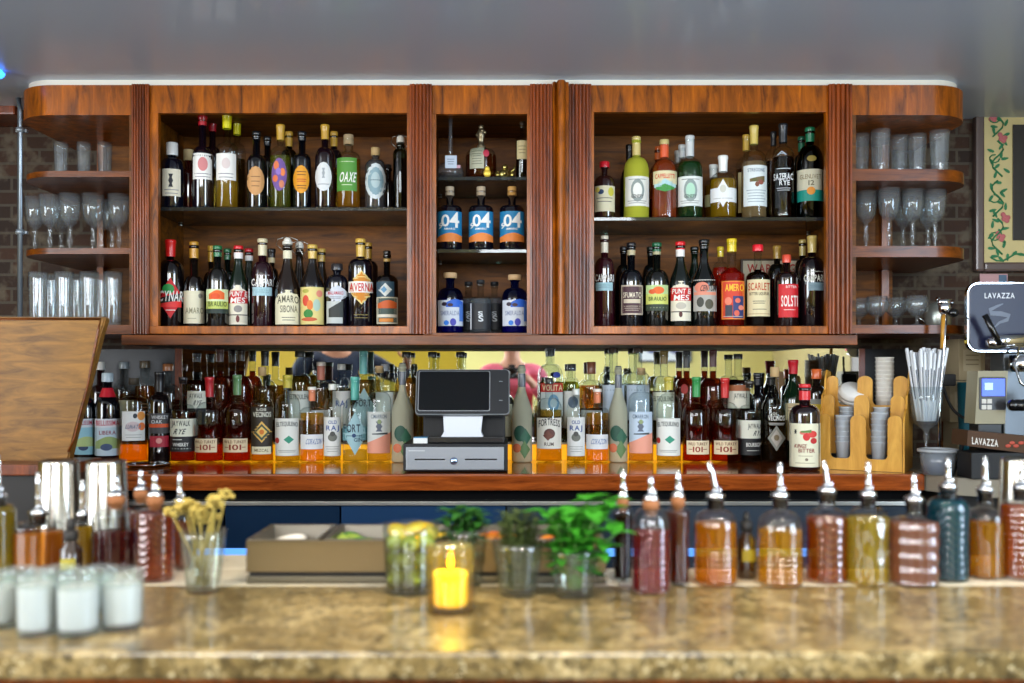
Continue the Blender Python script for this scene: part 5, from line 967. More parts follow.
def stack(n, label, grp, px, d, z, step, r0, r1, h, m, ax, name='plastic_cup', lid=False, az=0):
    p0 = Vector((XO, YO, ZE))+RT @ Vector((LX(px), d, z)); rot = (ax, az, 0)
    from mathutils import Euler
    dv = Euler(rot).to_matrix() @ Vector((0, 0, 1))
    for i in range(n):
        tt = 'top' if i == n-1 else ['bottom', 'second from bottom', 'third from bottom', 'fourth from bottom', 'fifth from bottom', 'sixth from bottom', 'seventh from bottom', 'fourth from top', 'third from top', 'second from top'][i]
        cup(name, tt+' '+label, grp, p0+dv*step*i, r0, r1, h, m, rot, cat='cover' if lid else 'cup', lid=lid)
stack(6, 'clear plastic cup of the lower left stack in the holder', 'clear cups lower left stack', 840.5, .0355, .013, .016, .018, .0255, .075, PLAS, 0)
stack(6, 'clear plastic cup of the lower right stack in the holder', 'clear cups lower right stack', 877, .0355, .013, .018, .018, .0255, .075, PLAS, 0, az=.02)
stack(5, 'clear plastic cup of the middle left stack in the holder', 'clear cups middle left stack', 840.5, .0975, .052, .014, .018, .0255, .085, PLAS, 0)
stack(5, 'clear plastic cup of the middle right stack in the holder', 'clear cups middle right stack', 877, .0975, .052, .014, .018, .0255, .085, PLAS, 0)
stack(11, 'white paper cup of the tall stack in the holder', 'white paper cups', 877, .161, .11, .0135, .021, .0285, .105, PAPC, 0, name='paper_cup')
stack(6, 'white plastic cover at the back left of the holder', 'white covers', 838.5, .161, .15, .008, .021, .0285, .02, PAPC, 0, name='coffee_cover', lid=True)
stack(2, 'tilted white cover lying on the pile at the back of the holder', 'tilted white covers', 842, .15, .222, .012, .032, .046, .022, PAPC, math.radians(38), name='coffee_cover', lid=True)
# goblet of straws
YG = 3.05
t = thing('straw_goblet', 'large clear stemmed glass full of paper wrapped straws', 'glass', (XP(926, YG), YG, ZE))
k = YG/F
pr = [(0, 0), (11*k, 0), (11*k, .003), (2.2*k, 3*k), (1.5*k, 8*k), (1.5*k, 28*k), (2.8*k, 34*k), (2*k, 38*k), (4*k, 42*k), (12*k, 48*k), (14.5*k, 58*k), (15.8*k, 72*k), (16.2*k, 84*k), (15.7*k, 84*k), (15.3*k, 72*k), (14*k, 58*k), (11.3*k, 49.5*k), (0, 45*k)]
fin('goblet_body', lathe(BM(), pr, 36), DRINK, t)
STW = mat('#e0e4e8', .6)
pos = []
rr = random.Random(4); STR = None
for i in range(42):
    a = i*2.399; q = math.sqrt((i+.5)/42)
    bx_, by_ = .026*q*math.cos(a), .026*q*math.sin(a); tx, ty = .062*q*math.cos(a)+rr.uniform(-.004, .004), .05*q*math.sin(a)
    L = .243+rr.uniform(-.010, .012)
    dirv = Vector((tx-bx_, ty-by_, .2)).normalized()
    t2 = thing('wrapped_straw', 'white paper wrapped straw in the stemmed glass', 'straw', (XP(926, YG)+bx_, YG+by_, ZE+50*k), Vector((0, 0, 1)).rotation_difference(dirv).to_euler(), 'paper wrapped straws in the stemmed glass')
    if STR is None:
        bm = BM(); tube(bm, [(0, 0, 0), (0, 0, .2)], .0048, 6); STR = fin('paper_sleeve', bm, STW, t2)
        bm = BM(); box(bm, -.0015, .0015, -.0056, -.0049, .06, .15); PRT = fin('printed_stripe', bm, mat('#5c6068', .6), t2)
    else:
        c = STR.copy(); COL.objects.link(c); c.parent = t2; c2 = PRT.copy(); COL.objects.link(c2); c2.parent = t2
    t2.scale = (1, 1, L/.225)
# plastic tub
t = thing('plastic_tub', 'low translucent tub with grey lid in front of the straw glass', 'tub', (XP(938, 2.95), 2.95, ZE))
fin('tub_body', lathe(BM(), [(0, 0), (.045, 0), (.052, .07), (.050, .07), (.043, .003), (0, .003)], 32), glass('#b8c4d0', .2, '#5c6c7c'), t)
fin('tub_rim', lathe(BM(), [(.052, .066), (.058, .066), (.058, .074), (.050, .076), (.050, .070)], 32), mat('#a8acb0', .4), t)
fin('blue_contents', lathe(BM(), [(0, .004), (.038, .004), (.042, .04), (0, .045)], 24), mat('#1c50b0', .5), t)
# cartons
CARD = mat('#a89878', .7)
for i, (x0, x1, y0, y1, lb, rz_) in enumerate(((951, 976, 462, 421, 'bottom', .05), (947, 970, 421, 379, 'middle', -.08), (951, 976, 379, 338, 'top', .1))):
    Yc = 3.3; z0, z1 = (ZE if i == 0 else ZE+.137*i+.0006*i), ZE+.137*(i+1)-.0006
    t = thing('carton', lb+' beige carton of the stack right of the straws', 'carton', (XP((x0+x1)/2, Yc), Yc, z0), (0, 0, rz_), 'beige cartons')
    bm = BM(); box(bm, -.045, .045, -.05, .05, 0, z1-z0, .002); fin('box_body', bm, CARD, t)
    bm = BM(); box(bm, -.03, .03, -.0515, -.0503, .03, .1); fin('printed_label', bm, mat('#b8aa8c', .6), t)
    for kz in (.05, .065, .08): bm = BM(); box(bm, -.022, .022, -.0524, -.0518, kz, kz+.004); fin('print_line', bm, mat('#8c7c60', .6), t)
t = thing('teal_cup', 'tall teal paper cup in front of the middle carton', 'cup', (XP(968, 3.18), 3.18, ZE))
# stands on a small tin so that it reaches its height in the photo
fin('cup_wall', lathe(BM(), [(0, 0), (.024, 0), (.032, .27), (.030, .27), (.022, .003), (0, .003)], 28), mat('#1c5c68', .5), t)
# copper pipes
for i, px in enumerate((943.5, 947.5)):
    t = thing('copper_pipe', ('left' if i == 0 else 'right')+' copper pipe rising behind the straws to the shelf unit', 'pipe', (XP(px, 3.4), 3.4, ZE), group='copper pipes')
    bm = BM(); tube(bm, [(0, 0, 0), (0, 0, ZP(334, 3.4)-ZE)], .007, 12); fin('pipe', bm, mat('#a05c38', .3, .9), t)
    bm = BM(); cyl(bm, .011, .05, .07); fin('fitting', bm, mat('#b87848', .3, .9), t)
# espresso machine with blue badge panel
YM = 3.0
NAVY = mat('#0a1234', .38)
t = thing('espresso_machine', 'espresso machine with rounded navy top panel at the right edge', 'espresso machine', (XP(1005, YM), YM, ZE))
def xm_(p): return XP(p, YM)
def zm(q): return ZP(q, YM)
fin('panel_rim', tab(BM(), xm_(967.5), xm_(1052), zm(352), zm(282.5), .035, YM, YM+.022), CHROME, t, True)
fin('badge_panel', tab(BM(), xm_(969), xm_(1050.5), zm(350.5), zm(284), .031, YM-.006, YM-.0005), NAVY, t, True)
flat_text('brand_lettering', 'LAVAZZA', xm_(983.5), xm_(1013.5), zm(298.5), zm(293), YM-.0066, mat('#d8dce4', .5), t)
bm = BM()
for i in range(24):
    pass
sw = [(1002, 304), (996, 306.5), (989, 310), (990, 313.5), (1000, 314), (1008, 316), (1006, 320), (998, 323), (993, 328)]
pv = []; n = len(sw)
for i, (a, b) in enumerate(sw):
    wd = 2.4*math.sin(PI*(i+.6)/(n+.2)); d = Vector((sw[min(i+1, n-1)][0]-sw[max(i-1, 0)][0], sw[min(i+1, n-1)][1]-sw[max(i-1, 0)][1])).normalized(); nx, ny = -d.y*wd, d.x*wd
    pv.append((bm.verts.new((xm_(a+nx), YM-.0068, zm(b+ny))), bm.verts.new((xm_(a-nx), YM-.0068, zm(b-ny)))))
for p, q in zip(pv, pv[1:]): bm.faces.new((p[0], p[1], q[1], q[0]))
r = bmesh.ops.extrude_face_region(bm, geom=list(bm.faces)); bmesh.ops.translate(bm, verts=[v for v in r['geom'] if isinstance(v, bmesh.types.BMVert)], vec=(0, .0006, 0)); bmesh.ops.recalc_face_normals(bm, faces=bm.faces)
fin('steam_swirl_mark', bm, mat('#6c7484', .5), t, True)
fin('machine_head', box(BM(), xm_(994), xm_(1060), YM+.023, YM+.15, zm(352), zm(292), .01), mat('#2c3038', .3, .5), t, True)
fin('back_column', box(BM(), xm_(1012), xm_(1060), YM+.05, YM+.14, ZE+.06, zm(352)-.0005, .005), mat('#54585c', .3, .8), t, True)
fin('machine_base', box(BM(), xm_(986), xm_(1060), YM+.0, YM+.14, ZE+.0, ZE+.0595, .006), mat('#1c1e20', .3, .5), t, True)
bm = BM(); tube(bm, [(xm_(988), YM-.03, zm(343)), (xm_(1000), YM-.03, zm(341)), (xm_(1040), YM-.03, zm(340))], .021, 18); ball(bm, Vector((xm_(988), YM-.03, zm(343))), .021)
fin('group_lever', bm, CHROME, t, True)
fin('lever_arm', tube(BM(), [(xm_(977), YM-.05, zm(316)), (xm_(985), YM-.05, zm(332)), (xm_(992), YM-.05, zm(345))], .009, 12), BLACK, t, True)
bm = BM(); tube(bm, [(xm_(1030), YM-.05, zm(395)), (xm_(1012), YM-.05, zm(383)), (xm_(1008), YM-.04, zm(365)), (xm_(1014), YM-.03, zm(348))], .004, 10); fin('steam_wand', bm, CHROME, t, True)
fin('group_head', lathe(BM(), [(0, 0), (.03, 0), (.034, .02), (.034, .05), (0, .05)], 28, xm_(1018), YM-.02, zm(372)), CHROME, t, True)
bm = BM(); tube(bm, [(xm_(993), YM-.12, zm(404)), (xm_(1002), YM-.12, zm(404)), (xm_(1030), YM-.12, zm(401)), (xm_(1045), YM-.10, zm(400))], .017, 16); ball(bm, Vector((xm_(993), YM-.12, zm(404))), .017)
fin('portafilter_handle', bm, BLACK, t, True)
# grinder
t = thing('coffee_grinder', 'beige coffee grinder with lit blue display and button pad', 'grinder', (XP(993, 2.93), 2.93, ZE))
YB2 = 2.92
gx = lambda p: XP(p, YB2)
gz = lambda q: ZP(q, YB2)
bm = BM(); extr_xz(bm, [(gx(975), gz(424)), (gx(1005), gz(424)), (gx(1008), gz(371)), (gx(978), gz(371))], YB2, YB2+.07); fin('grinder_body', bm, mat('#8c8468', .45), t, True)
fin('control_panel', tab(BM(), gx(979), gx(1005.5), gz(410), gz(377), .006, YB2-.003, YB2-.0003), mat('#2c2c30', .4), t, True)
fin('display', tab(BM(), gx(981.5), gx(1004), gz(396), gz(379), .001, YB2-.0046, YB2-.0032), mat('#2848f0', .3, emis=1.6), t, True, label='glowing blue display')
fin('display_icon', box(BM(), gx(984), gx(992), YB2-.0058, YB2-.0048, gz(390), gz(383)), mat('#7ca0ff', .3, emis=1.8), t, True)
for a, b in ((981, 399), (986.5, 399), (981, 405), (986.5, 405)):
    fin('button', box(BM(), gx(a), gx(a+4.6), YB2-.0056, YB2-.0032, gz(b+4.6), gz(b), .0008), mat('#c8c4bc', .5), t, True)
fin('grinder_stand', box(BM(), gx(979), gx(1003), YB2+.005, YB2+.065, ZE+.0465, gz(424)-.0005, .003), mat('#1a1a1a', .4), t, True)
fin('base', box(BM(), gx(974), gx(1010), YB2-.01, YB2+.068, ZE, ZE+.046, .004), BLKMAT, t, True)
t = thing('white_bottle', 'small white plastic bottle behind the grinder top', 'bottle', (XP(992, 3.0), 2.993+.0, ZE))
bpy.data.objects.remove(t)
# branded drip tray front
t = thing('knock_box', 'dark brown box with branded slanted front panel below the grinder', 'box', (XP(995, 2.84), 2.84, ZE))
YK = 2.80
kx = lambda p: XP(p, YK)
kz_ = lambda q: ZP(q, YK)
bm = BM(); extr_xz(bm, [(kx(967), kz_(446)), (kx(1045), kz_(456)), (kx(1045), kz_(438)), (kx(968), kz_(430.5))], YK, YK+.1); fin('branded_panel', bm, mat('#4c3626', .6, spec=.2), t, True)
V, Fc = text_pts('LAVAZZA', kx(972), kx(998), kz_(444), kz_(437))
bm = BM(); vs = [bm.verts.new((a, YK-.0006, b-(a-kx(972))*.11)) for a, b in V]
for f in Fc:
    try: bm.faces.new([vs[i] for i in f])
    except ValueError: pass
fin('brand_lettering', bm, mat('#d8d4cc', .5), t, True)
bm = BM()
for i, a in enumerate((1008, 1012, 1016, 1021)): ball(bm, Vector((kx(a), YK-.001, kz_(446-(i % 2)*3))), .008, s=(1, .1, .6))
fin('coffee_bean_print', bm, mat('#a83c24', .5), t, True)
bm = BM(); box(bm, kx(972), kx(1045), YK+.004, YK+.095, ZE, kz_(453), .003); fin('box_body', bm, BLKMAT, t, True)
t = thing('round_steel_tray', 'oval steel saucer on the stone counter in front of the coffee corner', 'tray', (XP(968, 2.83), 2.86, ZE+.0005)); bpy.data.objects.remove(t)
t = thing('power_cord', 'black cord looping across the cartons to the grinder', 'cord', (XP(945, 3.1), 3.1, ZE))
pts = [(940, 352, 3.1), (941, 372, 3.1), (945, 392, 3.1), (952, 408, 3.1), (962, 417, 3.08), (972, 420, 3.05), (975, 424, 3.0), (970, 432, 2.98), (963, 445, 2.96), (955, 470, 2.95), (952, 477.5, 2.85)]
P = [Vector((XP(a, y), y, max(ZP(b, y), ZE+.004))) for a, b, y in pts]; Q = []
for i in range(len(P)-1):
    p0, p1, p2, p3 = P[max(i-1, 0)], P[i], P[i+1], P[min(i+2, len(P)-1)]
    for s in range(5):
        u = s/5; Q.append(.5*((2*p1)+(p2-p0)*u+(2*p0-5*p1+4*p2-p3)*u*u+(3*p1-p0-3*p2+p3)*u**3))
Q.append(P[-1]); fin('cable', tube(BM(), Q, .0045, 8), BLKMAT, t, True)
bm = BM(); box(bm, XP(938, 3.1), XP(955, 3.1), 3.09, 3.12, ZP(386, 3.1), ZP(374, 3.1), .005); fin('plug', bm, BLKMAT, t, True)
# painting
YPN = 3.545
px_ = lambda p: XP(p, YPN)
pz_ = lambda q: ZP(q, YPN)
t = thing('painting', 'framed cream panel painted with green vines and pink flowers, hung right of the shelves', 'painting', (px_(1030), YPN, pz_(272)))
FR = mat('#5c4c48', .4, coat=.3)
x0, x1, z0, z1 = px_(976), px_(1100), pz_(271), pz_(82); fw = .032
for nm_, bb in (('frame_side', (x0, x0+fw, z0, z1)), ('frame_side', (x1-fw, x1, z0, z1)), ('frame_top', (x0+fw, x1-fw, z1-fw, z1)), ('frame_bottom', (x0+fw, x1-fw, z0, z0+fw))):
    bm = BM(); box(bm, bb[0], bb[1], YPN, WALL-.002, bb[2], bb[3], .008); fin(nm_, bm, FR, t, True)
fin('painted_panel', box(BM(), x0+fw-.002, x1-fw+.002, YPN+.012, WALL-.004, z0+fw-.002, z1-fw+.002), mat('#d0c08a', .6), t, True)
fin('dark_centre', box(BM(), px_(1014), px_(1062), YPN+.006, YPN+.0115, pz_(240), pz_(124), .002), mat('#241c14', .4), t, True)
bm = BM()
def vine(ps, w=1.0):
    tube(bm, [(px_(a), YPN+.0105, pz_(b)) for a, b in ps], .0032*w, 6)
def leaf(a, b, ang, L=7, W=2.4):
    ca, sa = math.cos(ang), math.sin(ang); n = 8; vs = []
    for i in range(n):
        u = 2*PI*i/n; lx, lz = L/2*math.cos(u), W/2*math.sin(u)*(1-.3*math.cos(u)); vs.append(bm.verts.new((px_(a+lx*ca-lz*sa), YPN+.0095, pz_(b+lx*sa+lz*ca))))
    bm.faces.new(vs)
for yb in (118, 158, 198, 236):
    s = 1 if (yb//40) % 2 else -1
    vine([(999+6*math.sin(v*.9)*s, yb-18+v*4.5) for v in range(9)])
    vine([(996+s*5*math.cos(v*.7), yb+4*math.sin(v*.7)) for v in range(8)], .8)
    for q in range(9):
        leaf(1000+8*math.sin(q*1.9+yb), yb-16+q*4, q*1.3+yb, 8, 3)
for q in range(16): leaf(996+q*6.5, 101+3*math.sin(q), q*.9, 8, 3); leaf(996+q*6.5, 256+3*math.sin(q*1.4), q*.8, 8, 3)
vine([(992+q*6, 100+4*math.sin(q)) for q in range(16)]); vine([(992+q*6, 257+4*math.sin(q)) for q in range(16)])
for q in range(16): leaf(1070+7*math.sin(q*2.1), 116+q*8, q*1.1, 8, 3)
fin('vine_pattern', bm, mat('#2c7c50', .6), t, True)
bm = BM()
for a, b in ((994, 117), (1004, 137), (1007, 217), (1002, 236), (1070, 150), (1072, 210)):
    for q in range(6): ball(bm, Vector((px_(a+2.5*math.cos(q)), YPN+.010, pz_(b+3.2*math.sin(q*1.7)))), .009, s=(1, .15, 1), u=8, v=6)
fin('flower_pattern', bm, mat('#c0686c', .6), t, True)
t = thing('postcard', 'pale pink and blue postcard pinned on the brick below the painting', 'card', (px_(1000), WALL-.004, pz_(292)))
fin('card_face', box(BM(), px_(984), px_(1012), WALL-.004, WALL-.001, pz_(300), pz_(273)), mat('#c89ca0', .6), t, True)
fin('card_picture', box(BM(), px_(1003), px_(1011), WALL-.005, WALL-.0042, pz_(298), pz_(274)), mat('#58708c', .6), t, True)
# wooden box on the brick at far left, blue neon
t = thing('corner_shelf', 'dark wooden corner bracket on the brick at the top left edge', 'bracket', (XP(5, 3.45), 3.45, ZP(118, 3.45)))
fin('bracket_board', box(BM(), XP(-40, 3.45), XP(22, 3.45), 3.4, WALL-.002, ZP(118, 3.45), ZP(96, 3.45), .006), W_POST, t, True)
fin('carved_scroll', tube(BM(), [(XP(20-q*5, 3.42), 3.41, ZP(92+3*math.sin(q*1.2), 3.42)) for q in range(9)], .014, 10), mat('#5c5040', .7), t, True)
t = thing('neon_tube', 'short glowing blue neon tube in the top left corner', 'lamp', (XP(-4, 3.0), 3.0, ZP(78, 3.0)))
fin('tube', tube(BM(), [(XP(-40, 3.0), 3.0, ZP(60, 3.0)), (XP(-8, 3.0), 3.0, ZP(66, 3.0)), (XP(2, 3.0), 3.0, ZP(76, 3.0))], .012, 10), mat('#2c7cff', .4, emis=5), t, True, label='glowing blue tube')

# ================================================================== FRONT BAR ITEMS
def YofBase(b): return (CZ-ZF)*F/(b-HY)
DIAM = lambda na, kz, amp: (lambda a, z, r: 1+1.5*amp*math.sin(na*a+z*kz)*math.sin(na*a-z*kz))
HERR = lambda na, kz, amp: (lambda a, z, r: 1+1.3*amp*abs(math.sin(na*a*.5+z*kz*(1 if math.sin(na*a*.5) > 0 else -1))))
def syrup(x, base, w, sh, nk, ntop, nw, sp, liq, lvl, desc, pat=None, stop='rubber', lean=0, tr=.74, gl='clear', flat=False, name='syrup_bottle', body_c=None, low=None):
    Y = YofBase(base); k = Y/F; R = w/2*k; rn = nw/2*k; X = XP(x, Y)
    if Y > 1.705: zb = ZF-.0005
    else: zb = ZF
    h = lambda q: (base-q)*k
    t = thing(name, desc, 'bottle', (X, Y, zb+.0003), (0, 0, -math.atan2(X, Y)), 'syrup and juice bottles with steel pour spouts')
    n = 6 if not flat else 4; prof = [(R*.9, 0), (R, .003), (R, h(sh))]
    for i in range(1, n+1):
        a = i/n; prof.append((rn+(R-rn)*(math.cos(a*PI/2) if not flat else (1-a)**.5*.98), h(sh)+(h(nk)-h(sh))*math.sin(a*PI/2)+1e-5*i))
    prof += [(rn, h(ntop+2)), (rn*1.15, h(ntop+1)), (rn*1.15, h(ntop))]
    full = [(0, .003), prof[0], prof[1]]+[(R, .003+(h(sh)-.003)*i/48) for i in range(1, 49)]+prof[3:]
    top_pat = h(sh) if low is None else h(low)
    fn = (lambda a, z, r: pat(a, z, r) if .004 < z < top_pat else 1) if pat else None
    gm = glass('#fafcfc', .0, '#ccd4d8', .09 if pat else .06) if gl == 'clear' else glass(gl[0], .0, gl[1], .07)
    fin('bottle_body', lathe(BM(), full, 80 if pat else 40, fn=fn), gm, t)
    zl = h(lvl); lp = [(0, .005)]
    for r, z in full[1:]:
        if z >= zl: break
        lp.append((r-.0022, max(z, .005)))
    lp += [(max(.004, rz(prof, zl)-.0022), zl), (0, zl)]
    fin('liquid', lathe(BM(), lp, 80 if pat else 40, fn=fn), liquid(liq, tr), t)
    cz = h(ntop)
    if stop == 'cork':
        fin('cork', lathe(BM(), [(rn*.8, cz-.006), (rn*.95, cz+.002), (rn*1.25, cz+.004), (rn*1.3, cz+.016), (rn*.9, cz+.020), (0, cz+.020)], 24), mat('#80502c', .7, bump=.3, bscale=300), t); cz += .020
    else:
        fin('stopper', lathe(BM(), [(rn*.9, cz-.02), (rn*1.02, cz-.016), (rn*1.02, cz-.002), (rn*1.2, cz), (rn*1.2, cz+.003), (0, cz+.005)], 24), BLACK, t); cz += .004
    fin('spout_collar', lathe(BM(), [(0, cz-.001), (rn*1.15, cz-.001), (rn*1.2, cz+.003), (rn*.7, cz+.007), (.004, cz+.012), (0, cz+.012)], 24), CHROME, t)
    H = h(sp); L = max(H-cz, .02)
    fin('pour_spout', tube(BM(), [(0, 0, cz+.008), (lean*.15*L, 0, cz+L*.35), (lean*.5*L, 0, cz+L*.7), (lean*L, -.004, cz+L)], .0052, 12, r_end=.0036), CHROME, t)
    bm = BM(); tube(bm, [(rn*.5, 0, cz+.006), (rn*.55, 0, cz+.016)], .0022, 8); fin('air_tube', bm, CHROME, t)
    return t
S = syrup
S(623, 580, 19, 512, 506, 508, 9, 470, '#1c0806', 514, 'black cork topped bottle just right of the mint glass', stop='cork', tr=.3, flat=True)
S(651, 592, 37, 524, 508, 512, 13, 477, '#a01c30', 531, 'crimson herringbone cut bottle with cork and spout, nearest of the bottles right of the mint', HERR(16, 260, .035), 'cork', tr=.65)
S(678, 584, 23, 512, 508, 508, 11, 472, '#5c2410', 512, 'plain dark amber bottle with cork right behind the crimson herringbone one', stop='cork', tr=.4, flat=True)
S(715.5, 583.5, 43, 526, 510, 499, 16, 462, '#e8980c', 523, 'orange syrup bottle with dotted lower half right of the dark amber cork one', DIAM(14, 340, .02), lean=-.2, low=545)
S(780, 584.5, 45, 530, 511, 498, 15, 463, '#e0a40c', 530, 'wide honey coloured syrup bottle with dotted base and greenish middle', DIAM(14, 340, .02), low=550)
S(827, 581, 41, 519, 509, 493, 16, 461, '#b8580c', 517, 'orange red syrup bottle with slanted cut pattern and leaning spout', HERR(14, 230, .025), lean=-.12)
S(868, 583, 42, 517, 508, 497, 14, 462, '#dcc040', 517, 'pale yellow syrup bottle with leaf relief pattern', lambda a, z, r: 1+.02*math.sin(5*a)*math.cos(z*120+3*math.sin(5*a)), tr=.75, flat=True)
S(914, 584, 47, 520, 518, 502, 16, 474, '#a86c54', 522, 'squat brown bottle with large diamond lattice pattern', DIAM(8, 130, .03), tr=.5, flat=True)
S(948, 579, 39, 505, 497, 489, 15, 458, '#0c8494', 500, 'teal glass herringbone bottle with tall spout', HERR(16, 240, .04), gl=('#58c0c8', '#1c6c78'), tr=.45)
S(985, 577, 38, 518, 508, 492, 14, 457, '#cc8c10', 522, 'plain amber gold syrup bottle with clear shoulder, right of the teal one', tr=.65)
S(1021, 578, 40, 508, 500, 490, 14, 462, '#a04c0c', 505, 'dark amber cut bottle at the right edge of the bar', DIAM(14, 280, .02), tr=.5)
S(38, 571, 50, 526, 521, 515, 16, 472, '#b87020', 532, 'wide amber carafe with steel spout behind the white candles', tr=.5, flat=True)
S(-2, 574, 34, 512, 504, 498, 14, 455, '#8c7814', 506, 'olive yellow bottle cut by the left edge', tr=.5)
S(116, 569, 44, 514, 510, 506, 14, 476, '#4c1418', 531, 'dark plum carafe with orange cork behind the rightmost white candle', stop='cork', tr=.4, flat=True)
S(155, 580, 36, 512, 508, 507, 13, 474, '#a84814', 513, 'amber red herringbone bottle with cork left of the dried flowers', HERR(14, 240, .03), 'cork', tr=.75, flat=True)
S(141, 560.8, 26, 512, 505, 500, 11, 470, '#7c2c14', 512, 'narrow dark red bottle with cork behind the plum carafe', stop='cork', tr=.4)
S(180, 569, 24, 520, 512, 504, 11, 472, '#7c3c14', 522, 'small amber bottle with black stopper behind the dried flowers', tr=.5)
S(82.5, 569, 20, 524, 520, 517, 10, 480, '#a8841c', 526, 'narrow gold bottle squeezed between the amber and plum carafes', tr=.5, flat=True)
# dropper bottles
for x, base, w, top, bt, ds in ((746.5, 578, 20, 512, 540, 'small brown dropper bottle between the orange and honey syrup bottles'), (71, 577, 22, 518, 549, 'small brown dropper bottle between the two carafes at left')):
    Y = YofBase(base); k = Y/F; t = thing('dropper_bottle', ds, 'bottle', (XP(x, Y), Y, ZF-.0003), group='dropper bottles')
    R = w/2*k; h = (base-bt)*k; H = (base-top)*k
    fin('bottle_body', lathe(BM(), [(0, 0), (R*.9, 0), (R, .003), (R, h), (R*.5, h+.012), (R*.45, h+.02), (0, h+.02)], 28), mat('#241408', .08, coat=.8), t)
    fin('collar', lathe(BM(), [(R*.55, h+.016), (R*.62, h+.018), (R*.62, h+.032), (R*.4, h+.034), (0, h+.034)], 24), BLKMAT, t)
    fin('rubber_bulb', lathe(BM(), [(R*.3, h+.033), (R*.42, h+.04), (R*.36, H-.008), (R*.2, H), (0, H)], 20), BLKMAT, t)
    labels_on(t, Wrap([(R, 0), (R, h)]), x, Y, [('rect', x-w*.3, x+w*.35, bt+8, bt+20, '#8c8424')], ZF)
# shaker tins (upside down, on the ledge)
for x, yt, base, wt, wb, ds in ((59, 460, 556, 38, 46, 'left one of the two upturned steel shaker tins at the left'), (106, 460, 556, 38, 46, 'right one of the two upturned steel shaker tins at the left'), (1017, 458, 556, 30, 38, 'steel shaker tin at the right edge behind the last syrup bottle')):
    Y = 1.935; k = Y/F; H = ZP(yt, Y)-(ZF-.0005); t = thing('shaker_tin', ds, 'shaker', (XP(x, Y), Y, ZF-.0005), group='upturned steel shaker tins')
    a, b = wb/2*k, wt/2*k
    fin('tin_body', lathe(BM(), [(a-.001, 0), (a+.001, 0), (a+.001, .003), (a, .004), (b, H-.006), (b-.001, H-.002), (b-.005, H), (b-.008, H-.002), (0, H-.002)], 36), mat('#b4b2ac', .16, 1), t)
    fin('rolled_rim', lathe(BM(), [(a, .0), (a+.002, .0015), (a, .003)], 36), STEEL, t)
# white candles in glass cups
CUPG = glass('#eef4f2', .06, '#8fa098')
WAX = mat('#b6b8bc', .5, spec=.3)
def votive(x, base, w, top, wt, desc, grp='white candles in clear cups', gm=None, wx=None, cat='candle', lit=False, rib=0, wk=1.0):
    Y = YofBase(base); k = Y/F; R = w/2*k; H = (base-top)*k; hw = (base-wt)*k
    t = thing('votive_candle', desc, cat, (XP(x, Y), Y, ZF), (0, 0, 0), grp) if grp else thing('votive_candle', desc, cat, (XP(x, Y), Y, ZF))
    fn = (lambda a, z, r: 1+rib*abs(math.sin(20*a)) if .012 < z < H*.8 else 1) if rib else None
    z0 = .008
    fin('glass_cup', lathe(BM(), [(0, .001), (R*.88, 0), (R*.93, .003)]+[(R*(.93+.07*i/10), .003+(H-.003)*i/10) for i in range(1, 11)]+[(R-.0025, H)]+[(R*(.93+.07*i/10)-.0028, .003+(H-.003)*i/10) for i in range(9, 1, -1)]+[(R*.9-.003, z0), (0, z0)], 48, fn=fn), gm or CUPG, t)
    fin('wax', lathe(BM(), [(0, z0+.0006), (R*.84*wk, z0+.0006), (R*.86*wk, z0+.006), (R*.89*wk, hw-.003), (R*.84*wk, hw), (.006, hw-.002), (0, hw-.002)], 36), wx or WAX, t)
    fin('wick', tube(BM(), [(0, 0, hw-.003), (0, 0, hw+.006), (.001, 0, hw+.009)], .0008, 6), BLKMAT, t)
    return t, hw, Y
VO = [(0, 627, 34, 572, 586, 'white candle cup cut by the left edge of the photo'), (37, 634, 41, 571, 584, 'second front white candle cup from the left edge'), (78, 634, 43, 571, 586, 'frontmost white candle cup in the middle of the cluster'), (122, 628, 42, 570, 583, 'rightmost white candle cup of the cluster'),
      (19, 613, 34, 568, 581, 'back row white candle cup furthest left'), (59, 612, 36, 567, 580, 'back row white candle cup in the middle'), (98, 611, 36, 567, 579, 'back row white candle cup furthest right')]
for v in VO: votive(*v)
AMB = glass('#fff090', .02, '#b88414')
t, hw, Yv = votive(450.5, 611, 50, 546, 572, 'lit yellow candle in ribbed amber glass at the middle of the bar', None, AMB, mat('#fff070', .5, emis=0), lit=True, rib=.02, wk=.78)
fin('flame', lathe(BM(), [(0, hw+.006), (.0035, hw+.010), (.004, hw+.014), (.002, hw+.022), (0, hw+.028)], 16), mat('#ffb030', .5, emis=30), t)
l = bpy.data.lights.new('candle_flame', 'POINT'); l.energy = .42; l.color = (1, .92, .4); l.shadow_soft_size = .006
o = bpy.data.objects.new('candle_flame', l); COL.objects.link(o); o.location = (XP(450.5, Yv), Yv, ZF+hw+.034)

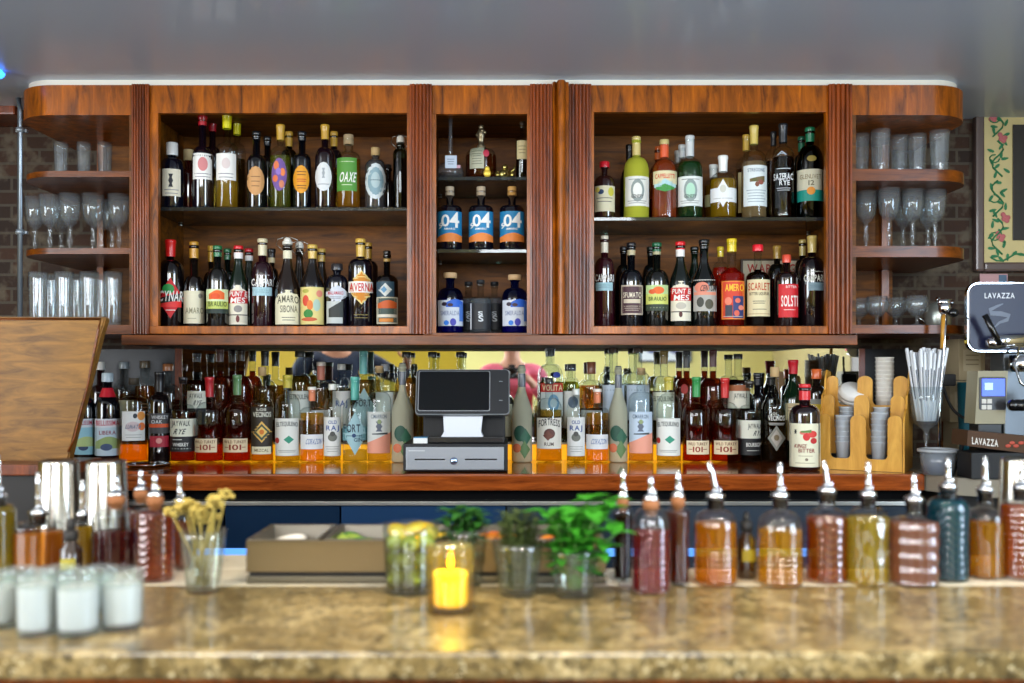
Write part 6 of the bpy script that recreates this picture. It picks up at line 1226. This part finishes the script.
# dried flower glass
def tumb(name, desc, x, base, wb, wt, top, cat='glass', fl=0):
    Y = YofBase(base); k = Y/F; t = thing(name, desc, cat, (XP(x, Y), Y, ZF if Y < 1.705 else ZF-.0005))
    fin('glass_body', tumbler_bm(wb/2*k, wt/2*k, (base-top)*k, fl, 10), glass('#f8fcfa', .01, '#b8c4c4', .08), t); return t, Y, k
t, Y, k = tumb('sprig_glass', 'tapered clear glass holding dried pale flower stems', 203, 592, 32, 46, 530)
DRY = mat('#a89448', .8); STM = mat('#8c7c38', .8)
rr = random.Random(3)
for i in range(13):
    a = i*2.4; q = math.sqrt((i+.5)/13); bx_, by_ = .012*q*math.cos(a), .012*q*math.sin(a)
    tx = -.012+ (.085*(i/12-.42)) + rr.uniform(-.006, .006); tz = .112+rr.uniform(-.016, .02)+(.022 if i > 9 else 0); ty = rr.uniform(-.02, .02)
    t2 = thing('dried_flower', 'dried straw coloured flower stem in the tapered glass at left', 'dried flower', (t.location.x+bx_, Y+by_, ZF+.012), group='dried flower stems')
    fin('stem', tube(BM(), [(0, 0, 0), (tx*.5, ty*.5, tz*.55), (tx, ty, tz)], .0016, 6), STM, t2)
    bm = BM()
    for j in range(16):
        u = rr.uniform(0, 2*PI); v = rr.uniform(-.5, 1); ball(bm, Vector((tx+.013*math.cos(u)*math.cos(v), ty+.012*math.sin(u)*math.cos(v), tz+.004+.010*math.sin(v))), rr.uniform(.003, .0052), u=7, v=5, s=(1, 1, .7))
    fin('flower_head', bm, DRY, t2)
# olive jar
t, Y, k = tumb('olive_jar', 'straight glass jar packed with large green olives', 411, 592, 50, 56, 524, 'jar')
bm = BM(); lathe(bm, [(0, .011), (.04, .011), (.0435, .07), (0, .07)], 36); fin('brine', bm, liquid('#a8a850', .93), t)
rr = random.Random(11); OLV = mat('#74800c', .25, coat=.6); n = 0; OM = None
cx_, cy_ = t.location.x, Y
lv = ['bottom', 'second', 'third', 'fourth', 'top']
for L_ in range(3):
    cnt = 5
    for i in range(cnt+1):
        a = i*2*PI/cnt+L_*.5; r = .0262 if i < cnt else 0
        z = ZF+.0115+.0155+L_*.0285
        t2 = thing('green_olive', 'big green olive packed in the straight glass jar', 'olive', (cx_+r*math.cos(a), cy_+r*math.sin(a), z), (rr.uniform(-.5, .5), rr.uniform(-.5, .5), a+PI/2+rr.uniform(-.5, .5)), 'green olives in the jar')
        if OM is None:
            bm = BM(); ball(bm, Vector((0, 0, 0)), .0152, s=(.98, 1.08, .95)); OM = fin('olive_flesh', bm, OLV, t2)
            bm = BM(); lathe(bm, [(0, 0), (.003, 0), (.0034, .001), (0, .0012)], 12); bmesh.ops.rotate(bm, verts=bm.verts, cent=(0, 0, 0), matrix=Matrix.Rotation(PI/2, 3, 'X')); bmesh.ops.translate(bm, verts=bm.verts, vec=(0, -.0160, 0)); OP = fin('pit_hole', bm, mat('#4c4c10', .6), t2)
        else:
            for src in (OM, OP): c = src.copy(); COL.objects.link(c); c.parent = t2
# lemon slices on top of the jar
for i, (dx, dz, an) in enumerate(((-.020, .101, .3), (.006, .106, -.2), (.028, .099, .5))):
    t2 = thing('lemon_slice', ['left', 'middle', 'right'][i]+' lemon slice on top of the olive jar', 'lemon slice', (cx_+dx, cy_+.006*i, ZF+dz), (.35+an*.3, an, 0), 'lemon slices')
    fin('rind', lathe(BM(), [(.0165, -.002), (.0185, -.002), (.0185, .002), (.0165, .002)], 28), mat('#b89408', .5), t2)
    fin('flesh', lathe(BM(), [(0, -.0015), (.0168, -.0015), (.0168, .0015), (0, .0015)], 28), mat('#a89c34', .45), t2)
# herbs
def leaf_mesh(bm, base, dirv, up, L, W, fold=.25):
    d = dirv.normalized(); s = d.cross(up)
    if s.length < .05: s = d.cross(Vector((1, 0, 0)))
    s.normalize(); u = s.cross(d); n = 6; rows = []
    for i in range(n+1):
        t_ = i/n; w = W*math.sin(PI*min(1, t_*.97+.03)**.75)*.5; c = base+d*L*t_-u*L*.35*t_*t_; rows.append((bm.verts.new(c-s*w+u*w*fold), bm.verts.new(c), bm.verts.new(c+s*w+u*w*fold)))
    for p, q in zip(rows, rows[1:]):
        for i in (0, 1): f = bm.faces.new((p[i], p[i+1], q[i+1], q[i])); f.smooth = True
def herb(name, label, grp, cat, C_, n, spread, h0, h1, seed, lm, sm, LL, LW, per, baser=.012, bias=0, step=.5):
    rr = random.Random(seed)
    for i in range(n):
        a = i*2.4; q = math.sqrt((i+.5)/n); bv = Vector((baser*q*math.cos(a), baser*q*math.sin(a), 0)); hh = rr.uniform(h0, h1)
        tv = Vector((spread*q*math.cos(a)+bias, spread*.7*q*math.sin(a), hh))
        t2 = thing(name, label, cat, Vector(C_)+bv, group=grp); tv = tv-bv
        def pt(u): return Vector((tv.x*u*u, tv.y*u*u, tv.z*u))
        fin('stem', tube(BM(), [pt(u/5) for u in range(6)], .0014, 6), sm, t2)
        bm = BM()
        for j in range(per):
            u = step+(1-step)*j/(per-1); p = pt(u)
            for s_ in range(2 if j < per-1 else 4):
                an = j*1.57+s_*(PI if j < per-1 else PI/2)+rr.uniform(-.4, .4); el = rr.uniform(.1, .7)
                d = Vector((math.cos(an)*math.cos(el), math.sin(an)*math.cos(el), math.sin(el)))
                leaf_mesh(bm, p, d, Vector((0, 0, 1)), LL*rr.uniform(.7, 1.1), LW*rr.uniform(.8, 1.1))
        fin('leaves', bm, lm, t2)
MINT = mat('#2f7a1c', .5, spec=.3); MINT2 = mat('#24581a', .5); THY = mat('#3a4a1a', .8); GST = mat('#4c7c2c', .6)
t, Y, k = tumb('mint_glass', 'clear tumbler with a big bunch of fresh mint', 574, 596, 38, 50, 548)
herb('mint_sprig', 'leafy bright green mint sprig in the tumbler of mint', 'mint sprigs', 'mint', (t.location.x, Y, ZF+.012), 17, .066, .06, .145, 5, MINT, GST, .042, .028, 5, bias=.008, step=.35)
t, Y, k = tumb('thyme_glass', 'clear tumbler of fine dark thyme stems left of the mint', 518, 595, 36, 52, 542)
herb('thyme_sprig', 'fine dark green thyme sprig in the tumbler left of the mint', 'thyme sprigs', 'thyme', (t.location.x, Y, ZF+.012), 30, .034, .07, .125, 8, THY, THY, .016, .009, 16, baser=.02, step=.06)
t, Y, k = tumb('chive_glass', 'clear glass of cut green leaves behind the lit amber candle', 464, 584, 36, 46, 528)
herb('green_herb_sprig', 'flat green herb sprig in the glass behind the amber candle', 'green herb sprigs', 'herb', (t.location.x, Y, ZF+.012), 18, .030, .075, .118, 9, MINT2, MINT2, .032, .018, 6, step=.35)
# garnish caddy
YT = 1.713; ZT = ZF-.0005
t = thing('garnish_caddy', 'long stainless steel garnish tray with pans of cut fruit', 'tray', (XP(420, YT), YT, ZT))
x0, x1 = XP(246, YT), XP(606, YT); zr = ZP(541, YT); YB3 = YT+.165
fin('foot_rail', box(BM(), x0, x1, YT, YB3-.01, ZT, ZT+.013, .003), mat('#5c5648', .45, .8), t, True)
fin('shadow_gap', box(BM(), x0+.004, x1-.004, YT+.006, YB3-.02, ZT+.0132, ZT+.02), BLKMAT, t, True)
fin('front_wall', box(BM(), x0, x1, YT+.001, YT+.004, ZT+.0202, zr, .001), mat('#6c5c40', .35, .8), t, True)
fin('back_wall', box(BM(), x0, x1, YB3-.004, YB3, ZT+.0202, zr, .001), STEEL, t, True)
fin('tray_floor', box(BM(), x0, x1, YT+.0045, YB3-.0045, ZT+.0202, ZT+.023), STEEL, t, True)
cols = [246, 322, 392, 462, 532, 606]
for i in range(5):
    a, b = XP(cols[i], YT)+.002, XP(cols[i+1], YT)-.002; bm = BM()
    o0, o1, p0, p1 = a, b, YT-.004, YB3+.003; in_ = .009; zf_ = ZT+.034
    def ring(xa, xb, ya, yb, z): return [bm.verts.new(c) for c in ((xa, ya, z), (xb, ya, z), (xb, yb, z), (xa, yb, z))]
    R0 = ring(o0, o1, p0, p1, zr+.0008); R1 = ring(o0, o1, p0, p1, zr+.003); R2 = ring(o0+in_, o1-in_, p0+in_, p1-in_, zr+.003); R3 = ring(o0+in_+.004, o1-in_-.004, p0+in_+.006, p1-in_-.006, zf_)
    for A_, B_ in ((R0, R1), (R1, R2), (R2, R3)):
        for q in range(4): bm.faces.new((A_[q], A_[(q+1) % 4], B_[(q+1) % 4], B_[q]))
    bm.faces.new(R3); bmesh.ops.recalc_face_normals(bm, faces=bm.faces)
    bmesh.ops.bevel(bm, geom=[e for e in bm.edges], offset=.0008, segments=1, affect='EDGES')
    fin('steel_pan', bm, mat('#6c665c', .4, .9), t, True)
ZPAN = ZT+.035
t = thing('scoop', 'white plastic scoop lying in the leftmost steel pan', 'scoop', (XP(284, 1.8), 1.81, ZPAN), (0, -.22, .5))
bm = BM(); ball(bm, Vector((0, 0, .018)), .03, s=(1.5, .62, .45)); fin('scoop_bowl', bm, mat('#d8d4cc', .4), t)
bm = BM(); tube(bm, [(-.04, 0, .018), (-.062, -.004, .024)], .007, 10); fin('handle', bm, mat('#d8d4cc', .4), t)
def wedge(name, label, grp, cat, x, y, z, R, rot, rc, fc):
    t = thing(name, label, cat, (x, y, z), rot, group=grp)
    bm = BM(); n = 12; A = [bm.verts.new((R*1.25*math.cos(PI*i/n), 0, R*.62*math.sin(PI*i/n))) for i in range(n+1)]
    B1 = [bm.verts.new((R*1.2*math.cos(PI*i/n), R*.9*math.sin(PI*i/n)*.8, R*.45*math.sin(PI*i/n))) for i in range(n+1)]
    for i in range(n): bm.faces.new((A[i], A[i+1], B1[i+1], B1[i]))
    bm.faces.new(B1[::-1]); fin('rind', bm, mat(rc, .35, coat=.4), t)
    bm = BM(); bm.faces.new([bm.verts.new((R*1.15*math.cos(PI*i/n), -.0008, R*.55*math.sin(PI*i/n))) for i in range(n+1)]); r = bmesh.ops.extrude_face_region(bm, geom=list(bm.faces)); bmesh.ops.translate(bm, verts=[v for v in r['geom'] if isinstance(v, bmesh.types.BMVert)], vec=(0, .0007, 0)); bmesh.ops.recalc_face_normals(bm, faces=bm.faces)
    fin('flesh', bm, mat(fc, .35, coat=.5), t)
rr = random.Random(21)
for (ca, cb, nm, lb, rc, fc, n) in ((324, 390, 'lime_wedge', 'cut lime wedge in the second steel pan from the left', '#2c7c14', '#b0c85c', 13), (394, 460, 'lemon_wedge', 'cut lemon wedge in the middle steel pan', '#d8b018', '#e0d070', 10), (464, 530, 'orange_wedge', 'cut orange wedge in the fourth steel pan', '#d8681c', '#e09030', 10), (534, 604, 'orange_wedge', 'cut orange wedge in the rightmost steel pan near the mint', '#d8681c', '#e09030', 10)):
    for i in range(n):
        u = (i % 5+.5)/5; w_ = (i//5+.5)/max(1, math.ceil(n/5))
        wedge(nm, lb, lb.split(' in ')[0].replace('cut ', '')+'s in the '+lb.split(' in the ')[1], nm.split('_')[0], XP(ca+(cb-ca)*(.16+.68*u), 1.8), YT+.03+.11*w_, ZPAN+.016+rr.uniform(0, .010), .017, (rr.uniform(-.6, .6), rr.uniform(-.5, .5), rr.uniform(-.8, .8)), rc, fc)
# round steel tray on the back counter
t = thing('round_tray', 'thin round steel tray on the back counter by the floral label bottle', 'tray', (XP(147, 3.2), 3.2, ZE))
fin('tray_plate', lathe(BM(), [(0, .001), (.055, .001), (.068, .006), (.073, .008), (.073, .0095), (.067, .0075), (.054, .0028), (0, .0028)], 40), CHROME, t)

# ================================================================== PEOPLE (seen in the mirror)
def skin_mesh(name, pts, edges, m, parent, levels=2, smooth=True):
    me = bpy.data.meshes.new(name); me.from_pydata([p[0] for p in pts], edges, []); me.materials.append(m)
    o = bpy.data.objects.new(name, me); COL.objects.link(o); o.parent = parent
    sk = o.modifiers.new('skin', 'SKIN'); sk.use_smooth_shade = True
    for i, p in enumerate(pts):
        r = p[1]; me.skin_vertices[0].data[i].radius = r if isinstance(r, tuple) else (r, r)
        me.skin_vertices[0].data[i].use_root = (i == 0)
    sb = o.modifiers.new('smooth', 'SUBSURF'); sb.levels = levels; sb.render_levels = levels
    return o
SKIN = mat('#c48c70', .5); HAIR = mat('#3a2418', .6)
def person(label, loc, rz_, shirt, trousers, el, wr, hand_dir, H=1.0):
    """el, wr: elbow and wrist positions (left, right) in the person's own frame, facing +Y"""
    t = thing('person', label, 'person', loc, (0, 0, rz_))
    sh = [Vector((-.19, 0, 1.46)), Vector((.19, 0, 1.46))]
    P = [((0, 0, .98), (.15, .11)), ((0, 0, 1.14), (.135, .10)), ((0, 0, 1.32), (.16, .11)), ((0, -.005, 1.45), (.10, .075)), ((0, 0, 1.54), (.055, .06)), ((0, .015, 1.60), (.058, .07)), ((0, .02, 1.68), (.075, .092)), ((0, .01, 1.76), (.07, .085)), ((0, .005, 1.80), (.045, .05))]
    E = [(i, i+1) for i in range(8)]
    for s in (0, 1):
        b = len(P); P += [(tuple(sh[s]), .058), (tuple(el[s]), .042), (tuple(wr[s]), .027), (tuple(Vector(wr[s])+Vector(hand_dir[s])*.055), (.04, .018))]
        E += [(3, b), (b, b+1), (b+1, b+2), (b+2, b+3)]
        b = len(P); sx_ = (-.09, .09)[s]; P += [((sx_, 0, .90), .085), ((sx_, .01, .50), .056), ((sx_, -.01, .10), .036), ((sx_, .06, .035), (.035, .03)), ((sx_, .14, .03), (.035, .022))]
        E += [(0, b), (b, b+1), (b+1, b+2), (b+2, b+3), (b+3, b+4)]
    body = skin_mesh('body', P, E, SKIN, t)
    for s in (0, 1):
        d = Vector(hand_dir[s]).normalized(); c = Vector(wr[s])+d*.075; side = d.cross(Vector((0, 0, 1)));
        if side.length < .1: side = Vector((1, 0, 0))
        side.normalize(); nrm = side.cross(d)
        for f in range(4):
            o_ = c+side*(.0275-.0183*f)+d*.0; L_ = (.062, .072, .068, .054)[f]
            skin_mesh('finger', [(tuple(o_), .0095), (tuple(o_+d*L_*.45), .0088), (tuple(o_+d*L_*.75-nrm*L_*.25), .008), (tuple(o_+d*L_*.9-nrm*L_*.5), .007)], [(0, 1), (1, 2), (2, 3)], SKIN, t, 1)
        o_ = Vector(wr[s])+d*.03+side*.03*(1 if s == 0 else -1); sd = side*(1 if s == 0 else -1)
        skin_mesh('thumb', [(tuple(o_), .011), (tuple(o_+sd*.022+d*.02), .0105), (tuple(o_+sd*.028+d*.045), .009)], [(0, 1), (1, 2)], SKIN, t, 1)
    # shirt with sleeves, trousers, shoes, hair, face
    S_ = [((0, 0, .93), (.175, .13)), ((0, 0, 1.14), (.16, .125)), ((0, 0, 1.33), (.185, .13)), ((0, -.005, 1.455), (.125, .09)), ((0, -.003, 1.505), (.07, .07))]; SE = [(0, 1), (1, 2), (2, 3), (3, 4)]
    for s in (0, 1):
        b = len(S_); S_ += [(tuple(sh[s]), .075), (tuple(el[s]), .057), (tuple(Vector(el[s]).lerp(Vector(wr[s]), .8)), .042)]; SE += [(3, b), (b, b+1), (b+1, b+2)]
    skin_mesh('shirt', S_, SE, shirt, t)
    T_ = [((0, 0, .96), (.165, .12))]; TE = []
    for s in (0, 1):
        sx_ = (-.09, .09)[s]; b = len(T_); T_ += [((sx_, 0, .88), .105), ((sx_, .01, .50), .075), ((sx_, -.01, .09), .058)]; TE += [(0, b), (b, b+1), (b+1, b+2)]
    skin_mesh('trousers', T_, TE, trousers, t)
    for s in (-.09, .09):
        bm = BM(); ball(bm, Vector((s, .055, .036)), .05, s=(.9, 2.4, .7)); fin('shoe', bm, BLKMAT, t)
    bm = BM(); ball(bm, Vector((0, -.012, 1.745)), .098, s=(.92, 1.12, 1.0)); bmesh.ops.delete(bm, geom=[v for v in bm.verts if v.co.y > .045 and v.co.z < 1.785], context='VERTS'); fin('hair', bm, HAIR, t)
    bm = BM(); tube(bm, [(0, .095, 1.70), (0, .118, 1.668), (0, .1, 1.662)], .011, 8); fin('nose', bm, SKIN, t)
    for s in (-1, 1):
        bm = BM(); ball(bm, Vector((s*.031, .088, 1.702)), .011); fin('eye', bm, mat('#2a1c14', .2), t)
        bm = BM(); ball(bm, Vector((s*.082, .01, 1.69)), .024, s=(.4, .7, 1.2)); fin('ear', bm, SKIN, t)
    bm = BM(); tube(bm, [(-.022, .098, 1.638), (0, .104, 1.635), (.022, .098, 1.638)], .005, 8); fin('mouth', bm, mat('#9c4c44', .5), t)
    return t
PINK = mat('#e86c80', .75); NAVYS = mat('#10203c', .8)
V3 = Vector
person('person in a pink shirt photographing the bar, reflected in the mirror', (.0, -.34, 0), 0, PINK, mat('#2c3444', .8),
       [V3((-.28, .04, 1.20)), V3((.28, .04, 1.20))], [V3((-.12, .20, 1.40)), V3((.12, .20, 1.40))], [(.55, .5, .35), (-.55, .5, .35)])
t = thing('photo_camera', 'black photo camera held by the person in pink, reflected in the mirror', 'camera', (0, -.1, 1.45))
fin('camera_body', box(BM(), -.068, .068, -.135, -.075, 1.40, 1.482, .01), BLKMAT, t, True)
fin('viewfinder_hump', box(BM(), -.025, .025, -.13, -.08, 1.4825, 1.505, .006), BLKMAT, t, True)
bm = BM(); lathe(bm, [(0, 0), (.033, 0), (.033, .045), (.036, .047), (.036, .062), (.030, .064), (.028, .058), (0, .056)], 32); bmesh.ops.rotate(bm, verts=bm.verts, cent=(0, 0, 0), matrix=Matrix.Rotation(-PI/2, 3, 'X')); bmesh.ops.translate(bm, verts=bm.verts, vec=(0, -.0745, 1.44))
fin('lens', bm, BLACK, t, True)
person('person in a dark blue shirt with one hand raised, reflected in the mirror', (-1.17, .5, 0), math.radians(-20), NAVYS, mat('#20242c', .8),
       [V3((-.30, .06, 1.18)), V3((.42, .02, 1.34))], [V3((-.20, .28, 1.12)), V3((.44, .12, 1.45))], [(.4, .9, 0), (-.3, .3, .9)]).scale = (1.05, 1.05, 1.05)

for o in bpy.data.objects:      # rest a hair above what carries it
    if o.parent is None and o.get('category') in ('bottle', 'glass', 'decanter', 'ornament', 'pot', 'sign', 'candle', 'jar', 'shaker', 'cash register', 'tub', 'carton', 'cup holder', 'tray', 'grinder', 'espresso machine', 'box'):
        o.location.z += .0004
